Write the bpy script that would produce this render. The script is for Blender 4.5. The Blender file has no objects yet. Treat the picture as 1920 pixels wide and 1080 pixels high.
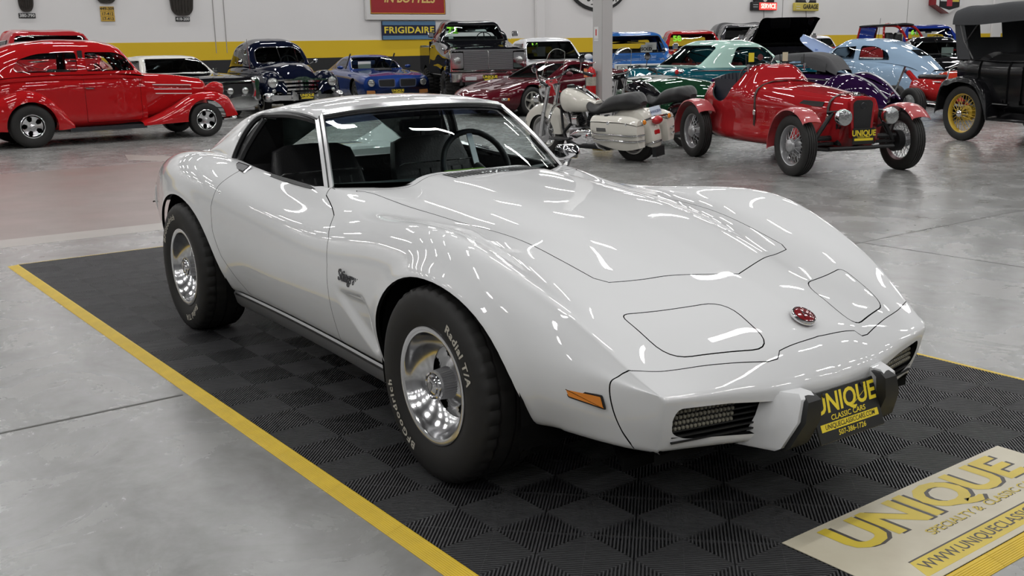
import bpy, math, random
import numpy as np
from mathutils import Vector, Matrix
random.seed(7)
SC = bpy.context.scene
COL = SC.collection
PI = math.pi
R = math.radians

# ---------------------------------------------------------------- camera
CAM_O = (2.56877, -1.48438, 1.44725)
CF = Vector((-0.78101482, 0.58189871, -0.22673716))
CR = Vector((0.60039831, 0.79953727, -0.01618734))
CU = Vector((-0.17186542, 0.14877516, 0.97382146))
cam = bpy.data.cameras.new('camera')
cam.sensor_fit = 'HORIZONTAL'; cam.sensor_width = 36.0
cam.lens = 36.0 * 1943.497 / 1920.0
cam.clip_end = 300
camo = bpy.data.objects.new('camera', cam); COL.objects.link(camo)
mw = Matrix((CR, CU, -CF)).transposed().to_4x4(); mw.translation = CAM_O
camo.matrix_world = mw
SC.camera = camo

# ---------------------------------------------------------------- world, lamps, exposure
SC.view_settings.view_transform = 'Standard'
SC.view_settings.look = 'None'
SC.view_settings.gamma = 1.0
SC.view_settings.use_curve_mapping = False
SC.view_settings.exposure = 0.0
SC.cycles.max_bounces = 5
SC.cycles.diffuse_bounces = 2
SC.cycles.glossy_bounces = 3
SC.cycles.transmission_bounces = 4
SC.cycles.transparent_max_bounces = 10
SC.cycles.use_adaptive_sampling = True
SC.cycles.adaptive_threshold = 0.04
SC.cycles.adaptive_min_samples = 12
SC.cycles.sample_clamp_indirect = 6.0
SC.cycles.caustics_reflective = False
SC.cycles.caustics_refractive = False
SC.cycles.use_denoising = True
W = bpy.data.worlds.new('world'); SC.world = W; W.use_nodes = True
W.node_tree.nodes['Background'].inputs[0].default_value = (0.80, 0.82, 0.85, 1)
W.node_tree.nodes['Background'].inputs[1].default_value = 0.35
LAMP_Z = 6.2
LAMP_W = 42.0
lampd = bpy.data.lights.new('ceiling_lamp', 'AREA')
lampd.shape = 'RECTANGLE'; lampd.size = 0.14; lampd.size_y = 1.25
lampd.energy = LAMP_W; lampd.color = (1.0, 0.995, 0.985)
for ix in range(-4, 7):
    for iy in range(-4, 18):
        X0 = -11.5 + 3.9 * ix; Y0 = 1.1 + 3.2 * iy
        if ix % 2: Y0 += 0.0
        if Y0 > 36 and X0 > -8: continue
        for s in (0.0,):
            o = bpy.data.objects.new('ceiling_lamp', lampd); COL.objects.link(o)
            o.location = (X0 + s, Y0, LAMP_Z)

# ---------------------------------------------------------------- materials
MATS = {}
def mat(name, col=(0.8, 0.8, 0.8), rough=0.5, metal=0.0, coat=0.0, coat_r=0.03, spec=0.5, noise=0.0, nscale=8.0,
        bump=0.0, bscale=60.0, trans=0.0, ior=1.45, emit=None, estr=0.0, alpha=1.0, col2=None, nrough=0.0, sheen=0.0):
    if name in MATS: return MATS[name]
    m = bpy.data.materials.new(name); m.use_nodes = True
    nt = m.node_tree; b = nt.nodes['Principled BSDF']
    I = b.inputs
    I['Base Color'].default_value = (*col, 1); I['Roughness'].default_value = rough; I['Metallic'].default_value = metal
    I['Coat Weight'].default_value = coat; I['Coat Roughness'].default_value = coat_r
    I['Specular IOR Level'].default_value = spec; I['Transmission Weight'].default_value = trans; I['IOR'].default_value = ior
    I['Alpha'].default_value = alpha
    if emit: I['Emission Color'].default_value = (*emit, 1); I['Emission Strength'].default_value = estr
    if sheen: I['Sheen Weight'].default_value = sheen
    if noise or bump or nrough:
        tc = nt.nodes.new('ShaderNodeTexCoord')
    if noise or nrough:
        n = nt.nodes.new('ShaderNodeTexNoise'); n.inputs['Scale'].default_value = nscale; n.inputs['Detail'].default_value = 6
        nt.links.new(tc.outputs['Object'], n.inputs['Vector'])
        if noise:
            mx = nt.nodes.new('ShaderNodeMix'); mx.data_type = 'RGBA'
            c2 = col2 if col2 else tuple(max(0, c * (1 - noise)) for c in col)
            mx.inputs[6].default_value = (*col, 1); mx.inputs[7].default_value = (*c2, 1)
            nt.links.new(n.outputs['Fac'], mx.inputs[0]); nt.links.new(mx.outputs[2], I['Base Color'])
        if nrough:
            mr = nt.nodes.new('ShaderNodeMapRange'); mr.inputs[3].default_value = rough; mr.inputs[4].default_value = rough + nrough
            nt.links.new(n.outputs['Fac'], mr.inputs[0]); nt.links.new(mr.outputs[0], I['Roughness'])
    if bump:
        n2 = nt.nodes.new('ShaderNodeTexNoise'); n2.inputs['Scale'].default_value = bscale; n2.inputs['Detail'].default_value = 3
        nt.links.new(tc.outputs['Object'], n2.inputs['Vector'])
        bp = nt.nodes.new('ShaderNodeBump'); bp.inputs['Strength'].default_value = bump; bp.inputs['Distance'].default_value = 0.01
        nt.links.new(n2.outputs['Fac'], bp.inputs['Height']); nt.links.new(bp.outputs['Normal'], I['Normal'])
    MATS[name] = m
    return m
def paint(name, col, rough=0.35, **k): return mat(name, col, rough=rough, coat=1.0, coat_r=0.02, spec=0.0, **k)
CHROME = mat('chrome', (0.78, 0.78, 0.79), rough=0.07, metal=1.0)
ALU = mat('polished_aluminium', (0.72, 0.72, 0.73), rough=0.16, metal=1.0)
STEEL = mat('dull_steel', (0.42, 0.42, 0.43), rough=0.38, metal=1.0)
RUBBER = mat('tyre_rubber', (0.018, 0.017, 0.016), rough=0.62, noise=0.35, nscale=30)
BLACK = mat('black_plastic', (0.012, 0.012, 0.013), rough=0.45)
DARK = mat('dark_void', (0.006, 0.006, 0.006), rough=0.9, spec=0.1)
GLOSSBLK = paint('black_paint', (0.006, 0.006, 0.008), rough=0.3)
LEATHER = mat('black_leather', (0.014, 0.014, 0.015), rough=0.42, bump=0.15, bscale=90)
TYREWHITE = mat('tyre_lettering', (0.50, 0.47, 0.40), rough=0.7)
LENS = mat('headlamp_lens', (0.62, 0.63, 0.62), rough=0.08, metal=0.85, bump=0.35, bscale=45)
AMBER = mat('amber_lens', (0.75, 0.24, 0.02), rough=0.15, coat=0.6)
REDLENS = mat('red_lens', (0.45, 0.012, 0.015), rough=0.12, coat=0.8)
YELLOW = mat('plate_yellow', (0.80, 0.62, 0.03), rough=0.5)
PLATEBLK = mat('plate_black', (0.015, 0.015, 0.013), rough=0.4)
WHITEPL = mat('white_print', (0.75, 0.75, 0.74), rough=0.5)
NEON = mat('window_paint_green', (0.30, 0.85, 0.03), rough=0.6)
def glass(name, tint=(0.8, 0.9, 0.88), alpha=0.82):
    """thin window glass: mostly clear, tinted, mirror-like at grazing angles"""
    if name in MATS: return MATS[name]
    m = bpy.data.materials.new(name); m.use_nodes = True
    nt = m.node_tree; nt.nodes.clear()
    out = nt.nodes.new('ShaderNodeOutputMaterial')
    tr = nt.nodes.new('ShaderNodeBsdfTransparent'); tr.inputs[0].default_value = (*[c * alpha for c in tint], 1)
    gl = nt.nodes.new('ShaderNodeBsdfGlossy'); gl.inputs['Roughness'].default_value = 0.01
    fr = nt.nodes.new('ShaderNodeFresnel'); fr.inputs[0].default_value = 1.52
    mx = nt.nodes.new('ShaderNodeMixShader')
    nt.links.new(fr.outputs[0], mx.inputs[0]); nt.links.new(tr.outputs[0], mx.inputs[1]); nt.links.new(gl.outputs[0], mx.inputs[2])
    nt.links.new(mx.outputs[0], out.inputs[0])
    MATS[name] = m
    return m
GLASS = glass('window_glass', (0.80, 0.92, 0.88), 0.80)
GLASSDK = glass('dark_glass', (0.45, 0.50, 0.50), 0.45)
GLASSCL = glass('clear_glass', (0.93, 0.95, 0.94), 0.93)

# ---------------------------------------------------------------- geometry helpers
class Mesh:
    """plain vertex / face lists with optional vertex normals"""
    def __init__(s, V=None, F=None): s.V = [tuple(map(float, v)) for v in V] if V is not None else []; s.F = [tuple(f) for f in F] if F is not None else []; s.N = None; s.f0 = None
    def add(s, V, F):
        o = len(s.V); s.V.extend(tuple(map(float, v)) for v in V); s.F.extend(tuple(i + o for i in f) for f in F); return s
    def join(s, *ms):
        for m in ms: s.add(m.V, m.F)
        return s
    def xf(s, M):
        A = np.array(M); v = np.array(s.V) @ A[:3, :3].T + A[:3, 3]; s.V = [tuple(p) for p in v]
        if np.linalg.det(A[:3, :3]) < 0: s.F = [f[::-1] for f in s.F]
        return s
    def mv(s, x=0, y=0, z=0): return s.xf(Matrix.Translation((x, y, z)))
    def rot(s, a, ax): return s.xf(Matrix.Rotation(a, 4, ax))
    def scale(s, x, y=None, z=None):
        y = x if y is None else y; z = x if z is None else z
        return s.xf(Matrix.Diagonal((x, y, z, 1)))
    def copy(s):
        m = Mesh(); m.V = list(s.V); m.F = list(s.F); m.N = None if s.N is None else s.N; return m
    def mirror(s):
        m = s.copy(); m.V = [(x, -y, z) for x, y, z in m.V]; m.F = [f[::-1] for f in m.F]; return s.join(m)
    def mirrored(s):
        m = s.copy(); m.V = [(x, -y, z) for x, y, z in m.V]; m.F = [f[::-1] for f in m.F]; return m
    def weld(s, d=1e-4):
        key = {}; idx = []; V = []
        for v in s.V:
            k = (round(v[0] / d), round(v[1] / d), round(v[2] / d))
            if k not in key: key[k] = len(V); V.append(v)
            idx.append(key[k])
        F = []
        for f in s.F:
            g = []
            for i in f:
                j = idx[i]
                if not g or g[-1] != j: g.append(j)
            if len(g) > 1 and g[0] == g[-1]: g.pop()
            if len(g) > 2: F.append(tuple(g))
        s.V = V; s.F = F; return s
    def pad(s):
        L = max(map(len, s.F)); return np.array([f + (f[-1],) * (L - len(f)) for f in s.F])
    def cen(s): return np.array(s.V)[s.pad()].mean(1)
    def normals(s):
        V = np.array(s.V); N = np.zeros_like(V); I = s.pad()
        n = np.cross(V[I[:, 2]] - V[I[:, 0]], V[I[:, min(3, I.shape[1] - 1)]] - V[I[:, 1]])
        for k in range(min(4, I.shape[1])): np.add.at(N, I[:, k], n)
        if I.shape[1] > 4:
            for k in range(4, I.shape[1]): np.add.at(N, I[:, k], n)
        N /= np.maximum(np.linalg.norm(N, axis=1, keepdims=True), 1e-12)
        return N
    def smooth(s, it=3, w=0.5, fix=None):
        V = np.array(s.V); n = len(V)
        e = set()
        for f in s.F:
            for a, b in zip(f, f[1:] + f[:1]): e.add((min(a, b), max(a, b)))
        e = np.array(list(e))
        cnt = {}
        for f in s.F:
            for a, b in zip(f, f[1:] + f[:1]):
                k = (min(a, b), max(a, b)); cnt[k] = cnt.get(k, 0) + 1
        bd = np.zeros(n, bool)
        for (a, b), c in cnt.items():
            if c == 1: bd[a] = bd[b] = True
        if fix is not None: bd |= fix
        deg = np.zeros(n); np.add.at(deg, e[:, 0], 1); np.add.at(deg, e[:, 1], 1)
        for _ in range(it):
            S = np.zeros_like(V); np.add.at(S, e[:, 0], V[e[:, 1]]); np.add.at(S, e[:, 1], V[e[:, 0]])
            T = V + w * (S / np.maximum(deg, 1)[:, None] - V)
            T[bd] = V[bd]; V = T
        s.V = [tuple(v) for v in V]; return s
    def cut(s, poly, ax=(0, 2), cond=None):
        """cut the mesh along a closed 2D polygon seen along one axis; returns the face mask inside it"""
        if s.N is None: s.N = [tuple(n) for n in s.normals()]
        poly = [tuple(p) for p in poly]; a0, a1 = ax
        V = np.array(s.V)[:, list(ax)]
        C = s.cen(); I = s.pad()
        ok = np.ones(len(s.F), bool) if cond is None else np.array([bool(c) for c in map(cond, C.tolist())])
        lo = V[I].min(1); hi = V[I].max(1)
        cand = np.zeros(len(s.F), bool)
        segs = list(zip(poly, poly[1:] + poly[:1]))
        for p, q in segs:
            l = np.minimum(p, q) - 1e-6; h = np.maximum(p, q) + 1e-6
            cand |= (lo <= h).all(1) & (hi >= l).all(1)
        cand &= ok
        work = [s.F[i] for i in np.nonzero(cand)[0]]
        keep = [s.F[i] for i in np.nonzero(~cand)[0]]
        VV = s.V; NN = s.N; cache = {}
        for p, q in segs:
            px, py = p; dx, dy = q[0] - px, q[1] - py
            L = math.hypot(dx, dy)
            if L < 1e-9: continue
            dx /= L; dy /= L
            out = []
            for f in work:
                d = []; t = []
                for i in f:
                    ux = VV[i][a0] - px; uy = VV[i][a1] - py
                    d.append(ux * dy - uy * dx); t.append(ux * dx + uy * dy)
                if max(d) < 1e-7 or min(d) > -1e-7 or max(t) < -1e-6 or min(t) > L + 1e-6: out.append(f); continue
                A = []; B = []
                n = len(f); hit = False
                for k in range(n):
                    i, j = f[k], f[(k + 1) % n]; di, dj = d[k], d[(k + 1) % n]
                    if di >= -1e-7: A.append(i)
                    if di <= 1e-7: B.append(i)
                    if (di > 1e-7 and dj < -1e-7) or (di < -1e-7 and dj > 1e-7):
                        key = (min(i, j), max(i, j), p, q)
                        if key not in cache:
                            r = di / (di - dj)
                            cache[key] = len(VV)
                            VV.append(tuple(VV[i][c] + r * (VV[j][c] - VV[i][c]) for c in range(3)))
                            NN.append(tuple(NN[i][c] + r * (NN[j][c] - NN[i][c]) for c in range(3)))
                        A.append(cache[key]); B.append(cache[key])
                if len(A) > 2: out.append(tuple(A))
                if len(B) > 2: out.append(tuple(B))
            work = out
        s.F = keep + work
        return s.inside(poly, ax, cond)
    def inside(s, poly, ax=(0, 2), cond=None):
        C = s.cen()
        x, y = C[:, ax[0]], C[:, ax[1]]; r = np.zeros(len(C), bool)
        for (x0, y0), (x1, y1) in zip(poly, list(poly[1:]) + [poly[0]]):
            if y0 == y1: continue
            c = ((y0 > y) != (y1 > y)) & (x < (x1 - x0) * (y - y0) / (y1 - y0) + x0)
            r ^= c
        if cond is not None: r &= np.array([bool(c) for c in map(cond, C.tolist())])
        return r
    def take(s, mask, remove=True):
        """pull the masked faces out as a mesh of their own"""
        m = Mesh(); mp = {}
        if s.N is None: s.N = [tuple(n) for n in s.normals()]
        m.N = []
        for k in np.nonzero(mask)[0]:
            g = []
            for i in s.F[k]:
                if i not in mp: mp[i] = len(m.V); m.V.append(s.V[i]); m.N.append(s.N[i])
                g.append(mp[i])
            m.F.append(tuple(g))
        if remove: s.F = [s.F[k] for k in np.nonzero(~mask)[0]]
        return m
    def panel(s, poly, ax, cond=None, gap=0.003):
        """cut out a panel with an open seam of the given width around it"""
        inner = offset_poly(poly, gap)
        mk = s.cut(poly, ax, cond)
        p = s.take(mk)
        mk = p.cut(inner, ax, None)
        return p.take(mk)
    def edges1(s):
        c = {}
        for f in s.F:
            for a, b in zip(f, f[1:] + f[:1]):
                k = (min(a, b), max(a, b))
                c[k] = None if k in c else (a, b)
        return [v for v in c.values() if v]
    def flange(s, depth=0.012, sel=None, direction=None):
        """fold every open edge inwards"""
        if s.N is None: s.N = [tuple(n) for n in s.normals()]
        mp = {}; s.f0 = len(s.F)
        for a, b in s.edges1():
            if sel and not (sel(s.V[a]) and sel(s.V[b])): continue
            for i in (a, b):
                if i not in mp:
                    mp[i] = len(s.V); n = direction if direction else s.N[i]
                    s.V.append(tuple(s.V[i][c] - depth * n[c] for c in range(3))); s.N.append(s.N[i])
            s.F.append((b, a, mp[a], mp[b]))
        return s
    def thick(s, t):
        """give a sheet a thickness (inwards)"""
        N = s.normals(); n = len(s.V); ed = s.edges1()
        V2 = [tuple(np.array(v) - t * N[i]) for i, v in enumerate(s.V)]
        F2 = [tuple(i + n for i in f[::-1]) for f in s.F]
        s.V = list(s.V) + V2; s.F = list(s.F) + F2 + [(b, a, a + n, b + n) for a, b in ed]; s.N = None
        return s

def offset_poly(poly, d):
    P = np.array(poly, float); n = len(P)
    area = 0.5 * sum(P[i][0] * P[(i + 1) % n][1] - P[(i + 1) % n][0] * P[i][1] for i in range(n))
    sg = 1 if area > 0 else -1
    out = []
    for i in range(n):
        a, b, c = P[i - 1], P[i], P[(i + 1) % n]
        e1 = (b - a) / max(np.linalg.norm(b - a), 1e-9); e2 = (c - b) / max(np.linalg.norm(c - b), 1e-9)
        n1 = np.array([-e1[1], e1[0]]) * sg; n2 = np.array([-e2[1], e2[0]]) * sg
        m = n1 + n2; L = m @ m
        m = m * (2.0 / L) if L > 0.3 else n1
        out.append(tuple(b + d * m))
    return out
def round_poly(pts, r, n=5):
    """polygon with rounded corners; r a number or one radius per corner"""
    P = [np.array(p, float) for p in pts]; N = len(P); out = []
    for i in range(N):
        a, b, c = P[i - 1], P[i], P[(i + 1) % N]
        ri = r[i] if isinstance(r, (list, tuple)) else r
        la, lc = np.linalg.norm(a - b), np.linalg.norm(c - b)
        d = min(ri, 0.48 * la, 0.48 * lc)
        if d < 1e-6: out.append(tuple(b)); continue
        p0 = b + (a - b) / la * d; p2 = b + (c - b) / lc * d
        for k in range(n + 1):
            t = k / n; out.append(tuple((1 - t) ** 2 * p0 + 2 * t * (1 - t) * b + t * t * p2))
    return out
def crom(t, P, tq):
    """cubic interpolation through knots (t,P) at tq, non-uniform Catmull-Rom tangents"""
    t = np.asarray(t, float); P = np.asarray(P, float); tq = np.asarray(tq, float)
    if P.ndim == 1: P = P[:, None]
    n = len(t); h = np.diff(t); s = np.diff(P, axis=0) / h[:, None]
    m = np.zeros_like(P)
    m[0] = s[0]; m[-1] = s[-1]
    for i in range(1, n - 1): m[i] = (h[i] * s[i - 1] + h[i - 1] * s[i]) / (h[i - 1] + h[i])
    k = np.clip(np.searchsorted(t, tq, 'right') - 1, 0, n - 2)
    u = ((tq - t[k]) / h[k])[:, None]; H = h[k][:, None]
    return (2 * u**3 - 3 * u**2 + 1) * P[k] + (u**3 - 2 * u**2 + u) * H * m[k] + (-2 * u**3 + 3 * u**2) * P[k + 1] + (u**3 - u**2) * H * m[k + 1]
def curve(pts, n, closed=False):
    P = np.array(pts, float)
    if closed: P = np.vstack([P[-2:], P, P[:3]])
    d = np.sqrt(np.maximum(np.linalg.norm(np.diff(P, axis=0), axis=1), 1e-6)); t = np.concatenate([[0], np.cumsum(d)])
    if closed:
        q = np.linspace(t[2], t[-3], n, endpoint=False)
    else: q = np.linspace(0, t[-1], n)
    return crom(t, P, q)
def grid(G, wrap_u=False, wrap_v=False, flip=False):
    """faces over a (nu,nv,3) array of points"""
    G = np.asarray(G); nu, nv = G.shape[:2]
    F = []
    for i in range(nu if wrap_u else nu - 1):
        for j in range(nv if wrap_v else nv - 1):
            a, b, c, d = i * nv + j, ((i + 1) % nu) * nv + j, ((i + 1) % nu) * nv + (j + 1) % nv, i * nv + (j + 1) % nv
            F.append((a, d, c, b) if flip else (a, b, c, d))
    return Mesh(G.reshape(-1, 3), F)
def net(P, nu, nv, flip=False, su=None, sv=None):
    """smooth patch through a (m,n,3) control net"""
    P = np.asarray(P, float); m, n = P.shape[:2]
    tu = np.arange(m) if su is None else np.asarray(su); tv = np.arange(n) if sv is None else np.asarray(sv)
    A = crom(tu, P.reshape(m, -1), np.linspace(tu[0], tu[-1], nu)).reshape(nu, n, 3)
    B = crom(tv, A.transpose(1, 0, 2).reshape(n, -1), np.linspace(tv[0], tv[-1], nv)).reshape(nv, nu, 3).transpose(1, 0, 2)
    return grid(B, flip=flip)
def loft(sec, nu=40, nv=24, mirror=True, cap0=False, cap1=False, flip=False):
    """sec: list of (x, [(y,z),...]) half sections from the bottom to the top; smooth in both directions"""
    xs = [s[0] for s in sec]
    P = np.array([[(s[0], *p) for p in s[1]] for s in sec], float)
    tu = np.concatenate([[0], np.cumsum(np.maximum(np.abs(np.diff(xs)), 0.02))])
    dv = np.linalg.norm(np.diff(P, axis=1), axis=2).mean(0); tv = np.concatenate([[0], np.cumsum(np.maximum(dv, 0.01))])
    m = net(P, nu, nv, flip, tu, tv)
    n0 = [k for k in range(nv)]; n1 = [(nu - 1) * nv + k for k in range(nv)]
    if mirror:
        m2 = m.mirrored(); k = len(m.V); m.join(m2)
        if cap0: m.F.append(tuple(n0 + [i + k for i in n0[::-1]]))
        if cap1: m.F.append(tuple((n1 + [i + k for i in n1[::-1]])[::-1]))
        m.weld()
    else:
        if cap0: m.F.append(tuple(n0))
        if cap1: m.F.append(tuple(n1[::-1]))
    return m
def box(cx, cy, cz, sx, sy, sz, bev=0.0):
    """box by centre and size, edges chamfered when bev > 0"""
    hx, hy, hz = sx / 2, sy / 2, sz / 2
    if bev <= 0:
        V = [(cx + a * hx, cy + b * hy, cz + c * hz) for a in (-1, 1) for b in (-1, 1) for c in (-1, 1)]
        F = [(0, 1, 3, 2), (4, 6, 7, 5), (0, 4, 5, 1), (2, 3, 7, 6), (0, 2, 6, 4), (1, 5, 7, 3)]
        return Mesh(V, F)
    b = min(bev, hx * .95, hy * .95, hz * .95)
    V = []; ix = {}
    for a in (-1, 1):
        for q in (-1, 1):
            for c in (-1, 1):
                for k in range(3):
                    v = [a * (hx - b), q * (hy - b), c * (hz - b)]
                    v[k] = (a * hx, q * hy, c * hz)[k]
                    ix[(a, q, c, k)] = len(V); V.append((cx + v[0], cy + v[1], cz + v[2]))
    F = []
    for s in (-1, 1):
        f = [ix[(s, -1, -1, 0)], ix[(s, 1, -1, 0)], ix[(s, 1, 1, 0)], ix[(s, -1, 1, 0)]]; F.append(tuple(f if s > 0 else f[::-1]))
        f = [ix[(-1, s, -1, 1)], ix[(-1, s, 1, 1)], ix[(1, s, 1, 1)], ix[(1, s, -1, 1)]]; F.append(tuple(f if s > 0 else f[::-1]))
        f = [ix[(-1, -1, s, 2)], ix[(1, -1, s, 2)], ix[(1, 1, s, 2)], ix[(-1, 1, s, 2)]]; F.append(tuple(f if s > 0 else f[::-1]))
    for s in (-1, 1):
        for t in (-1, 1):
            f = [ix[(s, t, -1, 0)], ix[(s, t, -1, 1)], ix[(s, t, 1, 1)], ix[(s, t, 1, 0)]]; F.append(tuple(f if s * t > 0 else f[::-1]))
            f = [ix[(s, -1, t, 2)], ix[(s, -1, t, 0)], ix[(s, 1, t, 0)], ix[(s, 1, t, 2)]]; F.append(tuple(f[::-1] if s * t > 0 else f))
            f = [ix[(-1, s, t, 1)], ix[(-1, s, t, 2)], ix[(1, s, t, 2)], ix[(1, s, t, 1)]]; F.append(tuple(f if s * t > 0 else f[::-1]))
    for a in (-1, 1):
        for q in (-1, 1):
            for c in (-1, 1):
                f = [ix[(a, q, c, 0)], ix[(a, q, c, 1)], ix[(a, q, c, 2)]]; F.append(tuple(f if a * q * c > 0 else f[::-1]))
    return Mesh(V, F)
def lathe(prof, n=32, axis='Y', closed=False):
    """revolve (radius, offset) pairs about an axis through the origin"""
    pr = list(prof); G = []
    for k in range(n):
        a = 2 * PI * k / n; c, s = math.cos(a), math.sin(a)
        G.append([{'Y': (r * c, h, r * s), 'X': (h, r * c, r * s), 'Z': (r * c, r * s, h)}[axis] for r, h in pr])
    m = grid(np.array(G), wrap_u=True, wrap_v=closed)
    return m.weld(1e-6)
def tube(pts, r, n=10, closed=False, cap=True):
    """round tube along a polyline; r a number or a radius per point"""
    P = np.array(pts, float); k = len(P); rr = np.full(k, r, float) if np.isscalar(r) else np.array(r, float)
    T = np.gradient(P, axis=0) if not closed else (np.roll(P, -1, 0) - np.roll(P, 1, 0))
    T /= np.maximum(np.linalg.norm(T, axis=1, keepdims=True), 1e-9)
    up = np.array([0, 0, 1.0]) if abs(T[0][2]) < 0.9 else np.array([1.0, 0, 0])
    G = []; a = np.cross(T[0], up); a /= max(np.linalg.norm(a), 1e-9)
    for i in range(k):
        a = a - T[i] * (a @ T[i]); a /= max(np.linalg.norm(a), 1e-9); b = np.cross(T[i], a)
        G.append([P[i] + rr[i] * (math.cos(q) * a + math.sin(q) * b) for q in np.linspace(0, 2 * PI, n, endpoint=False)])
    m = grid(np.array(G), wrap_u=closed, wrap_v=True, flip=True)
    if cap and not closed:
        m.F.append(tuple(range(n))); m.F.append(tuple(range((k - 1) * n, k * n))[::-1])
    return m
def strip(pts, nrm, w, t):
    """flat bar of width w and thickness t along pts; nrm = face normal (one or per point)"""
    P = np.array(pts, float); k = len(P); Nn = np.array(nrm, float)
    if Nn.ndim == 1: Nn = np.repeat(Nn[None], k, 0)
    T = np.gradient(P, axis=0); T /= np.linalg.norm(T, axis=1, keepdims=True)
    B = np.cross(T, Nn); B /= np.linalg.norm(B, axis=1, keepdims=True); Nn = np.cross(B, T)
    G = np.stack([P - B * w / 2, P - B * w / 2 + Nn * t, P + B * w / 2 + Nn * t, P + B * w / 2], 1)
    m = grid(G, wrap_v=True)
    m.F.append((0, 3, 2, 1)); m.F.append(tuple(4 * (k - 1) + i for i in (0, 1, 2, 3)))
    return m
def prism(poly, z0, z1, ax='Z'):
    """extrude a 2D polygon; ax = direction of extrusion"""
    n = len(poly)
    def p(a, b, c): return {'Z': (a, b, c), 'Y': (a, c, b), 'X': (c, a, b)}[ax]
    V = [p(a, b, z0) for a, b in poly] + [p(a, b, z1) for a, b in poly]
    F = [tuple(range(n))[::-1], tuple(range(n, 2 * n))] + [(i, (i + 1) % n, n + (i + 1) % n, n + i) for i in range(n)]
    ar = sum(poly[i][0] * poly[(i + 1) % n][1] - poly[(i + 1) % n][0] * poly[i][1] for i in range(n))
    if (ar < 0) != (ax == 'Y'): F = [f[::-1] for f in F]
    return Mesh(V, F)
def sphere(cx, cy, cz, rx, ry=None, rz=None, n=16, m=10):
    ry = rx if ry is None else ry; rz = rx if rz is None else rz
    G = [[(cx + rx * math.cos(a) * math.sin(b), cy + ry * math.sin(a) * math.sin(b), cz - rz * math.cos(b)) for b in np.linspace(0, PI, m)] for a in np.linspace(0, 2 * PI, n, endpoint=False)]
    return grid(np.array(G), wrap_u=True).weld(1e-6)

def link(o): COL.objects.link(o); return o
def obj(name, m, material, parent=None, smooth=True, angle=38, label=None, loc=None, rotz=0.0):
    """one mesh object; children are placed in their parent's frame"""
    me = bpy.data.meshes.new(name)
    me.from_pydata(m.V, [], m.F)
    used = None
    if smooth:
        for p in me.polygons: p.use_smooth = True
        if m.N is not None and len(m.N) == len(me.vertices):
            me.normals_split_custom_set_from_vertices([tuple(n) for n in m.N])
        elif angle < 180: me.set_sharp_from_angle(angle=R(angle))
    if m.f0 is not None and isinstance(material, (list, tuple)):
        me.polygons.foreach_set('material_index', [0] * m.f0 + [1] * (len(m.F) - m.f0))
    me.validate(); me.update()
    for mm in (material if isinstance(material, (list, tuple)) else [material]): me.materials.append(mm)
    o = bpy.data.objects.new(name, me); link(o)
    if parent is not None: o.parent = parent
    if label: o['label'] = label
    if loc is not None: o.location = loc
    if rotz: o.rotation_euler.z = rotz
    return o
def thing(name, label, cat, loc=(0, 0, 0), rotz=0.0, group=None):
    o = bpy.data.objects.new(name, None); link(o); o.empty_display_size = 0.2
    o.location = loc; o.rotation_euler = (0, 0, rotz); o['label'] = label; o['category'] = cat
    if group: o['group'] = group
    return o
def tag(o, label, cat, group=None):
    o['label'] = label; o['category'] = cat
    if group: o['group'] = group
    return o
def struct(o): o['kind'] = 'structure'; return o
def dup(o, parent=None, loc=None, rot=None):
    c = o.copy(); link(c); c.parent = parent
    if loc is not None: c.location = loc
    if rot is not None: c.rotation_euler = rot
    for ch in list(o.children): dup(ch, c)
    return c
_txt = {}
def text_mesh(s, size=0.1, shear=0.0, depth=0.0, bold=0.0, wide=1.0, sp=1.0, align='CENTER'):
    """lettering lying in the XY plane, centred on the origin, reading along +X"""
    k = (s, size, shear, depth, bold, wide, sp, align)
    if k in _txt: return _txt[k].copy()
    c = bpy.data.curves.new('t', 'FONT'); c.body = s; c.size = size; c.shear = shear; c.extrude = depth
    c.space_character = sp; c.align_x = align; c.align_y = 'CENTER'; c.resolution_u = 3
    o = bpy.data.objects.new('t', c); me = o.to_mesh()
    bb = np.array([v.co[:] for v in me.vertices]); lo = bb.min(0) - bold * size * 1.3; hi = bb.max(0) + bold * size * 1.3
    o.to_mesh_clear(); c.offset = bold * size; me = o.to_mesh()
    m = Mesh([(min(max(v.co.x, lo[0]), hi[0]) * wide, min(max(v.co.y, lo[1]), hi[1]), v.co.z) for v in me.vertices], [tuple(p.vertices) for p in me.polygons])
    o.to_mesh_clear(); bpy.data.objects.remove(o); bpy.data.curves.remove(c)
    _txt[k] = m
    return m.copy()
def stand(m, face='X'):
    """turn XY lettering upright so that it faces +X, -X, +Y or -Y"""
    m.rot(PI / 2, 'X')                      # now reads along +X, faces -Y
    a = {'-Y': 0, 'X': PI / 2, 'Y': PI, '-X': -PI / 2}[face]
    return m.rot(a, 'Z')

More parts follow.
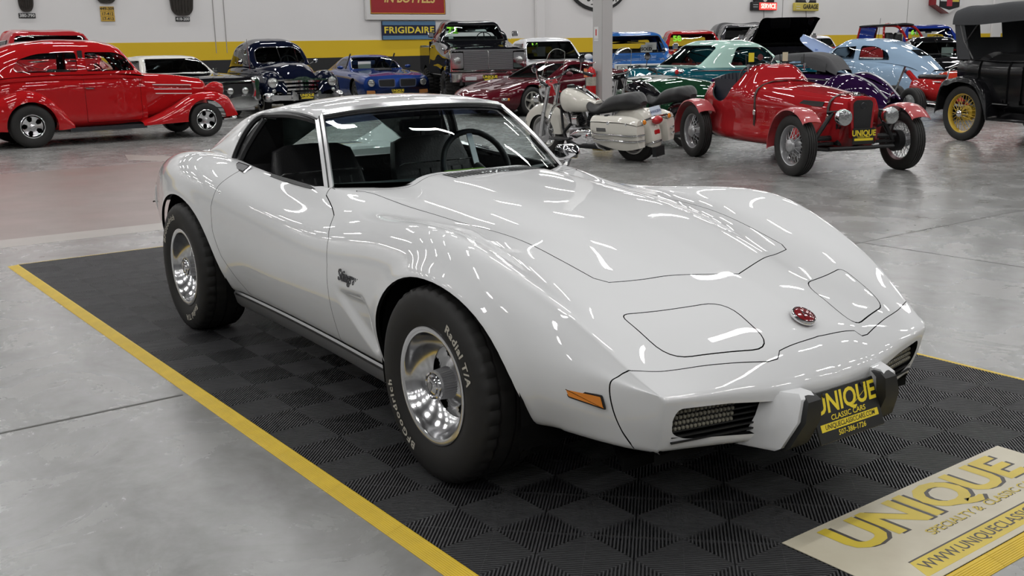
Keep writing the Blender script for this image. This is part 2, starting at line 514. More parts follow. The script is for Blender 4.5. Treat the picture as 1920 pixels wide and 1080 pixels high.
# ================================================================ the hall
WALLX = -28.0
def floor_material():
    m = bpy.data.materials.new('polished_concrete'); m.use_nodes = True
    nt = m.node_tree; b = nt.nodes['Principled BSDF']; N = nt.nodes.new; L = nt.links.new
    tc = N('ShaderNodeTexCoord')
    def noise(scale, detail=6, rough=0.55, vec=None, dist=0.0):
        n = N('ShaderNodeTexNoise'); n.inputs['Scale'].default_value = scale; n.inputs['Detail'].default_value = detail
        n.inputs['Roughness'].default_value = rough; n.inputs['Distortion'].default_value = dist
        L(vec if vec else tc.outputs['Object'], n.inputs['Vector']); return n.outputs['Fac']
    def ramp(fac, *st):
        r = N('ShaderNodeValToRGB'); e = r.color_ramp.elements
        while len(e) < len(st): e.new(0.5)
        for k, (p, c) in enumerate(st): e[k].position = p; e[k].color = (*c, 1)
        L(fac, r.inputs[0]); return r.outputs[0]
    def mix(f, a, c, mode='MIX'):
        x = N('ShaderNodeMix'); x.data_type = 'RGBA'; x.blend_type = mode
        if isinstance(f, float): x.inputs[0].default_value = f
        else: L(f, x.inputs[0])
        for s, v in ((6, a), (7, c)):
            if isinstance(v, tuple): x.inputs[s].default_value = (*v, 1)
            else: L(v, x.inputs[s])
        return x.outputs[2]
    big = noise(0.35, 5, 0.6, dist=0.6); mid = noise(2.2, 8, 0.62, dist=0.8); fine = noise(14, 6, 0.6)
    c = ramp(big, (0.3, (0.225, 0.227, 0.224)), (0.7, (0.300, 0.302, 0.298)))
    c = mix(0.75, c, ramp(mid, (0.30, (0.60, 0.59, 0.57)), (0.62, (1.06, 1.06, 1.05))), 'MULTIPLY')
    c = mix(0.5, c, ramp(fine, (0.35, (0.86, 0.85, 0.83)), (0.65, (1.08, 1.08, 1.08))), 'MULTIPLY')
    # dark specks and scuffs
    v = N('ShaderNodeTexVoronoi'); v.inputs['Scale'].default_value = 1.1; L(tc.outputs['Object'], v.inputs['Vector'])
    sp = ramp(v.outputs['Distance'], (0.012, (0.25, 0.22, 0.2)), (0.03, (1, 1, 1)))
    c = mix(0.7, c, sp, 'MULTIPLY')
    L(c, b.inputs['Base Color'])
    rr = N('ShaderNodeMapRange'); rr.inputs[3].default_value = 0.17; rr.inputs[4].default_value = 0.36; L(mid, rr.inputs[0]); L(rr.outputs[0], b.inputs['Roughness'])
    b.inputs['Specular IOR Level'].default_value = 0.62
    return m
FLOORM = floor_material()
X0, X1, Y0, Y1 = WALLX - 0.1, 14.0, -16.0, 62.0
floor = struct(obj('floor', Mesh([(X0, Y0, 0), (X1, Y0, 0), (X1, Y1, 0), (X0, Y1, 0)], [(0, 1, 2, 3)]), FLOORM, smooth=False))
JOINT = mat('floor_joint', (0.10, 0.098, 0.092), rough=0.7)
def joint(a, b, w=0.010, name='floor_joint'):
    a = np.array(a, float); b = np.array(b, float); d = (b - a) / np.linalg.norm(b - a); n = np.array([-d[1], d[0]]) * w / 2
    P = [a + n, b + n, b - n, a - n]
    m = prism([tuple(p) for p in P], 0.0003, 0.0012)
    return obj(name, m, JOINT, floor, smooth=False)
joint((-1.92, 2.9), (-1.78, 30)); joint((-9.5, 5.0), (-9.4, 40)); joint((-2.6, 5.05), (6, 5.28), 0.008); joint((-15, 4.75), (-2.6, 5.05), 0.008)
joint((-1.75, -12), (-1.72, -0.08), 0.016)
PATCH = mat('pale_floor_patch', (0.40, 0.385, 0.36), rough=0.30, noise=0.3, nscale=3.0, col2=(0.30, 0.285, 0.26))
WARM = mat('painted_red_reflection', (0.265, 0.215, 0.195), rough=0.22, noise=0.4, nscale=1.6, col2=(0.20, 0.165, 0.15), nrough=0.2)  # pinkish reflection of the red cars, painted into the floor colour
obj('red_reflection_patch', prism([(-11.6, -9), (-6.72, -9), (-6.42, 1.44), (-6.2, 4.4), (-9.5, 4.4), (-11.6, 3.9)], 0.0, 0.0008), WARM, floor, smooth=False)
obj('repair_strip', prism([(-6.72, -9), (-6.18, -9), (-6.06, 1.44), (-5.95, 4.4), (-6.2, 4.4), (-6.42, 1.44)], 0.0, 0.0010), PATCH, floor, smooth=False)
obj('repair_strip', prism([(-10.4, 4.6), (-9.5, 4.4), (-12.2, 2.9), (-13.0, 3.1)], 0.0, 0.0010), PATCH, floor, smooth=False)
# walls
WALLD = mat('wall_grey_paint', (0.20, 0.20, 0.205), rough=0.8)
WALLW = mat('wall_white_paint', (0.78, 0.765, 0.76), rough=0.75, noise=0.06, nscale=0.7)
WALLY = mat('wall_yellow_paint', (0.72, 0.48, 0.012), rough=0.6, noise=0.08, nscale=1.2)
WALLK = mat('wall_black_paint', (0.014, 0.014, 0.015), rough=0.5)
wall = struct(obj('wall_back', box(WALLX - 0.15, 23, 3.4, 0.3, 78, 6.8), WALLW, smooth=False))
obj('yellow_band', box(WALLX + 0.004, 23, 1.465, 0.012, 78, 0.53), WALLY, wall, smooth=False)
obj('black_band', box(WALLX + 0.004, 23, 0.60, 0.012, 78, 1.20), WALLK, wall, smooth=False)
SEAM = mat('wall_joint', (0.33, 0.32, 0.31), rough=0.8)
for yy in (10.47, 10.80, 22.98, 36.38, 45.9):
    obj('panel_joint', box(WALLX + 0.006, yy, 4.0, 0.016, 0.022, 5.2), SEAM, wall, smooth=False)
for yy, w in ((22.72, 0.40), (54.2, 0.9)):
    obj('pilaster', box(WALLX + 0.06, yy, 3.4, 0.12, w, 6.6, 0.02), WALLW, wall)
struct(obj('wall_left', box(-7, -16.15, 3.4, 42, 0.3, 6.8), WALLD, smooth=False))
struct(obj('wall_right', box(-7, 62.15, 3.4, 42, 0.3, 6.8), WALLW, smooth=False))
struct(obj('wall_front', box(14.15, 23, 3.4, 0.3, 78, 6.8), WALLD, smooth=False))
CEIL = mat('ceiling_paint', (0.10, 0.10, 0.105), rough=0.9)
struct(obj('ceiling', box(-7, 23, 6.9, 42.6, 78.6, 0.2), CEIL, smooth=False))

# ================================================================ the tiled display mat
MATZ = 0.018
TILE = mat('dark_grey_tile_plastic', (0.068, 0.068, 0.071), rough=0.40, noise=0.45, nscale=25, nrough=0.15)
TILEB = mat('tile_slot_shadow', (0.006, 0.006, 0.006), rough=0.9)
MYEL = mat('yellow_edge_plastic', (0.72, 0.50, 0.035), rough=0.5, noise=0.35, nscale=14, col2=(0.55, 0.38, 0.03))
mat_root = thing('display_mat', 'black ribbed interlocking tile mat with yellow edges under the white sports car', 'floor mat', (-5.2, 0, 0))
def tile_mesh():
    """40 cm tile: ribs run across the diagonal of each quarter, so they close into squares round the middle"""
    m = Mesh(); H = 0.2; n = 13; step = H / n * 1.0
    pitch = 2 * H / math.sqrt(2) / (2 * n)       # along the quarter's diagonal
    w = pitch * 0.60
    for sx in (-1, 1):
        for sy in (-1, 1):
            for k in range(2 * n):
                c = (k + 0.5) * pitch * math.sqrt(2)            # x+y = c
                hw = w * math.sqrt(2) / 2
                a0, a1 = max(0.0, c - H), min(H, c)
                P = []
                for s, zt in ((-hw, 0.0), (-hw * 0.72, 1.0), (hw * 0.72, 1.0), (hw, 0.0)):
                    cc = c + s
                    lo = max(0.0, cc - H); hi = min(H, cc)
                    if hi - lo < 1e-4: lo = hi = min(max(cc / 2, 0), H)
                    P.append(((lo, cc - lo, zt), (hi, cc - hi, zt)))
                V = []
                for (p, q) in P:
                    for u in (p, q): V.append((sx * min(max(u[0], 0.0004), H - 0.0004), sy * min(max(u[1], 0.0004), H - 0.0004), 0.004 + u[2] * (MATZ - 0.004)))
                F = [(0, 1, 3, 2), (2, 3, 5, 4), (4, 5, 7, 6), (0, 2, 4, 6), (1, 7, 5, 3)]
                if sx * sy < 0: F = [f[::-1] for f in F]
                m.add(V, F)
    # thin spines along the diagonals tie the ribs together
    for s in (-1, 1):
        for q in (-1, 1):
            d = 0.199
            m.join(box(0, 0, 0.012, 0.281, 0.0022, 0.0085).mv(0.1405, 0, 0).rot(math.atan2(q, s), 'Z'))
    return m
base_mesh = obj('tile', tile_mesh().join(box(0, 0, 0.003, 0.398, 0.398, 0.004)), TILE, mat_root, smooth=False)
base_mesh.location = (0.2, 0.2, 0)
first = True
for i in range(16):
    for j in range(7):
        if first: first = False; continue
        o = base_mesh.copy(); link(o); o.location = (0.2 + 0.4 * i, 0.2 + 0.4 * j, 0)
def ramp_mesh():
    """yellow edge piece: 40 cm long (x), 6 cm deep towards -y, with fine grooves"""
    prof = [(0.0, 0.0), (0.0, MATZ - 0.001), (-0.006, MATZ)]
    n = 8
    for k in range(n):
        y0 = -0.008 - k * 0.0064; z0 = MATZ - 0.0135 * (k / n)
        prof += [(y0, z0), (y0 - 0.0044, z0 - 0.0008), (y0 - 0.0050, z0 - 0.0024), (y0 - 0.0062, z0 - 0.0028)]
    prof += [(-0.061, 0.0022), (-0.061, 0.0)]
    G = np.array([[(x, y, z) for y, z in prof] for x in (0.0006, 0.3994)])
    m = grid(G, flip=True); k = len(prof)
    m.F.append(tuple(range(k))); m.F.append(tuple(range(k, 2 * k))[::-1])
    return m
rm = obj('edge_ramp', ramp_mesh(), MYEL, mat_root, smooth=False)
rme = rm.data
for i in range(16):
    for (loc, rz) in (((0.4 * i, 0, 0), 0), ((0.4 * i + 0.4, 2.8, 0), PI)):
        if i == 0 and rz == 0: continue
        o = rm.copy(); link(o); o.location = loc; o.rotation_euler.z = rz
for j in range(7):
    for (loc, rz) in (((0, 0.4 * j + 0.4, 0), -PI / 2), ((6.4, 0.4 * j, 0), PI / 2)):
        o = rm.copy(); link(o); o.location = loc; o.rotation_euler.z = rz
cm = Mesh([(0, 0, 0), (0, 0, MATZ), (-0.061, 0, 0.002), (-0.061, -0.061, 0.002), (0, -0.061, 0.002)], [(1, 2, 3), (1, 3, 4), (0, 2, 1), (0, 1, 4), (0, 4, 3, 2)])
for k, (x, y) in enumerate(((0, 0), (6.4, 0), (6.4, 2.8), (0, 2.8))):
    obj('edge_corner', cm.copy().rot(k * PI / 2, 'Z').mv(x, y, 0), MYEL, mat_root, smooth=False)
# the printed name board let into the front of the mat
BOARD = mat('cream_board', (0.60, 0.56, 0.44), rough=0.38, noise=0.28, nscale=9, col2=(0.47, 0.42, 0.31))
BYEL = mat('board_yellow_print', (0.68, 0.52, 0.05), rough=0.4, noise=0.25, nscale=10)
BDRK = mat('board_dark_print', (0.055, 0.048, 0.045), rough=0.45)
br = thing('name_board', 'cream printed board with yellow UNIQUE lettering lying on the front of the mat', 'sign', (1.0, 1.4, 0))
obj('board', box(0, 0, MATZ + 0.0015, 0.398, 1.198, 0.003, 0.001), BOARD, br)
def flat(m, x, y, z): return m.rot(PI / 2, 'Z').mv(x, y, z)     # reads along +y, top towards -x
zt = MATZ + 0.0032
obj('lettering_shadow', flat(text_mesh('UNIQUE', 0.212, shear=0.0, bold=0.034, wide=1.22, sp=0.96), -0.080, 0.014, zt), BDRK, br, smooth=False)
obj('lettering', flat(text_mesh('UNIQUE', 0.212, shear=0.0, bold=0.034, wide=1.22, sp=0.96), -0.087, 0.0, zt + 0.0005), BYEL, br, smooth=False)
obj('lettering_shadow', flat(text_mesh('SPECIALTY &  CLASSIC CARS', 0.046, bold=0.02, wide=1.1), 0.036, 0.111, zt), BDRK, br, smooth=False)
obj('lettering', flat(text_mesh('SPECIALTY &  CLASSIC CARS', 0.046, bold=0.008, wide=1.1), 0.034, 0.108, zt + 0.0005), BYEL, br, smooth=False)
obj('band', prism([(0.103, -0.42), (0.178, -0.45), (0.178, 0.45), (0.103, 0.45)], MATZ + 0.003, zt + 0.0003), BYEL, br, smooth=False)
obj('band_line', box(0.1005, 0.01, MATZ + 0.0032, 0.006, 0.86, 0.0008), BDRK, br, smooth=False)
obj('lettering', flat(text_mesh('WWW.UNIQUECLASSICCARS.COM', 0.056, bold=0.012, wide=0.98), 0.141, 0.022, zt + 0.0006), BDRK, br, smooth=False)

# ================================================================ wheels shared by all the cars
def tyre_mesh(Rt, Wt, rim, n=96, sipes=True, grooves=3, sidew=0.10):
    """tyre about the Y axis, outer side towards -y"""
    h = Wt / 2; s = Rt - rim
    left = [(rim - 0.004, -h * 0.72), (rim + 0.004, -h * 0.86), (rim + s * 0.25, -h * 0.97), (rim + s * 0.5, -h), (rim + s * 0.72, -h * 0.975),
            (rim + s * 0.88, -h * 0.90), (Rt - s * 0.035, -h * 0.80)]
    tread = [(Rt - 0.002, -h * 0.72)]
    for g in range(grooves):
        c = -0.72 + 1.44 * (g + 0.5) / grooves; gw = 0.045
        tread += [(Rt, h * (c - gw)), (Rt - 0.008, h * (c - gw * .8)), (Rt - 0.008, h * (c + gw * .8)), (Rt, h * (c + gw))]
    tread += [(Rt - 0.002, h * 0.72)]
    prof = left + tread + [(r, -y) for r, y in left[::-1]]
    m = lathe(prof, n)
    if sipes:
        V = np.array(m.V); r = np.hypot(V[:, 0], V[:, 2]); a = np.arctan2(V[:, 2], V[:, 0])
        k = np.round(a / (2 * PI) * n).astype(int)
        e = (r > Rt - s * 0.12) & ((k % 3) == 0) & (np.abs(V[:, 1]) > h * 0.30)
        f = np.where(e, (r - 0.007) / r, 1.0); V[:, 0] *= f; V[:, 2] *= f
        m.V = [tuple(v) for v in V]
    return m
def rim_barrel(rim, Wt):
    h = Wt / 2
    return lathe([(rim - 0.001, -h * 0.70), (rim - 0.012, -h * 0.72), (rim - 0.02, -h * 0.5), (rim - 0.025, h * 0.5), (rim - 0.002, h * 0.7)], 48)
def arc_text(s, size, rm, ang, y, wide=1.0, bold=0.02, depth=0.0008, sp=1.0):
    """lettering bent round the tyre, ang in clock degrees (12 = up, 3 = +x), facing -y"""
    m = text_mesh(s, size, wide=wide, bold=bold, sp=sp); V = []
    for (x, yy, z) in m.V:
        t = R(ang) + x / rm; r = rm + yy
        V.append((r * math.sin(t), y, r * math.cos(t)))
    return Mesh(V, m.F)
def disc_slots(r0, r1, ns, y0, y1, wfrac=0.55, inner=0.0, steps=10, dish=0.0):
    """wheel disc with ns oval windows: ring r0..r1 at y (front), window edges folded back to y1"""
    m = Mesh(); nseg = ns * 24; rows = 9
    rs = np.linspace(inner, r1, 26)
    G = []
    def win(a, r):
        p = ((a * ns / (2 * PI)) % 1.0) - 0.5
        u = p / (wfrac * 0.5); v = (r - (r0 + r1) / 2) / ((r1 - r0) / 2)
        return abs(u) ** 3.0 + abs(v) ** 3.0 < 1
    for a in np.linspace(0, 2 * PI, nseg, endpoint=False):
        G.append([(r * math.cos(a), y0 + dish * (r / r1) ** 2, r * math.sin(a)) for r in rs])
    m = grid(np.array(G), wrap_u=True, flip=False)
    keep = []
    for f in m.F:
        c = np.mean([m.V[i] for i in f], axis=0); a = math.atan2(c[2], c[0]); r = math.hypot(c[0], c[2])
        if not win(a, r): keep.append(f)
    m.F = keep
    ed = m.edges1(); mp = {}
    for a, b in ed:
        ra = math.hypot(m.V[a][0], m.V[a][2])
        if ra > r1 - 1e-6 or ra < inner + 1e-6: continue
        for i in (a, b):
            if i not in mp: mp[i] = len(m.V); v = m.V[i]; m.V.append((v[0], y1, v[2]))
        m.F.append((b, a, mp[a], mp[b]))
    return m
def place_wheel(parts, parent, x, y, z, side, steer=0.0, name='wheel'):
    """parts: list of (name, mesh, material); the first is the tyre that carries the others"""
    t = None
    for k, (n, m, mt) in enumerate(parts):
        if k == 0:
            t = obj(name, m, mt, parent); t.location = (x, y, z); t.rotation_euler.z = (0 if side < 0 else PI) + steer
        else: obj(n, m, mt, t)
    return t
def copy_wheel(w, parent, x, y, z, side, steer=0.0):
    c = dup(w, parent, loc=(x, y, z), rot=(0, 0, (0 if side < 0 else PI) + steer)); return c


# ================================================================ the white sports car
CARLOC = (-0.235, 1.115, MATZ); CARYAW = R(-1.4)
vette = thing('sports_car', 'white seventies coupe with long hood parked on the black tile mat in the foreground', 'car', CARLOC, CARYAW)
VW = paint('pearl_white_paint', (0.735, 0.74, 0.745), rough=0.30)
ALUS = mat('satin_trim', (0.80, 0.80, 0.81), rough=0.28, metal=1.0)
def C(*k): return np.array(sorted(k))
cols = [
 C((.84,.595,.295),(.75,.665,.30),(.57,.715,.305),(.46,.74,.30),(.06,.80,.28),(-.42,.775,.265),(-.9,.75,.262),(-1.5,.742,.265),(-1.9,.748,.268),(-2.45,.79,.29),(-3.0,.72,.31),(-3.62,.58,.34)),
 C((.865,.61,.38),(.75,.692,.40),(.65,.738,.405),(.46,.79,.41),(.06,.848,.45),(-.25,.838,.43),(-.42,.822,.42),(-.9,.792,.40),(-1.5,.788,.40),(-1.9,.80,.40),(-2.1,.828,.42),(-2.45,.85,.45),(-2.8,.82,.44),(-3.2,.73,.43),(-3.62,.61,.42)),
 C((.885,.615,.47),(.75,.702,.492),(.65,.748,.508),(.46,.808,.53),(.31,.842,.57),(.06,.866,.655),(-.25,.852,.605),(-.42,.836,.56),(-.6,.822,.55),(-.9,.808,.55),(-1.2,.804,.55),(-1.5,.808,.55),(-1.8,.824,.57),(-2.1,.848,.635),(-2.45,.862,.69),(-2.8,.838,.63),(-3.0,.795,.59),(-3.2,.745,.56),(-3.62,.625,.53)),
 C((.885,.615,.47),(.77,.675,.512),(.65,.716,.575),(.46,.772,.655),(.31,.81,.70),(.06,.832,.768),(-.25,.812,.752),(-.6,.784,.722),(-.9,.768,.708),(-1.2,.768,.712),(-1.5,.778,.735),(-1.8,.795,.775),(-2.1,.812,.825),(-2.45,.822,.85),(-2.8,.80,.825),(-3.2,.72,.765),(-3.62,.615,.67)),
 C((.885,.615,.47),(.775,.652,.535),(.65,.682,.622),(.46,.722,.715),(.31,.748,.772),(.06,.766,.838),(-.25,.738,.832),(-.6,.716,.795),(-.9,.702,.778),(-1.2,.702,.784),(-1.5,.708,.812),(-1.8,.716,.852),(-2.1,.726,.895),(-2.45,.732,.918),(-2.8,.715,.896),(-3.2,.655,.835),(-3.62,.57,.745)),
 C((.905,.525,.466),(.775,.555,.542),(.58,.595,.645),(.42,.61,.695),(.2,.615,.758),(0,.61,.795),(-.25,.612,.806),(-.5,.615,.802),(-.9,.628,.825),(-1.15,.638,.858),(-1.5,.648,.868),(-1.9,.645,.888),(-2.2,.63,.906),(-2.45,.60,.912),(-2.8,.58,.894),(-3.2,.53,.845),(-3.62,.46,.765)),
 C((.935,.40,.461),(.84,.405,.546),(.72,.42,.60),(.58,.44,.652),(.42,.445,.694),(.2,.468,.748),(.05,.476,.78),(-.3,.50,.80),(-.5,.51,.813),(-.75,.53,.83),(-.98,.56,.864),(-1.15,.585,.856),(-1.5,.58,.84),(-2.2,.56,.885),(-2.45,.5,.905),(-2.8,.48,.89),(-3.2,.45,.848),(-3.62,.4,.77)),
 C((.968,.27,.452),(.88,.275,.551),(.74,.29,.617),(.58,.30,.666),(.42,.32,.706),(.2,.34,.765),(-.1,.36,.803),(-.5,.375,.828),(-.88,.36,.858),(-1.1,.36,.858),(-1.5,.36,.83),(-2.2,.36,.88),(-2.45,.35,.90),(-2.8,.34,.888),(-3.2,.32,.85),(-3.62,.28,.772)),
 C((.992,.14,.444),(.912,.15,.556),(.78,.16,.620),(.58,.20,.682),(.42,.23,.722),(.2,.25,.784),(-.1,.27,.842),(-.5,.272,.876),(-.88,.262,.903),(-1.1,.262,.90),(-1.5,.26,.83),(-2.2,.26,.88),(-2.45,.25,.90),(-2.8,.22,.888),(-3.2,.2,.85),(-3.62,.15,.774)),
 C((1.0,0,.44),(.918,0,.560),(.78,0,.628),(.58,0,.692),(.42,0,.734),(.2,0,.79),(-.1,0,.85),(-.5,0,.887),(-.88,0,.912),(-1.1,0,.905),(-1.5,0,.83),(-2.2,0,.88),(-2.45,0,.90),(-2.8,0,.888),(-3.2,0,.85),(-3.62,0,.775))]
XB = 0.40
xs = np.concatenate([np.linspace(-3.62, XB, 226)])
rows = []
U = np.linspace(0, 1, 34)[1:]
for x in xs: rows.append([(x, *crom(c[:, 0], c[:, 1:], [x])[0]) for c in cols])
for u in U: rows.append([(lambda X: (X, *crom(c[:, 0], c[:, 1:], [X])[0]))(XB + (c[-1, 0] - XB) * u) for c in cols])
rows = np.array(rows)                                  # (nu, 10, 3)
def fair(A, sig):
    n = int(3 * sig); k = np.exp(-0.5 * (np.arange(-n, n + 1) / sig) ** 2); k /= k.sum()
    B = np.concatenate([2 * A[:1] - A[n:0:-1], A, 2 * A[-1:] - A[-2:-n - 2:-1]])
    return np.stack([np.convolve(B[:, c], k, 'valid') for c in range(A.shape[1])], 1)
sg_w = np.linspace(0, 1, len(rows))
for j in range(10):
    A = rows[:, j]; S1 = fair(A, 5.0); w_ = np.clip((len(rows) - 1 - np.arange(len(rows))) / 10.0, 0, 1)[:, None]
    rows[:, j] = A * (1 - w_) + S1 * w_
tk0 = np.array([0, .12, .26, .40, .50, .62, .73, .83, .92, 1.02])
S_ = crom(tk0, rows.transpose(1, 0, 2).reshape(10, -1), [.475, .53]).reshape(2, len(rows), 3)
wc = np.clip((rows[:, 4, 0] - .05) / .45, 0, 1); wc = (wc * wc * (3 - 2 * wc))[:, None]
ca = S_[0] * (1 - wc) + wc * (rows[:, 4] * .78 + rows[:, 3] * .22); cb = S_[1] * (1 - wc) + wc * (rows[:, 4] * .78 + rows[:, 5] * .22)
rows = np.concatenate([rows[:, :4], ca[:, None], rows[:, 4:5], cb[:, None], rows[:, 5:]], 1)
nsub = [8, 9, 10, 6, 3, 3, 7, 9, 7, 7, 9]
tvk = np.array([0, .12, .26, .40, .475, .50, .53, .62, .73, .83, .92, 1.02])
tv = np.concatenate([np.linspace(tvk[i], tvk[i + 1], nsub[i], endpoint=False) for i in range(11)] + [[tvk[-1]]])
body_g = crom(tvk, rows.transpose(1, 0, 2).reshape(12, -1), tv).reshape(len(tv), len(rows), 3).transpose(1, 0, 2)
j4 = sum(nsub[:5]); j2 = sum(nsub[:2])
body_g[:, -1, 1] = 0.0
body_g[-1, j2:j4 + 1] = (.885, .615, .47)
# nose face below the leading edge
top = body_g[-1, j4:]; K = top.shape[0]
sfr = np.clip(1 - top[:, 1] / .615, 0, 1)
mid = np.stack([top[:, 0] - .018, top[:, 1] * .995, .38 - .03 * sfr], 1)
bot = np.stack([top[:, 0] - .045, top[:, 1] * .975, .295 - .03 * sfr], 1)
edge = body_g[-1, :j2 + 1][::-1]                       # corner edge, top to bottom
nr = len(edge)
fg = []
for k in range(nr):
    t = k / (nr - 1)
    row = crom([0, .5, 1], np.stack([top, mid, bot]).reshape(3, -1), [t]).reshape(K, 3)
    dlt = edge[k] - row[0]
    fg.append(row + dlt[None] * ((1 - sfr) ** 3)[:, None])
fg = np.array(fg)
lip = []
for k, (dx, dz) in enumerate(((-.012, -.012), (-.06, -.016), (-.22, -.016))):
    r_ = fg[-1].copy(); r_[:, 0] += dx; r_[:, 2] += dz; lip.append(r_)
# fold the side's lower edge under the car
side_lip = []
for k, (dy, dz) in enumerate(((.985, -.010), (.93, -.012))):
    r_ = body_g[:, 0].copy(); r_[:, 1] *= dy; r_[:, 2] += dz; side_lip.append(r_)
body = grid(np.concatenate([np.array(side_lip[::-1]).transpose(1, 0, 2), body_g], 1), flip=True)
body.join(grid(np.concatenate([fg, np.array(lip)]), flip=True))
tail = body_g[0]; tc_ = []
for k in range(6):
    t = k / 5; r_ = tail.copy(); r_[:, 0] -= .09 * math.sin(t * PI / 2); r_[:, 2] = tail[:, 2] + (.52 - tail[:, 2]) * (t ** 1.5) * .999; r_[:, 1] *= (1 - .02 * t)
    if k == 5: r_[:, 2] = .52
    tc_.append(r_)
body.join(grid(np.array(tc_), flip=True))
# wheel arches
def arch(cx, rx, zt, zb, n=28, tail_b=0.0):
    P = []
    for k in range(n + 1):
        a = PI * k / n
        P.append((cx + rx * math.cos(a) * (1.0 if math.cos(a) > 0 else 1.0 + tail_b), zb + (zt - zb) * math.sin(a) ** 0.82))
    return P
ARF = [(.475, .05)] + arch(.025, .43, .70, .285) + [(-.40, .05)]
ARR = [(-2.03, .05)] + arch(-2.475, .45, .715, .285) + [(-2.925, .05)]
# flare the paint slightly around the arches and press the vent behind the front wheel
body.weld(2e-4)
V = np.array(body.V)
def dist_poly(P, Q):
    d = np.full(len(P), 9.0)
    for a, b in zip(Q, Q[1:]):
        a = np.array(a); b = np.array(b); ab = b - a; t = np.clip(((P - a) @ ab) / (ab @ ab), 0, 1)
        d = np.minimum(d, np.linalg.norm(P - (a + t[:, None] * ab), axis=1))
    return d
side = (np.abs(V[:, 1]) > .6)
for A in (ARF, ARR):
    d = dist_poly(V[:, [0, 2]], A)
    f = np.clip(1 - d / .055, 0, 1) ** 2 * .016 * side
    V[:, 1] += f * np.sign(V[:, 1])
vent = np.array([(-.77, .525), (-.50, .535), (-.455, .50), (-.425, .335), (-.49, .315)])
tmp = Mesh(V, [])
def inpoly(P, Q):
    r = np.zeros(len(P), bool); x, y = P[:, 0], P[:, 1]
    for (x0, y0), (x1, y1) in zip(Q, np.roll(Q, -1, 0)):
        if y0 != y1: r ^= ((y0 > y) != (y1 > y)) & (x < (x1 - x0) * (y - y0) / (y1 - y0) + x0)
    return r
body.V = [tuple(v) for v in V]
body.smooth(2, 0.5)
body.smooth(4, 0.5, np.array(body.V)[:, 0] > .55)
body.mirror().weld(3e-4)
body.smooth(1, 0.5)
V = np.array(body.V); ins = inpoly(V[:, [0, 2]], vent) & (np.abs(V[:, 1]) > .6)
d = dist_poly(V[:, [0, 2]], [tuple(v) for v in vent] + [tuple(vent[0])])
ramp_ = np.clip((V[:, 0] + .80) / .36, 0, 1)
V[:, 1] -= np.where(ins, np.sign(V[:, 1]) * .030 * np.clip(d / .022, 0, 1) * (0.25 + .75 * ramp_), 0)
body.V = [tuple(v) for v in V]
body.N = [tuple(n) for n in body.normals()]
RS = lambda c: c[1] < 0
LS = lambda c: c[1] > 0
UP = lambda c: c[2] > .45
# openings: arches, cockpit
sid_r = lambda c: c[1] < -.58
sid_l = lambda c: c[1] > .58
for A in (ARF, ARR):
    for sd in (sid_r, sid_l): body.take(body.cut(A, (0, 2), sd))
cock = [(-.925, 0), (-.935, .12), (-.965, .28), (-1.02, .44), (-1.10, .555), (-1.17, .625), (-1.25, .648), (-1.5, .658), (-1.9, .655), (-2.12, .64), (-2.22, .60), (-2.26, .50), (-2.30, .3), (-2.31, 0)]
cock = cock + [(x, -y) for x, y in cock[::-1][1:-1]]
cock = cock[::-1]
body.take(body.cut(cock, (0, 1), UP))
# panels
hood = [(.585, 0), (.50, .22), (.425, .425), (.38, .452), (.2, .468), (.05, .477), (-.3, .502), (-.5, .512), (-.75, .531), (-.90, .548), (-.955, .562), (-.985, .585), (-1.0, .578), (-.985, .52), (-.95, .40), (-.925, .30), (-.905, .15), (-.90, 0)]
hood = hood + [(x, -y) for x, y in hood[::-1][1:-1]]
hood_m = body.panel(hood, (0, 1), UP, 0.0040)
lamp_doors = []
for s in (-1, 1):
    q = round_poly([(.79, s * .512), (.585, s * .528), (.69, s * .188), (.905, s * .188)], [.075, .04, .075, .075], 6)
    lamp_doors.append(body.panel(q, (0, 1), UP, 0.0038))
cov = [(.911, 0), (.911, .178), (.918, .188), (.924, .20), (.918, .235), (.815, .53), (.779, .645), (.765, .665), (.746, .70), (.757, .76), (.757, .95), (1.4, .95), (1.4, 0)]
cov = cov + [(x, -y) for x, y in cov[::-1][1:-1]]
cover = body.panel(cov, (0, 1), lambda c: c[0] > .6, 0.0024)
doors = []
dpoly = [(-1.16, .90), (-1.12, .835), (-.95, .775), (-.872, .70), (-.835, .60), (-.825, .50), (-.835, .36), (-.85, .262), (-.85, .2), (-1.80, .2), (-1.805, .275), (-1.90, .36), (-1.985, .46), (-2.03, .58), (-2.035, .70), (-1.995, .80), (-1.94, .865), (-1.90, .905), (-1.90, .96), (-1.16, .96)]
for sd in (sid_r, sid_l): doors.append(body.panel(dpoly, (0, 2), sd, 0.0034))
# grille openings and number plate recess in the bumper cover
grl = [(.40, -.165), (.425, -.40), (.432, -.565), (.40, -.578), (.352, -.57), (.327, -.52), (.300, -.225)]
grl = round_poly(grl, [.012, .0, .02, .012, .02, .02, .012], 4)
for s in (1, -1):
    p = [(s * y, z) for z, y in grl]
    cover.take(cover.cut(p, (1, 2), lambda c: c[0] > .6 and c[2] < .47))
rec = round_poly([(-.135, .40), (.135, .40), (.15, .255), (-.15, .255)], .012, 3)
cover.take(cover.cut(rec, (1, 2), lambda c: c[0] > .6 and c[2] < .43))
for m_ in [body, hood_m, cover] + lamp_doors + doors: m_.flange(.014)  # folded edges are coloured near black, painting shade into the seams
obj('body_shell', body, [VW, DARK], vette)
hood_o = obj('hood', hood_m, [VW, DARK], vette)
for m_ in lamp_doors: obj('headlamp_door', m_, [VW, DARK], vette)
cov_o = obj('bumper_cover', cover, [VW, DARK], vette, label='white moulded bumper cover')
door_o = [obj('door', m_, [VW, DARK], vette) for m_ in doors]
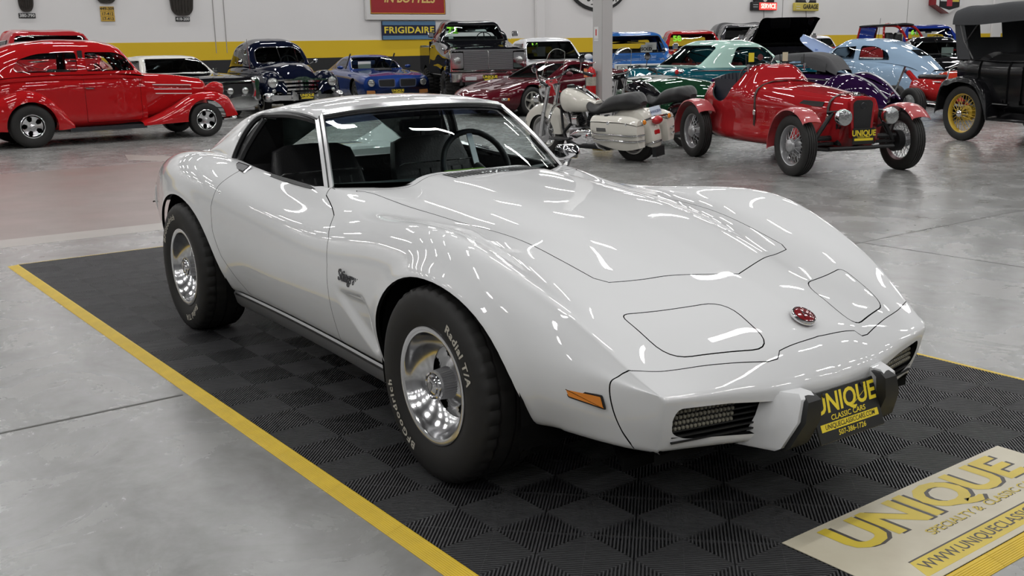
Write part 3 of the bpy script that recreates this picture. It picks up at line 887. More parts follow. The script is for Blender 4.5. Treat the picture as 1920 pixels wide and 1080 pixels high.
# dark liner right under the panels so that the seams read as shadow
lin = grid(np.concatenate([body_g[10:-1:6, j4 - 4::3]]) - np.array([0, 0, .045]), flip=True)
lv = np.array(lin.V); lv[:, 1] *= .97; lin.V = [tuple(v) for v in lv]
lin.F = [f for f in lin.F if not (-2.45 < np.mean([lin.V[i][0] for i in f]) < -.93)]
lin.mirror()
obj('seam_shade_liner', lin, DARK, vette)
for s in (-1, 1):
    for (cx, r) in ((.02, .44), (-2.475, .46)):
        P = [(cx + r * math.cos(a), .33 + .43 * math.sin(a)) for a in np.linspace(-.25, PI + .25, 20)]
        G = np.array([[(x, s * yy, z) for x, z in P] for yy in (.80, .45)])
        w_ = grid(G, flip=(s < 0)); G2 = [(x, s * .45, z) for x, z in P]
        w_.add(G2, [tuple(range(20))]); obj('wheel_well', w_, DARK, vette, smooth=False)
ub = prism([(.72, -.62), (.72, .62), (.45, .45), (-.42, .72), (-2.0, .72), (-2.0, -.72), (-.42, -.72), (.45, -.45)], .20, .24)
obj('underbody', ub, DARK, vette, smooth=False)
# sill trim
SILL = mat('silver_sill', (0.34, 0.34, 0.34), rough=0.35, metal=0.6)
for s in (-1, 1):
    G = []
    for x in np.linspace(-2.02, -.43, 12):
        b = crom(cols[0][:, 0], cols[0][:, 1:], [x])[0]
        G.append([(x, s * (b[0] - .002), b[1] + .004), (x, s * (b[0] + .006), b[1] - .010), (x, s * (b[0] - .008), b[1] - .060), (x, s * (b[0] - .028), b[1] - .082), (x, s * (b[0] - .10), b[1] - .085)])
    obj('sill_panel', grid(np.array(G), flip=(s > 0)), SILL, vette, angle=30)
    G = [[(x, s * (crom(cols[0][:, 0], cols[0][:, 1:], [x])[0][0] + .0075), crom(cols[0][:, 0], cols[0][:, 1:], [x])[0][1] + dz) for dz in (-.013, -.003)] for x in np.linspace(-2.0, -.45, 12)]
    obj('sill_strip', grid(np.array(G), flip=(s > 0)), BLACK, vette)
# ---- front end fittings
obj('grille_back', grid(np.array([[(.83, y, .44), (.83, y, .25)] for y in np.linspace(-.6, .6, 8)])), DARK, vette)
for s in (-1, 1):
    for k in range(6):
        z = .322 + k * .0165
        P = [(.936 - .20 * (abs(y) - .17) - .002 * k, s * abs(y), z) for y in np.linspace(.18, .565, 8)]
        obj('grille_bar', strip(P, (1, 0, 0), .005, .008), mat('grille_black', (.008, .008, .008), rough=.6), cov_o)
    for k in range(4):
        G = Mesh()
        for q in range(16):
            y = .565 - q * .0135 - .002 * k
            x = .940 - .20 * (y - .17) - .004
            G.join(box(x, s * y, .362 + k * .0165, .012, .0105, .0115, .003))
        G.F = G.F
        p_ = obj('parking_lamp', G, mat('clear_lamp_plastic', (0.20, 0.19, 0.15), rough=0.35), cov_o); p_['kind'] = 'stuff'
    # bumperette with its rubber pad
    prof = [(.155, .425), (.225, .425), (.275, .262), (.17, .262)]
    def gp(x0, x1, ya, yb, za, zb):
        return
    V8 = []
    for (ya, yb, z, xf, xb) in ((.165, .213, .438, 1.024, .95), (.165, .222, .425, 1.040, .94), (.167, .238, .36, 1.043, .93), (.172, .262, .275, 1.006, .90), (.175, .262, .262, .985, .88)):
        V8.append([(xb, s * ya, z), (xf, s * ya, z), (xf - .004, s * yb, z), (xb - .01, s * (yb + .045), z)])
    g_ = grid(np.array(V8), wrap_v=True, flip=(s > 0)); g_.F.append((0, 1, 2, 3) if s < 0 else (3, 2, 1, 0)); g_.F.append((16, 17, 18, 19)[::1] if s > 0 else (19, 18, 17, 16))
    obj('bumper_guard', g_, VW, vette, angle=40)
    V8 = []
    for (ya, yb, z, xf) in ((.150, .205, .432, 1.030), (.147, .215, .418, 1.052), (.148, .228, .36, 1.056), (.155, .250, .28, 1.022), (.158, .252, .262, 1.000)):
        V8.append([(xf - .03, s * ya, z), (xf, s * (ya + .006), z), (xf, s * (yb - .006), z), (xf - .03, s * yb, z)])
    g_ = grid(np.array(V8), wrap_v=True, flip=(s > 0)); g_.F.append((0, 1, 2, 3) if s < 0 else (3, 2, 1, 0)); g_.F.append((16, 17, 18, 19) if s > 0 else (19, 18, 17, 16))
    obj('rubber_pad', g_, mat('rubber_pad', (0.012, 0.012, 0.012), rough=0.55), vette, angle=40)
    # amber side marker
    mk = round_poly([(.614, .464), (.626, .436), (.742, .420), (.730, .461)], .005, 3)
    yb = lambda x: .750 - .37 * (x - .62)
    def wrap(poly, off):
        m_ = prism(poly, 0, 1, 'Y'); m_.V = [(x, s * (yb(x) + off * yy), z) for x, yy, z in m_.V]
        if s < 0: m_.F = [f[::-1] for f in m_.F]
        return m_
    fr_ = obj('side_marker', wrap(mk, .004), BLACK, vette)
    obj('lens', wrap(offset_poly(mk, .005), .0065), AMBER, fr_)
pl = obj('number_plate', box(0, 0, 0, .006, .305, .152, .002).rot(R(-22), 'Y').mv(1.030, 0, .345), PLATEBLK, vette, label='black number plate with yellow lettering')
def plate_text(s, size, y, z, wide=1.0, bold=0.02, shear=0.15, up=.0034, m=YELLOW, par=pl, tilt=-22, c=(1.030, 0, .345)):
    t_ = stand(text_mesh(s, size, shear=shear, bold=bold, wide=wide), 'X').mv(up, y, z).rot(R(tilt), 'Y').mv(*c)
    return obj('lettering', t_, m, par, smooth=False)
plate_text('UNIQUE', .078, 0.0, .034, wide=.98, bold=.025)
plate_text('CLASSIC CARS', .022, 0, -.008, wide=1.15, bold=.015)
obj('band', box(.0032, 0, -.031, .0012, .27, .022).rot(R(-22), 'Y').mv(1.030, 0, .345), YELLOW, pl, smooth=False)
plate_text('UNIQUECLASSICCARS.COM', .0205, 0, -.031, wide=.92, bold=.012, up=.0042, m=PLATEBLK)
plate_text('507-386-1726', .022, 0, -.056, wide=1.05, bold=.012)
for s in (-1, 1): obj('bolt', lathe([(0, .0), (.006, .0), (.007, .004), (0, .006)], 10, 'X').rot(PI, 'Z').scale(-1, 1, 1).mv(.003, s * .09, .062).rot(R(-22), 'Y').mv(1.030, 0, .345), BLACK, pl)
# nose emblem
eb = lathe([(0, .010), (.026, .0095), (.033, .006), (.0335, .004)], 28, 'Z'); er = lathe([(.033, .004), (.0345, .0085), (.038, .008), (.0405, .003), (.0405, -.004)], 28, 'Z')
eo = obj('emblem', er.rot(R(27), 'Y').mv(.852, 0, .601), CHROME, vette, label='round red nose emblem with chrome rim')
obj('emblem_face', eb.rot(R(27), 'Y').mv(.852, 0, .601), mat('emblem_red', (0.20, 0.012, 0.016), rough=0.15, coat=1.0), eo)
for s in (-1, 1):
    fl = strip([(-.014, 0, .0105), (.014, s * .012, .0105)], (0, 0, 1), .003, .001).rot(R(27), 'Y').mv(.852, 0, .601); obj('crossed_flag', fl, mat('emblem_dark', (0.03, 0.01, 0.012), rough=0.3), eo)
# hood grille slots
HVALL = np.array(hood_m.V[:len(hood_m.N)])
HVALL = HVALL[(HVALL[:, 0] < -.70) & (np.abs(HVALL[:, 1]) < .3)]
HVALL = HVALL[HVALL[:, 2] > .86]
for k in range(26):
    y = -.225 + k * .018
    x0, x1 = -.885, -.775
    P = []
    HV = HVALL[np.abs(HVALL[:, 1] - y) < .03]
    zf = lambda x: float(np.max(HV[np.argsort((HV[:, 0] - x) ** 2 + (HV[:, 1] - y) ** 2)[:4], 2])) + .0012
    sl = grid(np.array([[(x, y - .0045, zf(x)), (x, y + .0045, zf(x))] for x in np.linspace(x0, x1, 4)]), flip=True)
    obj('vent_slot', sl, DARK, hood_o, smooth=False)
# fender script
sc_ = stand(text_mesh('Stingray', .066, shear=.35, bold=.014, wide=.78), '-Y'); sc_.thick(.004)
for s in (-1, 1):
    t_ = sc_.copy()
    if s > 0: t_ = t_.rot(PI, 'Z')
    obj('script_badge', t_.mv(-.630, s * .8225, .585), mat('script_dark_chrome', (.10, .10, .11), rough=.2, metal=1.0), vette, label='chrome Stingray script')
# door handle flap, lock
for k, s in enumerate((-1, 1)):
    P0 = np.array([-1.955, s * .700, .884])
    fr_ = box(0, 0, 0, .16, .05, .008, .003).rot(s * R(-36), 'X').rot(R(3), 'Y').mv(*P0)
    h = obj('handle_frame', fr_, CHROME, door_o[k])
    lk = lathe([(0, -.012), (.011, -.011), (.015, -.007), (.017, 0)], 20)
    if s > 0: lk.rot(PI, 'Z')
    obj('lock', lk.mv(-1.965, s * .806, .765), CHROME, door_o[k])
    obj('handle_flap', box(0, 0, .0045, .125, .036, .003, .001).rot(s * R(-36), 'X').rot(R(3), 'Y').mv(*P0), mat('handle_grey', (.10, .10, .105), rough=.35, metal=.7), door_o[k])
# ---- greenhouse
WB = np.array([(-.935, 0, .893), (-.965, .28, .884), (-1.03, .46, .872), (-1.155, .605, .852)])
WT = np.array([(-1.395, 0, 1.162), (-1.405, .20, 1.158), (-1.43, .36, 1.148), (-1.475, .482, 1.132)])
wb = crom([0, 1, 2, 3], WB, np.linspace(0, 3, 16)); wt = crom([0, 1, 2, 3], WT, np.linspace(0, 3, 16))
G = []
for t in np.linspace(0, 1, 10):
    r_ = wb * (1 - t) + wt * t; r_[:, 2] += .018 * math.sin(PI * t); G.append(r_)
G = np.array(G); ws = grid(G, flip=True).mirror().weld()
GLASSWS = glass('windshield_glass', (0.82, 0.93, 0.92), 0.88)
obj('windshield', ws, GLASSWS, vette)
# sun strip along the top of the glass
G2 = []
for t in np.linspace(.84, .985, 4):
    r_ = wb * (1 - t) + wt * t; r_[:, 2] += .018 * math.sin(PI * t) - .003; r_[:, 0] -= .003; G2.append(r_)
obj('sun_strip', grid(np.array(G2), flip=True).mirror().weld(), glass('blue_shade_band', (0.25, 0.30, 0.55), 0.5), vette)
full_t = np.vstack([wt[::-1] * [1, -1, 1], wt[1:]])
nrm = np.array([.55, 0, .83])
fr_ = strip(full_t + [-.004, 0, .012], nrm, .030, .012)
wf = obj('windshield_frame', fr_, ALUS, vette)
obj('frame_gasket', strip(full_t + [.012, 0, -.006], nrm, .014, .006), BLACK, wf)
for s in (-1, 1):
    P = [wb[-1] * (1 - t) + wt[-1] * t + np.array([0, 0, .018 * math.sin(PI * t)]) for t in np.linspace(-.02, 1.0, 8)]
    P = np.array(P) * [1, s, 1]
    ap = strip(P + [-.006, s * .014, .002], (.35, s * .75, .55), .042, .012)
    a_ = obj('windshield_pillar', ap, ALUS, vette)
    obj('pillar_groove', strip(P + [-.004, s * .0195, .011], (.35, s * .75, .55), .006, .004), BLACK, a_)
obj('cowl', grid(np.array([[(x + .02, y, z - .012) for x, y, z in wb], [(x - .10, y * .97, z - .03) for x, y, z in wb]]), flip=False).mirror(), DARK, vette)
# roof: two lift-off panels either side of a centre bar, joined to the rear band
def rz(x, y):
    c = float(crom([-2.35, -2.1, -1.75, -1.5, -1.38], [1.135, 1.182, 1.212, 1.198, 1.176], [x])[0][0])
    return c - .036 * (abs(y) / .47) ** 2.4
def roof_patch(x0, x1, y0, y1, n=10, m=10, edge=False):
    G = []
    for x in np.linspace(x0, x1, n):
        row = []
        for y in np.linspace(y0, y1, m): 
            xx = x - (.075 * (y / .48) ** 2 if x > -1.9 else .075 * (y / .48) ** 2 * max(0, (x + 2.1) / .2)); row.append((xx, y, rz(xx, y)))
        if edge:
            yl, zl = row[-1][1], row[-1][2]
            for dy, dz in ((.018, -.008), (.026, -.020), (.024, -.030)): row.append((row[-1][0] if False else row[m - 1][0], yl + dy, zl + dz))
        G.append(row)
    return np.array(G)
for s in (-1, 1):
    g_ = grid(roof_patch(-1.985, -1.392, .032, .49, 16, 14, True)); 
    if s < 0: g_ = g_.mirrored()
    g_ = g_.flange(.02); obj('roof_panel', g_, VW, vette)
    P = roof_patch(-1.985, -1.392, .49, .49, 16, 2)[:, 0]; P = np.array(P) * [1, s, 1]
    obj('drip_rail', tube(P + [0, s * .024, -.030], .008, 6), BLACK, vette)
obj('roof_bar', grid(roof_patch(-1.99, -1.385, -.0285, .0285, 14, 5)).flange(.02), VW, vette)
# rear band, buttresses
rowsb = []
BX = [-1.992, -2.06, -2.14, -2.25, -2.40, -2.55, -2.70, -2.85, -3.0, -3.12]
ZT = [1.150, 1.146, 1.138, 1.122, 1.088, 1.038, .984, .930, .878, .852]      # upper outer edge
YT = [.478, .482, .484, .486, .488, .490, .490, .488, .48, .47]
YI = [.0, .0, .0, .395, .405, .415, .425, .43, .435, .44]
P = []
for x, zt_, yt, yi in zip(BX, ZT, YT, YI):
    base_y = .648 if x > -2.2 else .648 - .16 * (-2.2 - x)
    base_z = float(crom(cols[5][:, 0], cols[5][:, 2], [x])[0][0]) - .012
    row = []
    for t in np.linspace(0, 1, 7):
        y = base_y + (yt + .03 - base_y) * t; z = base_z + (zt_ - .035 - base_z) * t; y += .018 * math.sin(PI * t)
        row.append((x + .0, y, z))
    row += [(x, yt + .012, zt_ - .008), (x, yt - .012, zt_ + .004)]
    for t in np.linspace(.15, 1, 6):
        y = (yt - .012) * (1 - t) + yi * t
        row.append((x, y, rz(max(x, -2.14), y) if yi == 0 else zt_ + .004 - (.0 if t < .4 else (t - .4) / .6) * max(0, zt_ - base_z) * 1.0))
    P.append(row)
P = np.array(P)
bt = net(P[:3], 8, 40, su=[0, .068, .148]); bt2 = net(P[2:], 40, 40, su=-np.array(BX[2:]))
# window line: the panel starts behind a slanted edge
bt.join(bt2).weld(1e-4)
bt.mirror().weld(1e-4)
for sd in (sid_r, sid_l):
    pass
wcut = [(-1.9, 1.114), (-2.09, 1.112), (-2.128, 1.06), (-2.185, .93), (-2.16, .86), (-1.9, .86)]
bt.take(bt.cut(wcut, (0, 2), lambda c: abs(c[1]) > .47))
bt.flange(.02)
obj('roof_buttress', bt, VW, vette)
rg = np.array([[(-2.13 - .0 * t, y, 1.14 - .02 * (abs(y) / .42) ** 2 - t * .26) for t in (0, .5, 1)] for y in np.linspace(-.40, .40, 9)])
obj('rear_window', grid(rg), GLASS, vette)
obj('rear_deck', grid(np.array([[(x, y, z) for x, z in ((-2.12, .87), (-2.31, .892))] for y in np.linspace(-.58, .58, 7)]), flip=True), LEATHER, vette)
# weather strips round the side window
for s in (-1, 1):
    P = [(-2.20, s * .650, .882), (-2.175, s * .642, .93), (-2.135, s * .60, 1.03), (-2.105, s * .553, 1.095), (-2.07, s * .525, 1.116), (-2.0, s * .520, 1.120), (-1.75, s * .518, 1.130), (-1.55, s * .510, 1.120), (-1.49, s * .50, 1.108)]
    obj('weather_strip', tube(curve(P, 30), .014, 6), BLACK, vette)
    obj('weather_strip', tube(curve([(-2.13, s * .640, .885), (-2.10, s * .618, .95), (-2.06, s * .575, 1.035), (-2.03, s * .535, 1.10)], 14), .016, 6), BLACK, vette)
    P = [(-2.20, s * .652, .884), (-2.0, s * .664, .878), (-1.7, s * .664, .864), (-1.4, s * .657, .852), (-1.24, s * .645, .846), (-1.16, s * .622, .846)]
    obj('belt_moulding', strip(curve(P, 24), (0, s * .5, .85), .020, .008), BLACK, vette)
# ---- interior
for s in (-1, 1):
    obj('quarter_trim', Mesh([(-2.17, s * .635, .87), (-2.10, s * .525, 1.105), (-2.12, s * .405, 1.125), (-2.125, s * .405, .87)], [(0, 1, 2, 3) if s > 0 else (3, 2, 1, 0)]).thick(.01), LEATHER, vette, smooth=False)
obj('cabin_floor', grid(np.array([[(x, y, .42) for y in np.linspace(-.62, .62, 4)] for x in (-2.3, -.95)])), DARK, vette)
for s in (-1, 1):
    obj('door_card', grid(np.array([[(x, s * (.625 - .03 * t), .86 - .44 * t) for t in (0, .15, .5, 1)] for x in np.linspace(-2.2, -1.1, 8)]), flip=(s < 0)), LEATHER, vette)
obj('rear_bulkhead', grid(np.array([[(-2.12, y, .875), (-2.05, y, .70), (-1.98, y, .42)] for y in np.linspace(-.62, .62, 8)])), LEATHER, vette)
dash = np.array([[(-.95 - .22 * (abs(y) / .6) ** 2, y, .872), (-1.10 - .12 * (abs(y) / .6) ** 2, y, .868), (-1.20 - .06 * (abs(y) / .6) ** 2, y, .855), (-1.26, y, .82), (-1.27, y, .72), (-1.24, y, .55)] for y in np.linspace(-.60, .60, 21)])
obj('dashboard', grid(dash, flip=True), mat('dash_vinyl', (0.045, 0.06, 0.062), rough=0.5, bump=0.1, bscale=120), vette)
obj('console', box(-1.62, 0, .58, .75, .24, .24, .03), LEATHER, vette)
SEAT = LEATHER
def seat(y):
    P = []
    for t in np.linspace(0, 1, 9):
        zc = .46 + .485 * t; xc = -1.78 - .20 * t
        w = .255 - .02 * t - .10 * max(0, t - .7) ** 1.3 / .3 ** 0.3 * 1.0
        d = .085 - .03 * t
        row = []
        for a in np.linspace(0, 2 * PI, 24, endpoint=False):
            ca, sa = math.cos(a), math.sin(a)
            row.append((xc + d * np.sign(ca) * abs(ca) ** .6 + (.03 * abs(sa) ** 3), y + w * np.sign(sa) * abs(sa) ** .55, zc))
        P.append(row)
    top = [(np.mean([p[0] for p in P[-1]]) + .5 * (p[0] - np.mean([q[0] for q in P[-1]])), y + .7 * (p[1] - y), p[2] + .025) for p in P[-1]]
    P.append(top); P.append([(np.mean([p[0] for p in top]), y, top[0][2] + .006)] * 24)
    m = grid(np.array(P), wrap_v=True, flip=True).weld(1e-5)
    b = obj('seat', m, SEAT, vette)
    cu = loft([(-1.80, [(.0, .42), (.2, .42), (.235, .47), (.2, .53), (0, .505)]), (-1.55, [(.0, .42), (.22, .42), (.25, .48), (.21, .545), (0, .52)]), (-1.33, [(.0, .42), (.21, .42), (.235, .48), (.2, .535), (0, .52)]), (-1.27, [(.0, .43), (.18, .43), (.2, .47), (.17, .50), (0, .49)])], 14, 14, cap0=True, cap1=True)
    obj('seat_cushion', cu.mv(0, y, 0), SEAT, b)
    obj('seat_trim', tube([(-1.845, y - .225, .835), (-1.832, y - .205, .848), (-1.822, y - .12, .850), (-1.822, y + .12, .850), (-1.832, y + .205, .848), (-1.845, y + .225, .835)], .0045, 6), CHROME, b)
    for q in range(5): obj('seat_seam', tube([(-1.705, y - .13 + .065 * q, .52), (-1.80, y - .13 + .065 * q, .82)], .006, 5), SEAT, b)
seat(-.33); seat(.33)
# steering wheel
sw = obj('steering_wheel', lathe([(.19 + .015 * math.cos(a), .015 * math.sin(a)) for a in np.linspace(0, 2 * PI, 10, endpoint=False)], 40, 'X', closed=True).rot(R(-24), 'Y').mv(-1.46, .33, .845), BLACK, vette)
for a in (R(90), R(210), R(330)):
    sp = box(0, 0, .095, .006, .035, .19, .002).rot(a - PI / 2, 'X').rot(R(-24), 'Y').mv(-1.455, .33, .845); obj('spoke', sp, STEEL, sw)
obj('steering_column', tube([(-1.46, .33, .845), (-1.2, .33, .73)], .03, 10), BLACK, sw)
mr = obj('rear_view_mirror', box(-1.435, 0, 1.075, .028, .235, .058, .012), BLACK, vette)
obj('mirror_stem', tube([(-1.44, 0, 1.09), (-1.42, 0, 1.15)], .008, 6), BLACK, mr)
obj('document_sheet', box(-1.02, -.02, .898, .05, .20, .003).rot(R(0), 'Z'), mat('green_paper', (.22, .45, .03), rough=.7), vette)
# outside mirror on the driver's side
mm = obj('door_mirror', loft([(-1.29, [(0, -.035), (.045, -.035), (.055, 0), (.045, .035), (0, .038)]), (-1.25, [(0, -.036), (.048, -.034), (.056, 0), (.046, .036), (0, .038)]), (-1.20, [(0, -.022), (.03, -.02), (.034, 0), (.028, .022), (0, .024)]), (-1.18, [(0, -.006), (.008, -.005), (.01, 0), (.008, .006), (0, .007)])], 14, 14, cap0=True).mv(0, .745, .905), CHROME, vette)
obj('mirror_foot', tube([(-1.235, .735, .875), (-1.22, .70, .835)], .018, 8), CHROME, mm)
# ---- wheels
TR, TW, RM = .335, .250, .198
def rally(rot_a, txt_a, txt_b):
    h = TW / 2
    lipy = -h * .80
    ring = lathe([(RM - .004, -h * .55), (RM + .006, lipy - .006), (RM + .004, lipy - .012), (RM - .002, lipy - .013), (RM - .016, lipy - .009), (RM - .019, lipy - .004), (RM - .022, lipy + .010),
                  (RM - .034, lipy + .035), (RM - .055, lipy + .060), (RM - .070, lipy + .070), (RM - .075, lipy + .073)], 64)
    disc = disc_slots(.085, .122, 5, lipy + .070, lipy + .10, .46, .045, dish=.004)
    V = np.array(disc.V); r_ = np.hypot(V[:, 0], V[:, 2]); V[:, 1] -= np.clip((.085 - r_) / .04, 0, 1) * .018; disc.V = [tuple(v) for v in V]
    hub = []
    n = 72
    for k in range(n):
        a = 2 * PI * k / n; rib = .0032 if k % 2 else 0.0
        hub.append([((r - rib) * math.cos(a), y, (r - rib) * math.sin(a)) for r, y in ((.058, lipy + .06), (.054, lipy + .05), (.050, lipy + .008))])
    hubm = grid(np.array(hub), wrap_u=True)
    cap = lathe([(.050, lipy + .010), (.0505, lipy + .002), (.046, lipy - .006), (.040, lipy - .008), (.037, lipy - .004), (.034, lipy - .004), (.031, lipy - .010), (.020, lipy - .014), (0, lipy - .0155)], 36)
    emb = Mesh([(0, lipy - .0165, .018), (.014, lipy - .016, .010), (.011, lipy - .0165, -.004), (0, lipy - .016, -.019), (-.011, lipy - .0165, -.004), (-.014, lipy - .016, .010)], [(0, 1, 2, 3, 4, 5)])
    parts = [('wheel', tyre_mesh(TR, TW, RM, 120), RUBBER), ('rim', ring, ALU), ('wheel_disc', disc.rot(rot_a, 'Y'), ALU), ('hub_ribs', hubm, STEEL), ('hub_cap', cap, CHROME), ('cap_emblem', emb, STEEL),
             ('brake_drum', lathe([(RM - .04, .04), (RM - .04, -.01), (0, -.01)], 32), DARK)]
    yy = -h - .0006
    parts.append(('lettering', arc_text('Radial T/A', .040, .262, txt_a, yy, wide=1.12, bold=.03, sp=1.12), TYREWHITE))
    parts.append(('lettering', arc_text('BFGoodrich', .038, .262, txt_b, yy, wide=1.2, bold=.03, sp=1.22), TYREWHITE))
    return parts
place_wheel(rally(.3, 52, 232), vette, .03, -.748, TR, -1, 0)
place_wheel(rally(1.0, 152, 322), vette, -2.455, -.752, TR, -1)
place_wheel(rally(.6, 20, 200), vette, .03, .748, TR, 1)
place_wheel(rally(.1, 120, 300), vette, -2.455, .752, TR, 1)
for s in (-1, 1):
    for y in (.45, .62):
        o_ = lathe([(0, -.012), (.045, -.010), (.055, 0), (.055, .01)], 20, 'X'); obj('tail_lamp', o_.mv(-3.705, s * y * .85, .62), REDLENS, vette)

# ================================================================ tools for the other vehicles
def circ(cx, cz, r, n=22, a0=0.0, a1=2 * PI): return [(cx + r * math.cos(a), cz + r * math.sin(a)) for a in np.linspace(a0, a1, n, endpoint=False)]
def open_arch(cx, cz, r, zb=-.2, n=16, k=1.0):
    return [(cx + r, zb)] + [(cx + r * math.cos(a), cz + k * r * math.sin(a)) for a in np.linspace(0, PI, n)] + [(cx - r, zb)]
YN = lambda c: c[1] < 0
YP = lambda c: c[1] > 0
def shell(parent, name, sec, m, nu=44, nv=26, arches=(), holes=(), fl=.02, caps=(True, True), dark=DARK, smooth=1, panels=()):
    """lofted body with wheel arches and openings cut out; panels: (name, polygon, axes, cond, gap)"""
    b = loft(sec, nu, nv, cap0=caps[0], cap1=caps[1])
    if smooth: b.smooth(smooth, .5)
    b.N = [tuple(n) for n in b.normals()] if not any(caps) else None
    for a in arches:
        for cd in (YN, YP): b.take(b.cut(a, (0, 2), cd))
    for (p, ax, cd) in holes: b.take(b.cut(p, ax, cd))
    out = []
    for (nm, p, ax, cd, g) in panels:
        q = b.panel(p, ax, cd, g)
        if q.F: q.flange(.012); out.append((nm, q))
    if fl: b.flange(fl)
    o = obj(name, b, [m, dark] if fl else m, parent, angle=50)
    return o, [obj(nm, q, [m, dark], parent, angle=50) for nm, q in out]
def cabin(parent, sec, m, side=(), front=None, rear=None, gm=None, nu=40, nv=22, xm=None, trim=None, name='roof', gdark=None):
    """glasshouse: lofted roof with the windows cut out and glazed"""
    gm = gm or GLASS
    b = loft(sec, nu, nv)
    b.N = [tuple(n) for n in b.normals()]
    xs = [s[0] for s in sec]; xm = (xs[0] + xs[-1]) / 2 if xm is None else xm
    panes = []
    for p in side:
        for cd in (YN, YP): panes.append(('side_window', b.take(b.cut(p, (0, 2), cd))))
    if front: panes.append(('windshield', b.take(b.cut(front, (1, 2), lambda c: c[0] > xm))))
    if rear: panes.append(('rear_window', b.take(b.cut(rear, (1, 2), lambda c: c[0] < xm))))
    b.flange(.03)
    r = obj(name, b, [m, DARK], parent)
    for nm, q in panes:
        if not q.F: continue
        ed = q.edges1()
        w = obj(nm, q, gm, parent)
        if trim is not None:
            # follow the outline of the pane with a thin bead
            nx = {a: b_ for a, b_ in ed}
            if nx:
                st = next(iter(nx)); loop = [st]; k = nx.get(st)
                while k is not None and k != st and len(loop) < 2000: loop.append(k); k = nx.get(k)
                if len(loop) > 6:
                    P = np.array([q.V[i] for i in loop])[::max(1, len(loop) // 70)]
                    obj('window_trim', tube(P, .011, 5, closed=True), trim, w)
    return r
def number_plate(parent, x, y, z, rz=0.0, w=.30, h=.15, tilt=0.0, txt='UNIQUE', nm='number_plate'):
    M_ = Matrix.Translation((x, y, z)) @ Matrix.Rotation(rz, 4, 'Z') @ Matrix.Rotation(R(tilt), 4, 'Y')
    p = obj(nm, box(0, 0, 0, .008, w, h, .002).xf(M_), PLATEBLK, parent, label='black number plate with yellow lettering')
    obj('lettering', stand(text_mesh(txt, h * .50, bold=.03, wide=w / .30), 'X').mv(.0052, 0, h * .18).xf(M_), YELLOW, p, smooth=False)
    obj('band', box(.0045, 0, -h * .20, .002, w * .86, h * .15).xf(M_), YELLOW, p, smooth=False)
    obj('small_lettering', stand(text_mesh('CLASSIC CARS', h * .13, bold=.02, wide=1.1), 'X').mv(.0055, 0, -h * .045).xf(M_), YELLOW, p, smooth=False)
    return p
def round_lamp(parent, x, y, z, r, name='headlamp', rim=CHROME, deep=.06, rz=0.0, lens=LENS, tilt=0.0):
    M_ = Matrix.Translation((x, y, z)) @ Matrix.Rotation(rz, 4, 'Z') @ Matrix.Rotation(tilt, 4, 'Y')
    a = obj(name, lathe([(r * .80, .004), (r * .86, .012), (r * .97, .012), (r, .0), (r * 1.0, -deep * .4), (r * .8, -deep), (0, -deep)], 28, 'X').xf(M_), rim, parent)
    obj('lens', lathe([(r * .84, .004), (r * .6, .010), (r * .3, .014), (0, .0155)], 28, 'X').xf(M_), lens, a)
    return a
def alloy(Rt, Wt, rim, ns=5, wf=.52, m=ALU, r0=.40, r1=.84, dish=-.02, capr=.2, inset=.03):
    h = Wt / 2; y0 = -h * .80 + inset
    d = disc_slots(rim * r0, rim * r1, ns, y0, y0 + .06, wf, rim * .12, dish=dish)
    lip = lathe([(rim - .006, -h * .5), (rim + .006, -h * .84), (rim - .004, -h * .88), (rim * .93, -h * .84), (rim * .90, y0 + dish * .8), (rim * .88, y0 + .02)], 40)
    cap = lathe([(rim * capr, y0 + .01), (rim * capr, y0 - .012), (rim * capr * .7, y0 - .02), (0, y0 - .022)], 20)
    return [('wheel', tyre_mesh(Rt, Wt, rim, 60, False), RUBBER), ('rim', lip, m), ('wheel_disc', d, m), ('hub_cap', cap, m), ('brake', lathe([(rim * .9, .02), (0, .02)], 24), DARK)]
def steelie(Rt, Wt, rim, m, cap=CHROME, white=None, capr=.55):
    h = Wt / 2
    d = lathe([(rim + .004, -h * .80), (rim * .95, -h * .84), (rim * .90, -h * .62), (rim * .72, -h * .45), (rim * .62, -h * .62), (0, -h * .62)], 36)
    c = lathe([(rim * capr, -h * .60), (rim * capr * .98, -h * .74), (rim * capr * .7, -h * .86), (0, -h * .95)], 28)
    P = [('wheel', tyre_mesh(Rt, Wt, rim, 48, False), RUBBER), ('rim', d, m), ('hub_cap', c, cap)]
    if white:
        s = Rt - rim
        P.append(('whitewall', lathe([(rim + s * .08, -h * .93), (rim + s * .25, -h * .985), (rim + s * .50, -h * 1.012), (rim + s * .62, -h * 1.0)], 48), mat('whitewall', (.55, .54, .50), rough=.7)))
    return P
def wire_wheel(Rt, Wt, rim, m, ns=40, hubr=.05, hubd=.06, capm=None):
    h = Wt / 2
    ring = lathe([(rim + .012, -h * .7), (rim + .004, -h * .78), (rim - .010, -h * .70), (rim - .024, -h * .30), (rim - .026, h * .3), (rim + .01, h * .7)], 48)
    sp = Mesh()
    for k in range(ns):
        a = 2 * PI * k / ns; b = a + (.28 if k % 2 else -.28); out = k % 4 < 2
        y0 = -h * .55 - hubd if out else h * .2
        sp.join(tube([(hubr * math.cos(b), y0, hubr * math.sin(b)), ((rim - .02) * math.cos(a), -h * .05, (rim - .02) * math.sin(a))], .0042, 4, cap=False))
    hub = lathe([(hubr * 1.1, h * .3), (hubr, h * .2), (hubr * .8, -h * .4), (hubr * 1.05, -h * .5 - hubd), (hubr * .9, -h * .55 - hubd - .02), (hubr * .5, -h * .55 - hubd - .035), (0, -h * .55 - hubd - .038)], 24)
    return [('wheel', tyre_mesh(Rt, Wt, rim, 72, False, grooves=4), RUBBER), ('rim', ring, m), ('spokes', sp, m), ('hub', hub, capm or m)]
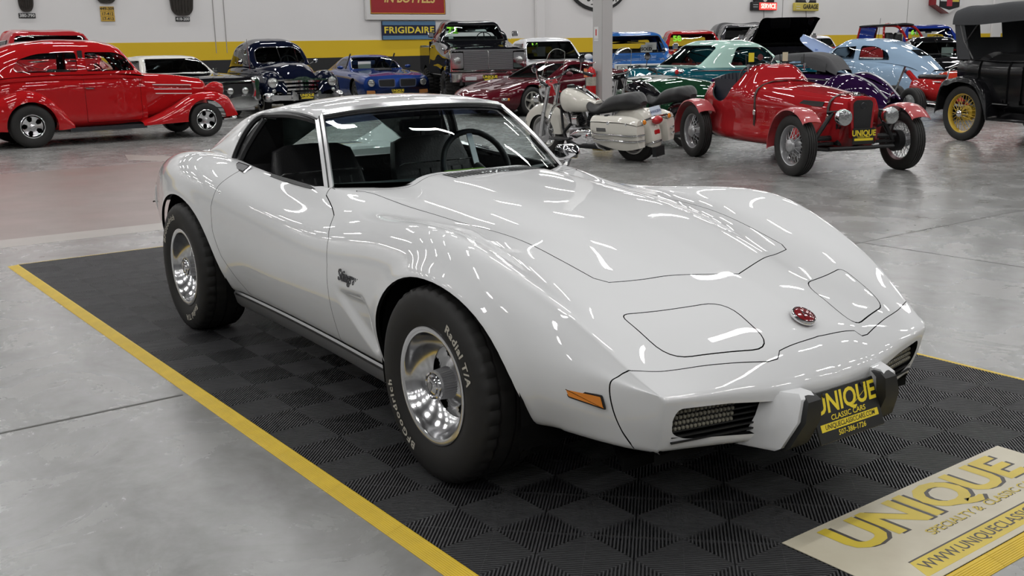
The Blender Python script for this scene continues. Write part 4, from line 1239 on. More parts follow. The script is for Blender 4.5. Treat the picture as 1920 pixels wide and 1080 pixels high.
def four_wheels(parent, parts, xf, xr, yf, yr, zf, zr, rear_parts=None, steer=0.0, sides=(-1, 1)):
    a = place_wheel(parts, parent, xf, -yf, zf, -1, steer)
    for ch in a.children:
        if ch.name.startswith('spokes'): ch['kind'] = 'stuff'
    copy_wheel(a, parent, xf, yf, zf, 1, steer)
    if rear_parts:
        b = place_wheel(rear_parts, parent, xr, -yr, zr, -1); copy_wheel(b, parent, xr, yr, zr, 1)
        for ch in b.children:
            if ch.name.startswith('spokes'): ch['kind'] = 'stuff'
    else: copy_wheel(a, parent, xr, -yr, zr, -1); copy_wheel(a, parent, xr, yr, zr, 1)
def bench(parent, x, z, w, m=LEATHER, h=.5):
    o = obj('seat', box(x - .12, 0, z + h / 2, .14, w * 2, h, .04), m, parent); obj('seat_cushion', box(x + .12, 0, z, .46, w * 2, .16, .04), m, o); return o
def steering(parent, x, y, z, r=.20, tilt=-28, m=BLACK):
    o = obj('steering_wheel', lathe([(r + .012 * math.cos(a), .012 * math.sin(a)) for a in np.linspace(0, 2 * PI, 8, endpoint=False)], 28, 'X', closed=True).rot(R(tilt), 'Y').mv(x, y, z), m, parent)
    for a in (R(90), R(200), R(340)): obj('spoke', box(0, 0, r / 2, .008, .03, r).rot(a - PI / 2, 'X').rot(R(tilt), 'Y').mv(x, y, z), m, o)
    obj('steering_column', tube([(x, y, z), (x + .35, y, z - .22)], .025, 8), m, o); return o
def tray(parent, x0, x1, w, z, m=DARK, name='underbody'): return obj(name, box((x0 + x1) / 2, 0, z, abs(x1 - x0), 2 * w, .03), m, parent, smooth=False)
def sec3(x, *p): return (x, list(p))

# ================================================================ red pre-war two-door sedan
RED = paint('bright_red_paint', (0.42, 0.010, 0.012), rough=0.32)
sed = thing('hot_rod_sedan', 'glossy red thirties two-door sedan hot rod with black running boards at left', 'car', (-16.09, 5.23, 0), R(90))
lo = [sec3(-.93, (.0, .30), (.50, .30), (.56, .36), (.575, .70), (.565, .95), (.52, 1.06), (.30, 1.10), (0, 1.115)),
      sec3(-1.3, (.0, .30), (.60, .30), (.66, .36), (.675, .70), (.66, .98), (.63, 1.09), (.60, 1.12), (0.5, 1.13)),
      sec3(-1.9, (.0, .30), (.64, .30), (.70, .36), (.715, .70), (.70, .98), (.665, 1.09), (.63, 1.12), (0.5, 1.13)),
      sec3(-2.6, (.0, .30), (.64, .30), (.70, .38), (.715, .70), (.70, .98), (.665, 1.09), (.63, 1.12), (0.5, 1.13)),
      sec3(-3.2, (.0, .34), (.60, .34), (.67, .42), (.69, .70), (.67, .95), (.63, 1.06), (.59, 1.09), (0.4, 1.10)),
      sec3(-3.7, (.0, .40), (.50, .40), (.58, .48), (.60, .68), (.56, .86), (.50, .96), (.45, 1.0), (0.2, 1.02)),
      sec3(-4.0, (.0, .46), (.36, .46), (.42, .52), (.42, .62), (.38, .72), (.32, .80), (.28, .83), (0.0, .85))]
dr = round_poly([(-1.03, 1.118), (-1.97, 1.118), (-1.97, .335), (-1.03, .335)], [.02, .02, .05, .08], 4)
_, dl = shell(sed, 'body_shell', lo, RED, 56, 34, arches=[circ(-2.845, .34, .40, 24)], panels=[('door', dr, (0, 2), YN, .006), ('door', dr, (0, 2), YP, .006)], caps=(True, False))
for k, d in enumerate(dl):
    s = -1 if k == 0 else 1
    obj('door_handle', tube([(-1.95, s * .70, .90), (-1.95, s * .735, .90), (-1.82, s * .735, .895)], .010, 6), CHROME, d)
    for z in (.98, .55): obj('hinge', box(-1.02, s * .675, z, .03, .02, .06, .005), RED, d)
roof = [sec3(-.93, (.53, 1.075), (.47, 1.10), (.38, 1.11), (.2, 1.115), (0, 1.118)),
        sec3(-1.09, (.60, 1.10), (.55, 1.20), (.50, 1.26), (.3, 1.31), (0, 1.325)),
        sec3(-1.27, (.645, 1.115), (.585, 1.38), (.50, 1.475), (.3, 1.54), (0, 1.555)),
        sec3(-1.5, (.66, 1.12), (.60, 1.43), (.51, 1.555), (.3, 1.622), (0, 1.64)),
        sec3(-1.95, (.665, 1.12), (.615, 1.45), (.53, 1.585), (.3, 1.66), (0, 1.68)),
        sec3(-2.5, (.665, 1.12), (.61, 1.44), (.52, 1.58), (.3, 1.652), (0, 1.672)),
        sec3(-3.0, (.65, 1.10), (.575, 1.38), (.48, 1.50), (.28, 1.57), (0, 1.59)),
        sec3(-3.4, (.60, 1.06), (.50, 1.24), (.40, 1.33), (.22, 1.385), (0, 1.40)),
        sec3(-3.7, (.49, 1.0), (.40, 1.08), (.30, 1.13), (.18, 1.155), (0, 1.165)),
        sec3(-3.85, (.40, .93), (.32, .97), (.24, .995), (.12, 1.01), (0, 1.015))]
w1 = round_poly([(-1.10, 1.165), (-1.115, 1.22), (-1.24, 1.40), (-1.40, 1.465), (-1.89, 1.475), (-1.89, 1.165)], [.02, .03, .1, .12, .05, .04], 5)
w2 = round_poly([(-2.03, 1.165), (-2.03, 1.475), (-2.62, 1.465), (-2.93, 1.36), (-3.0, 1.20), (-2.9, 1.165)], [.05, .06, .2, .15, .06, .06], 6)
cabin(sed, roof, RED, side=[w1, w2], front=round_poly([(-.46, 1.15), (.46, 1.15), (.46, 1.42), (.30, 1.49), (-.30, 1.49), (-.46, 1.42)], .05), rear=round_poly([(-.32, 1.22), (.32, 1.22), (.30, 1.38), (-.30, 1.38)], .05), gm=GLASSCL, nu=60, nv=26, xm=-2.2)
for s in (-1, 1):
    mo = strip(curve([(-.95, s * .572, 1.045), (-1.3, s * .668, 1.065), (-1.9, s * .705, 1.068), (-2.6, s * .705, 1.066), (-3.2, s * .68, 1.035), (-3.6, s * .60, .975)], 30), (0, s, 0.05), .035, .012); obj('belt_moulding', mo, RED, sed)
hood_s = [sec3(.17, (.0, .50), (.20, .50), (.245, .62), (.235, .86), (.17, .955), (0, .985)), sec3(-.2, (.0, .46), (.30, .46), (.36, .62), (.35, .90), (.27, 1.01), (0, 1.045)),
          sec3(-.6, (.0, .42), (.40, .42), (.46, .62), (.46, .93), (.38, 1.05), (0, 1.085)), sec3(-.955, (.0, .38), (.48, .38), (.555, .62), (.555, .95), (.48, 1.07), (0, 1.11))]
ho = obj('hood', loft(hood_s, 30, 24, cap0=True), RED, sed, angle=50)
for s in (-1, 1):
    for k in range(3):
        z = .915 - .075 * k
        P = [(x, s * (float(crom([-.955, -.6, -.2, .17], [.555, .462, .357, .243], [x])[0][0]) + .014), z + .0 - .03 * (x + .75) / .7) for x in np.linspace(-.80 + .02 * k, -.06, 10)]
        obj('hood_trim', strip(P, (0, s, 0), .014, .008), mat('trim_bright', (.75, .72, .70), rough=.3), ho)
    for k in range(2):
        lv = Mesh()
        for q in range(26):
            x = -.76 + q * .027; y = float(crom([-.955, -.6, -.2, .17], [.555, .462, .357, .243], [x])[0][0])
            lv.join(box(x, s * (y + .010), .878 - .075 * k - .03 * (x + .75) / .7, .013, .008, .05))
        l_ = obj('louvres', lv, mat('dark_red_shadow', (.10, .004, .005), rough=.5), ho, smooth=False); l_['kind'] = 'stuff'
gr = loft([sec3(.15, (0, .42), (.18, .46), (.24, .66), (.225, .86), (.16, .95), (0, .975)), sec3(.24, (0, .40), (.13, .44), (.19, .64), (.18, .84), (.12, .93), (0, .955)), sec3(.31, (0, .42), (.04, .44), (.07, .64), (.06, .82), (.04, .88), (0, .90))], 14, 20, cap1=True)
obj('grille_shell', gr, RED, sed)
for k in range(9):
    y = -.12 + .03 * k; obj('grille_bar', tube([(.30 - .5 * abs(y), y, .46), (.30 - .45 * abs(y), y, .84)], .006, 5), CHROME, sed)
def prewar_fender(parent, sec, m, arch, name='fender', nu=44, nv=18):
    out = []
    for s in (1, -1):
        f = loft(sec, nu, nv, mirror=False)
        if s < 0: f = f.mirrored()
        f.smooth(1)
        f.N = [tuple(n) for n in f.normals()]
        f.take(f.cut(arch, (0, 2), lambda c: abs(c[1]) > .66))
        f.flange(.02, direction=(0, s, 0))
        V = np.array(f.V); f.F = f.F
        out.append(obj(name, f, [m, DARK], parent))
    return out
FF = [sec3(.57, (.52, .40), (.60, .42), (.68, .42), (.76, .40), (.80, .37), (.81, .345)), sec3(.50, (.42, .56), (.58, .60), (.70, .60), (.79, .54), (.825, .45), (.83, .34)),
      sec3(.33, (.36, .68), (.56, .73), (.71, .725), (.815, .64), (.85, .50), (.855, .33)), sec3(.05, (.36, .72), (.56, .765), (.72, .755), (.825, .67), (.86, .52), (.865, .30)),
      sec3(-.25, (.40, .66), (.58, .69), (.72, .68), (.825, .60), (.86, .46), (.865, .28)), sec3(-.55, (.46, .50), (.60, .53), (.73, .515), (.82, .46), (.855, .37), (.86, .27)),
      sec3(-.85, (.50, .38), (.62, .395), (.73, .38), (.81, .35), (.845, .31), (.85, .26)), sec3(-1.1, (.54, .31), (.63, .312), (.73, .31), (.80, .30), (.835, .28), (.84, .25))]
prewar_fender(sed, FF, RED, circ(.0, .30, .345, 26))
RF = [sec3(-2.20, (.64, .34), (.69, .35), (.74, .35), (.79, .33), (.81, .30), (.81, .27)), sec3(-2.36, (.64, .56), (.70, .58), (.77, .57), (.83, .50), (.85, .40), (.85, .26)),
      sec3(-2.60, (.62, .78), (.70, .81), (.79, .79), (.86, .70), (.885, .52), (.885, .26)), sec3(-2.86, (.60, .86), (.69, .895), (.79, .875), (.87, .77), (.90, .55), (.90, .26)),
      sec3(-3.15, (.58, .80), (.67, .835), (.78, .82), (.86, .72), (.89, .52), (.89, .27)), sec3(-3.5, (.54, .64), (.62, .67), (.72, .66), (.80, .59), (.83, .46), (.83, .29)), sec3(-3.85, (.46, .44), (.53, .46), (.60, .455), (.68, .43), (.72, .37), (.72, .31))]
prewar_fender(sed, RF, RED, circ(-2.845, .335, .385, 26))
RUN = mat('running_board_rubber', (.016, .018, .022), rough=.5)
for s in (-1, 1):
    obj('running_board', prism([(-1.05, .60), (-2.28, .60), (-2.28, .83), (-1.05, .83)], .215, .275).xf(Matrix.Diagonal((1, s, 1, 1))), RUN, sed, smooth=False)
    lp = obj('headlamp', loft([(.30, [(0, -.10), (.07, -.075), (.10, 0), (.075, .08), (0, .105)]), (.22, [(0, -.125), (.09, -.09), (.125, 0), (.09, .095), (0, .13)]), (.12, [(0, -.115), (.08, -.08), (.11, 0), (.085, .09), (0, .12)]), (.03, [(0, -.06), (.04, -.04), (.055, 0), (.045, .055), (0, .065)]), (-.02, [(0, -.01), (.008, -.008), (.012, 0), (.008, .01), (0, .012)])], 18, 20).mv(.12, s * .50, .80), RED, sed)
    obj('lens', lathe([(.102, .0), (.09, .014), (.05, .026), (0, .03)], 24, 'X').mv(.42, s * .50, .803), LENS, lp)
obj('bumper', tube(curve([(.30, -.80, .30), (.60, -.62, .30), (.64, 0, .30), (.60, .62, .30), (.30, .80, .30)], 24), .028, 8), CHROME, sed)
four_wheels(sed, alloy(.29, .19, .175, 5, .50, inset=.025), 0, -2.845, .725, .735, .29, .337, rear_parts=alloy(.337, .24, .185, 5, .50, inset=.03))
tray(sed, .3, -3.7, .60, .29)
obj('dashboard', box(-1.06, 0, 1.04, .16, 1.04, .12, .03), BLACK, sed)
steering(sed, -1.38, .30, 1.10); bench(sed, -2.05, .70, .56, mat('grey_cloth', (.10, .10, .105), rough=.8)); bench(sed, -3.0, .72, .5, mat('grey_cloth', (.10, .10, .105), rough=.8))
obj('centre_pillar', box(-1.965, -.62, 1.3, .07, .03, .40), BLACK, sed); obj('centre_pillar', box(-1.965, .62, 1.3, .07, .03, .40), BLACK, sed)

# ================================================================ pickups
def truck(name, label, loc, rz, col, wheel_parts, Rw, zs=0.0, w=.98, belt=1.30, hoodf=1.10, hoodb=1.22, roofz=1.80, wsx0=-1.02, wsx1=-1.36, cabb=-2.32, bedb=-4.2, front=.72, roofm=None, wrap=.0, grille=None, beltw=None, roofw=.66, gm=None, bed=True, num=None, dash=BLACK, frame=None, lip=.06, hood_open=0):
    t = thing(name, label, 'pickup truck', loc, rz)
    z0 = .42 + zs; beltw = beltw or w - .04
    B = [sec3(front, (0, z0), (w - .10, z0), (w - .03, z0 + .06), (w - .02, (z0 + hoodf) / 2), (w - .05, hoodf - .12), (w - .16, hoodf - .02), (w * .5, hoodf + .015), (0, hoodf + .025)),
         sec3(front - .25, (0, z0), (w - .08, z0), (w, z0 + .06), (w, (z0 + hoodf) / 2), (w - .02, hoodf - .10), (w - .12, hoodf + .0), (w * .5, hoodf + .03), (0, hoodf + .045)),
         sec3(0, (0, z0), (w - .08, z0), (w, z0 + .06), (w, (z0 + hoodf) / 2), (w - .02, hoodf - .07), (w - .12, hoodf + .02), (w * .5, hoodf + .05), (0, hoodf + .065)),
         sec3(wsx0 + .08, (0, z0), (w - .08, z0), (w, z0 + .06), (w, (z0 + belt) / 2), (w - .02, belt - .12), (w - .10, belt - .03), (w * .5, hoodb - .01), (0, hoodb)),
         sec3(wsx1, (0, z0), (w - .08, z0), (w, z0 + .06), (w, (z0 + belt) / 2), (w - .02, belt - .11), (beltw, belt), (w * .55, belt - .01), (0, belt - .01)),
         sec3(cabb, (0, z0), (w - .08, z0), (w, z0 + .06), (w, (z0 + belt) / 2), (w - .02, belt - .11), (beltw, belt), (w * .55, belt - .01), (0, belt - .01))]
    A = open_arch(0, Rw, Rw + .08, -.3, 16)
    dpoly = round_poly([(wsx0 - .02, belt + .03), (cabb + .16, belt + .03), (cabb + .16, z0 + .08), (wsx0 - .02, z0 + .08)], .03)
    hp = [(front + .02, -w + .14), (front + .02, w - .14), (wsx0 + .10, w - .16), (wsx0 + .10, -w + .16)]
    _, pan = shell(t, 'cab_body', B, col, 46, 32, arches=[A], panels=[('door', dpoly, (0, 2), lambda c: c[1] < -w + .2, .007), ('door', dpoly, (0, 2), lambda c: c[1] > w - .2, .007), ('hood', hp, (0, 1), lambda c: c[2] > hoodf - .05, .006)], smooth=0)
    if hood_open and len(pan) > 2:
        h_ = Matrix.Translation((wsx0 + .10, 0, hoodb))
        pan[2].matrix_local = h_ @ Matrix.Rotation(R(-hood_open), 4, 'Y') @ h_.inverted()
    for o_ in pan[:2]: 
        s = -1 if o_.data.vertices[0].co.y < 0 else 1
        obj('door_handle', box(cabb + .30, s * (w + .012), belt - .16, .14, .025, .03, .01), CHROME, o_)
    rf = [sec3(wsx0, (beltw - .06, belt - .03), (beltw - .12, belt - .01), (beltw * .6, hoodb), (0, hoodb + .01)),
          sec3((wsx0 * .55 + wsx1 * .45), (beltw - .01, belt), (roofw + .10, (belt + roofz) / 2 - .03), (roofw * .65, (belt + roofz) / 2), (0, (belt + roofz) / 2 + .015)),
          sec3(wsx1, (beltw, belt), (roofw + .07, roofz - .14), (roofw - .02, roofz - .035), (0, roofz)),
          sec3(wsx1 - .15, (beltw, belt), (roofw + .05, roofz - .10), (roofw - .04, roofz + .012), (0, roofz + .045)),
          sec3((wsx1 + cabb) / 2 - .1, (beltw, belt), (roofw + .05, roofz - .09), (roofw - .04, roofz + .022), (0, roofz + .055)),
          sec3(cabb + .10, (beltw, belt), (roofw + .04, roofz - .10), (roofw - .05, roofz + .005), (0, roofz + .035)),
          sec3(cabb + .03, (beltw - .01, belt), (roofw + .02, roofz - .16), (roofw - .10, roofz - .07), (0, roofz - .05)),
          sec3(cabb, (beltw - .03, belt), (roofw + .03, (belt + roofz) / 2), (roofw * .6, (belt + roofz) / 2 + .01), (0, (belt + roofz) / 2 + .02))]
    sw = round_poly([(wsx0 - .20 - wrap, belt + .045), (wsx1 - .08, roofz - .13), (cabb + .22, roofz - .13), (cabb + .18, belt + .045)], .04)
    fw = round_poly([(-beltw + .14 - wrap * .4, belt + .01), (beltw - .14 + wrap * .4, belt + .01), (roofw - .045, roofz - .045), (-roofw + .045, roofz - .045)], .06)
    rw = round_poly([(-roofw + .06, belt + .08), (roofw - .06, belt + .08), (roofw - .12, roofz - .14), (-roofw + .12, roofz - .14)], .06)
    cabin(t, rf, roofm or col, side=[sw], front=fw, rear=rw, gm=gm or GLASSCL, nu=54, nv=26, xm=(wsx1 + cabb) / 2, trim=frame)
    rb = np.array([[(cabb, y, belt), (cabb, y, (belt + z0) / 2), (cabb, y, z0)] for y in (-w, 0, w)])
    obj('cab_back', grid(rb), col, t)
    if bed:
        zt = belt - .10
        for s in (-1, 1):
            G = [[(x, s * (w - .05), z0 + .05), (x, s * w, z0 + .15), (x, s * w, zt - .06), (x, s * (w - .02), zt), (x, s * (w - lip - .03), zt), (x, s * (w - lip - .04), z0 + .30)] for x in np.linspace(cabb - .03, bedb, 16)]
            g = grid(np.array(G), flip=(s > 0)); g.N = [tuple(n) for n in g.normals()]
            g.take(g.cut(open_arch(-3.15, Rw, Rw + .08, -.3), (0, 2), None)); obj('bed_side', g, col, t, angle=40)
        obj('tailgate', box(bedb, 0, (z0 + zt) / 2 + .05, .05, 2 * w - .1, zt - z0 - .1, .01), col, t)
        tray(t, cabb - .03, bedb, w - .1, z0 + .32, BLACK, 'bed_floor')
    four_wheels(t, wheel_parts, 0, -3.15, w - .16, w - .16, Rw, Rw)
    tray(t, front - .1, bedb + .1, w - .35, z0 - .02)
    obj('dashboard', box(wsx0 - .14, 0, belt - .05, .24, 2 * beltw - .2, .10, .03), dash, t)
    steering(t, wsx1 - .10, .36, belt + .03, .21); bench(t, cabb + .42, belt - .48, beltw - .14, LEATHER, .60)
    obj('rear_view_mirror', box(wsx1 - .04, 0, roofz - .17, .03, .22, .06, .01), BLACK, t)
    for s in (-1, 1):
        m_ = obj('door_mirror', box(wsx0 - .12, s * (w + .12), belt + .16, .05, .16, .14, .02), CHROME, t); obj('mirror_arm', tube([(wsx0 - .14, s * (w - .02), belt + .02), (wsx0 - .12, s * (w + .10), belt + .12)], .010, 6), CHROME, m_)
    if num:
        n_ = stand(text_mesh(num, .28, bold=.045, wide=1.0), 'X')
        a = math.atan2(wsx0 - wsx1, roofz - hoodb)
        obj('window_number', n_.rot(-a, 'Y').mv(wsx1 + .145, -beltw + .42, roofz - .19), NEON, t, smooth=False, label='green painted window number')
        obj('window_sticker', box(0, 0, 0, .004, .12, .09).rot(-a, 'Y').mv(wsx1 + .24, -beltw + .36, roofz - .36), WHITEPL, t, smooth=False)
        obj('window_sticker', box(0, 0, 0, .004, .09, .09).rot(-a, 'Y').mv(wsx1 + .31, -beltw + .34, roofz - .48), mat('yellow_sticker', (.75, .65, .03), rough=.6), t, smooth=False)
    return t

# ================================================================ vehicles along the back wall
BLKW = steelie(.36, .22, .20, STEEL, CHROME)
truck('pickup_truck', 'red pickup truck facing out from the wall behind the red hot rod sedan', (-19.0, 4.05, 0), R(2), paint('pickup_red_paint', (.36, .02, .025)), BLKW, .36, belt=1.34, hoodf=1.12, hoodb=1.26, roofz=1.86, frame=CHROME, wrap=.10, roofw=.70,
      gm=glass('blue_top_glass', (.62, .74, .80), .72))
# black lifted pickup
BT = GLOSSBLK
MUD = []
def mud_tyre(Rt, Wt, rim):
    m = tyre_mesh(Rt - .025, Wt, rim, 72, False, grooves=1)
    lug = Mesh()
    for k in range(30):
        a = 2 * PI * k / 30
        for s in (-1, 1):
            lug.join(box(0, s * Wt * .27, Rt - .014, .055, Wt * .36, .032, .006).rot(a + s * .05, 'Y'))
            lug.join(box(0, s * Wt * .485, Rt - .06, .05, .03, .08, .006).rot(a + s * .05, 'Y'))
    return [('wheel', m, RUBBER), ('tread_blocks', lug, RUBBER), ('rim', lathe([(rim + .004, -Wt * .40), (rim * .9, -Wt * .42), (rim * .8, -Wt * .15), (rim * .5, -Wt * .10), (rim * .3, -Wt * .2), (0, -Wt * .2)], 32), mat('black_wheel', (.02, .02, .022), rough=.3, metal=.5))]
t72 = truck('lifted_pickup_truck', 'black lifted pickup truck with wide chrome grille and big mud tyres, number 72', (-19.42, 14.08, 0), R(-24), BT, mud_tyre(.455, .34, .22), .455, zs=.30, w=1.0, belt=1.62, hoodf=1.42, hoodb=1.57, roofz=2.07, num='72', roofw=.70, frame=BLACK, lip=.05,
            gm=glass('pale_green_glass', (.80, .93, .90), .9))
for ch in t72.children:
    for g in ch.children:
        if g.name.startswith('tread_blocks'): g['kind'] = 'stuff'
def slab_front(t, x, w, zb, zt, zl, lr, ly, m=CHROME, bars=0, barm=None, divide=True):
    fr = obj('grille_frame', box(x, 0, zt - .025, .06, 2 * w, .05, .012), m, t)
    obj('lower_trim', box(x, 0, zb + .025, .06, 2 * w, .05, .012), m, fr)
    for s in (-1, 1):
        obj('side_trim', box(x, s * (w - .03), (zb + zt) / 2, .07, .06, zt - zb, .012), m, fr)
        bz = obj('lamp_bezel', prism(round_poly([(s * (ly - lr * 1.4), zl - lr * 1.8), (s * (ly + lr * 1.4), zl - lr * 1.8), (s * (ly + lr * 1.4), zl + lr * 1.8), (s * (ly - lr * 1.4), zl + lr * 1.8)], .03), x - .02, x + .015, 'X'), m, fr)
        round_lamp(t, x + .03, s * ly, zl, lr)
    obj('grille_back', box(x - .03, 0, (zb + zt) / 2, .02, 2 * w - .1, zt - zb - .04), DARK, fr, smooth=False)
    if bars:
        bm = Mesh(); wi = ly - lr * 1.5
        for k in range(bars): bm.join(box(x + .005, 0, zb + .06 + (zt - zb - .12) * k / (bars - 1), .02, 2 * wi, (zt - zb - .12) / bars * .55, .002))
        b_ = obj('grille_bars', bm, barm or ALU, fr); b_['kind'] = 'stuff'
        if divide: obj('grille_divider', box(x + .015, 0, (zb + zt) / 2, .03, .025, zt - zb, .006), m, fr)
    return fr
slab_front(t72, .76, .965, .86, 1.40, 1.13, .105, .78, bars=20, barm=mat('brushed_billet', (.55, .55, .57), rough=.3, metal=1.0))
bp = obj('front_bumper', prism(round_poly([(.80, -.98), (.90, -.94), (.93, -.7), (.935, 0), (.93, .7), (.90, .94), (.80, .98)], .02), .62, .80), CHROME, t72, angle=25)
obj('bumper_top', prism(round_poly([(.78, -1.0), (.92, -.96), (.95, -.7), (.955, 0), (.95, .7), (.92, .96), (.78, 1.0)], .02), .80, .835), ALU, bp, angle=25)
for s in (-1, 1): obj('fog_lamp', box(.935, s * .48, .70, .02, .28, .09, .008), mat('frosted_lamp', (.55, .56, .57), rough=.3), bp)
number_plate(t72, .945, .0, .70, w=.34, h=.17)
for s in (-1, 1): obj('shock_absorber', tube([(.05, s * .55, .95), (.12, s * .5, .45)], .03, 8), ALU, t72)
obj('front_axle', tube([(0, -.8, .455), (0, .8, .455)], .05, 8), DARK, t72)
# the other pickups of the row
BLU = paint('mid_blue_paint', (.03, .12, .36))
bf = truck('pickup_truck', 'mid blue pickup truck beyond the grey pillar with white cards in its windshield', (-17.9, 18.3, 0), R(-32), BLU, BLKW, .36, belt=1.22, hoodf=1.02, hoodb=1.19, roofz=1.72, roofw=.72, frame=BLACK, wrap=.05)
slab_front(bf, .75, .95, .62, .96, .80, .09, .74, m=mat('white_grille', (.7, .7, .69), rough=.4), bars=5, barm=CHROME, divide=False)
obj('front_bumper', box(.86, 0, .52, .10, 2.0, .16, .03), CHROME, bf)
for k, (y, z, a) in enumerate(((.30, 1.34, .25), (.42, 1.40, -.1))):
    cd = obj('windshield_card', box(-1.20, y, z, .006, .32, .20).rot(0, 'Z'), WHITEPL, bf, smooth=False)
    if k == 0: obj('lettering', stand(text_mesh('SOLD', .12, bold=.04), 'X').mv(-1.195, y, z - .02), PLATEBLK, cd, smooth=False)
rt = truck('pickup_truck', 'red pickup truck with green 58 on its windshield behind the teal hardtop', (-20.7, 23.43, 0), R(-35), paint('truck_red_paint', (.33, .018, .02)), BLKW, .36, belt=1.26, hoodf=1.08, hoodb=1.24, roofz=1.80, roofw=.74, num='58', wrap=.12)
slab_front(rt, .75, .95, .60, .98, .84, .09, .76, bars=4, divide=False)
ct = truck('camper_pickup_truck', 'charcoal pickup truck with a grey camper shell behind the raised black hood', (-21.8, 27.2, 0), R(-38), paint('charcoal_paint', (.045, .045, .05)), BLKW, .40, zs=.16, belt=1.52, hoodf=1.32, hoodb=1.48, roofz=2.03, roofw=.74)
CAMP = mat('camper_grey', (.16, .16, .165), rough=.4)
cs = loft([sec3(-2.36, (.96, 1.45), (.90, 1.80), (.80, 2.08), (0, 2.13)), sec3(-3.4, (.96, 1.45), (.90, 1.80), (.80, 2.06), (0, 2.11)), sec3(-4.25, (.95, 1.45), (.86, 1.75), (.74, 1.98), (0, 2.03))], 20, 18, cap0=True, cap1=True)
co = obj('camper_shell', cs, CAMP, ct, angle=50)
for s in (-1, 1):
    for (x0, x1) in ((-2.55, -3.2), (-3.28, -4.0)):
        g = [(x0, s * .955, 1.58), (x1, s * .955, 1.58), (x1, s * .905, 1.90), (x0, s * .905, 1.90)]
        w_ = obj('camper_window', Mesh(g, [(0, 1, 2, 3) if s < 0 else (3, 2, 1, 0)]), GLASSDK, co, smooth=False); obj('window_frame', tube(np.array(g) + [0, s * .004, 0], .014, 5, closed=True), ALU, w_)
bk = truck('black_pickup_truck', 'black truck with its hood propped wide open in front of the SERVICE sign', (-17.75, 23.85, 0), R(-40), GLOSSBLK, BLKW, .40, zs=.14, belt=1.46, hoodf=1.30, hoodb=1.44, roofz=1.85, front=.85, hood_open=27, bed=False, cabb=-2.5, bedb=-2.9)
obj('engine_block', box(.0, 0, 1.12, .9, .5, .25, .04), mat('engine_grey', (.07, .07, .075), rough=.4, metal=.5), bk)
bt61 = truck('pickup_truck', 'royal blue pickup truck with green 61 on the glass at far right', (-17.6, 31.9, 0), R(-40), paint('royal_blue_paint', (.012, .030, .20)), BLKW, .40, zs=.10, belt=1.38, hoodf=1.2, hoodb=1.34, roofz=1.88, roofw=.76, num='61')
obj('windshield_card', box(-1.22, -.22, 1.52, .006, .26, .30), WHITEPL, bt61, smooth=False)

# ================================================================ black and white sixties sedan
pon = thing('luxury_sedan', 'black sixties sedan with white roof and paired headlamps beside the red hot rod', 'car', (-20.5, 7.05, 0), 0)
PB = [sec3(.92, (0, .36), (.86, .36), (.98, .42), (1.0, .60), (1.0, .80), (.97, .86), (.5, .875), (0, .885)), sec3(.70, (0, .34), (.90, .34), (.99, .42), (1.01, .62), (1.0, .83), (.95, .885), (.5, .90), (0, .915)),
      sec3(0, (0, .30), (.90, .30), (.99, .40), (1.01, .64), (.99, .86), (.92, .915), (.5, .935), (0, .95)), sec3(-1.1, (0, .28), (.90, .28), (.99, .40), (1.01, .66), (.99, .90), (.88, .95), (.5, .965), (0, .975)),
      sec3(-2.4, (0, .28), (.90, .28), (.99, .40), (1.01, .66), (.99, .91), (.86, .955), (.5, .96), (0, .96)), sec3(-3.4, (0, .30), (.90, .30), (.98, .40), (1.0, .66), (.98, .90), (.88, .945), (.5, .955), (0, .96)), sec3(-4.5, (0, .38), (.86, .38), (.94, .44), (.96, .62), (.94, .82), (.86, .88), (.5, .89), (0, .895))]
hp = [(.84, -.88), (.84, .88), (-1.02, .80), (-1.02, -.80)]
shell(pon, 'body_shell', PB, GLOSSBLK, 50, 30, arches=[open_arch(0, .34, .40), open_arch(-3.1, .34, .40)], panels=[('hood', hp, (0, 1), lambda c: c[2] > .8, .006)])
PR = [sec3(-1.08, (.86, .94), (.80, .955), (.5, .965), (0, .972)), sec3(-1.42, (.85, .95), (.74, 1.16), (.5, 1.19), (0, 1.20)), sec3(-1.72, (.84, .95), (.70, 1.27), (.52, 1.315), (0, 1.335)), sec3(-2.4, (.84, .955), (.68, 1.30), (.52, 1.35), (0, 1.372)), sec3(-3.0, (.84, .955), (.68, 1.28), (.52, 1.325), (0, 1.345)), sec3(-3.35, (.84, .95), (.72, 1.14), (.5, 1.18), (0, 1.19)), sec3(-3.7, (.82, .945), (.74, .955), (.5, .96), (0, .962))]
cabin(pon, PR, paint('ivory_roof_paint', (.68, .67, .62)), side=[round_poly([(-1.30, .985), (-1.72, 1.265), (-3.0, 1.265), (-3.25, .985)], .04)], front=round_poly([(-.76, .985), (.76, .985), (.62, 1.295), (-.62, 1.295)], .05), rear=round_poly([(-.70, 1.0), (.70, 1.0), (.60, 1.28), (-.60, 1.28)], .05), gm=GLASSDK, trim=CHROME)
obj('grille_back', box(.925, 0, .60, .03, 1.84, .30), mat('grille_dark', (.03, .03, .032), rough=.35, metal=.5), pon, smooth=False)
for s in (-1, 1):
    obj('front_blade', loft([(.85, [(0, -.26), (.055, -.25), (.06, 0), (.05, .26), (0, .27)]), (1.0, [(0, -.25), (.055, -.24), (.06, 0), (.05, .25), (0, .26)]), (1.04, [(0, -.22), (.03, -.21), (.035, 0), (.03, .22), (0, .23)])], 10, 16, cap0=True, cap1=True).mv(0, s * .955, .62), CHROME, pon)
    for y in (.36, .70): round_lamp(pon, .955, s * y, .60, .085)
for k in range(5): obj('grille_bar', box(.94, 0, .50 + .06 * k, .02, .72, .012, .003), CHROME, pon)
obj('hood_edge', box(.935, 0, .80, .06, 1.86, .035, .012), CHROME, pon)
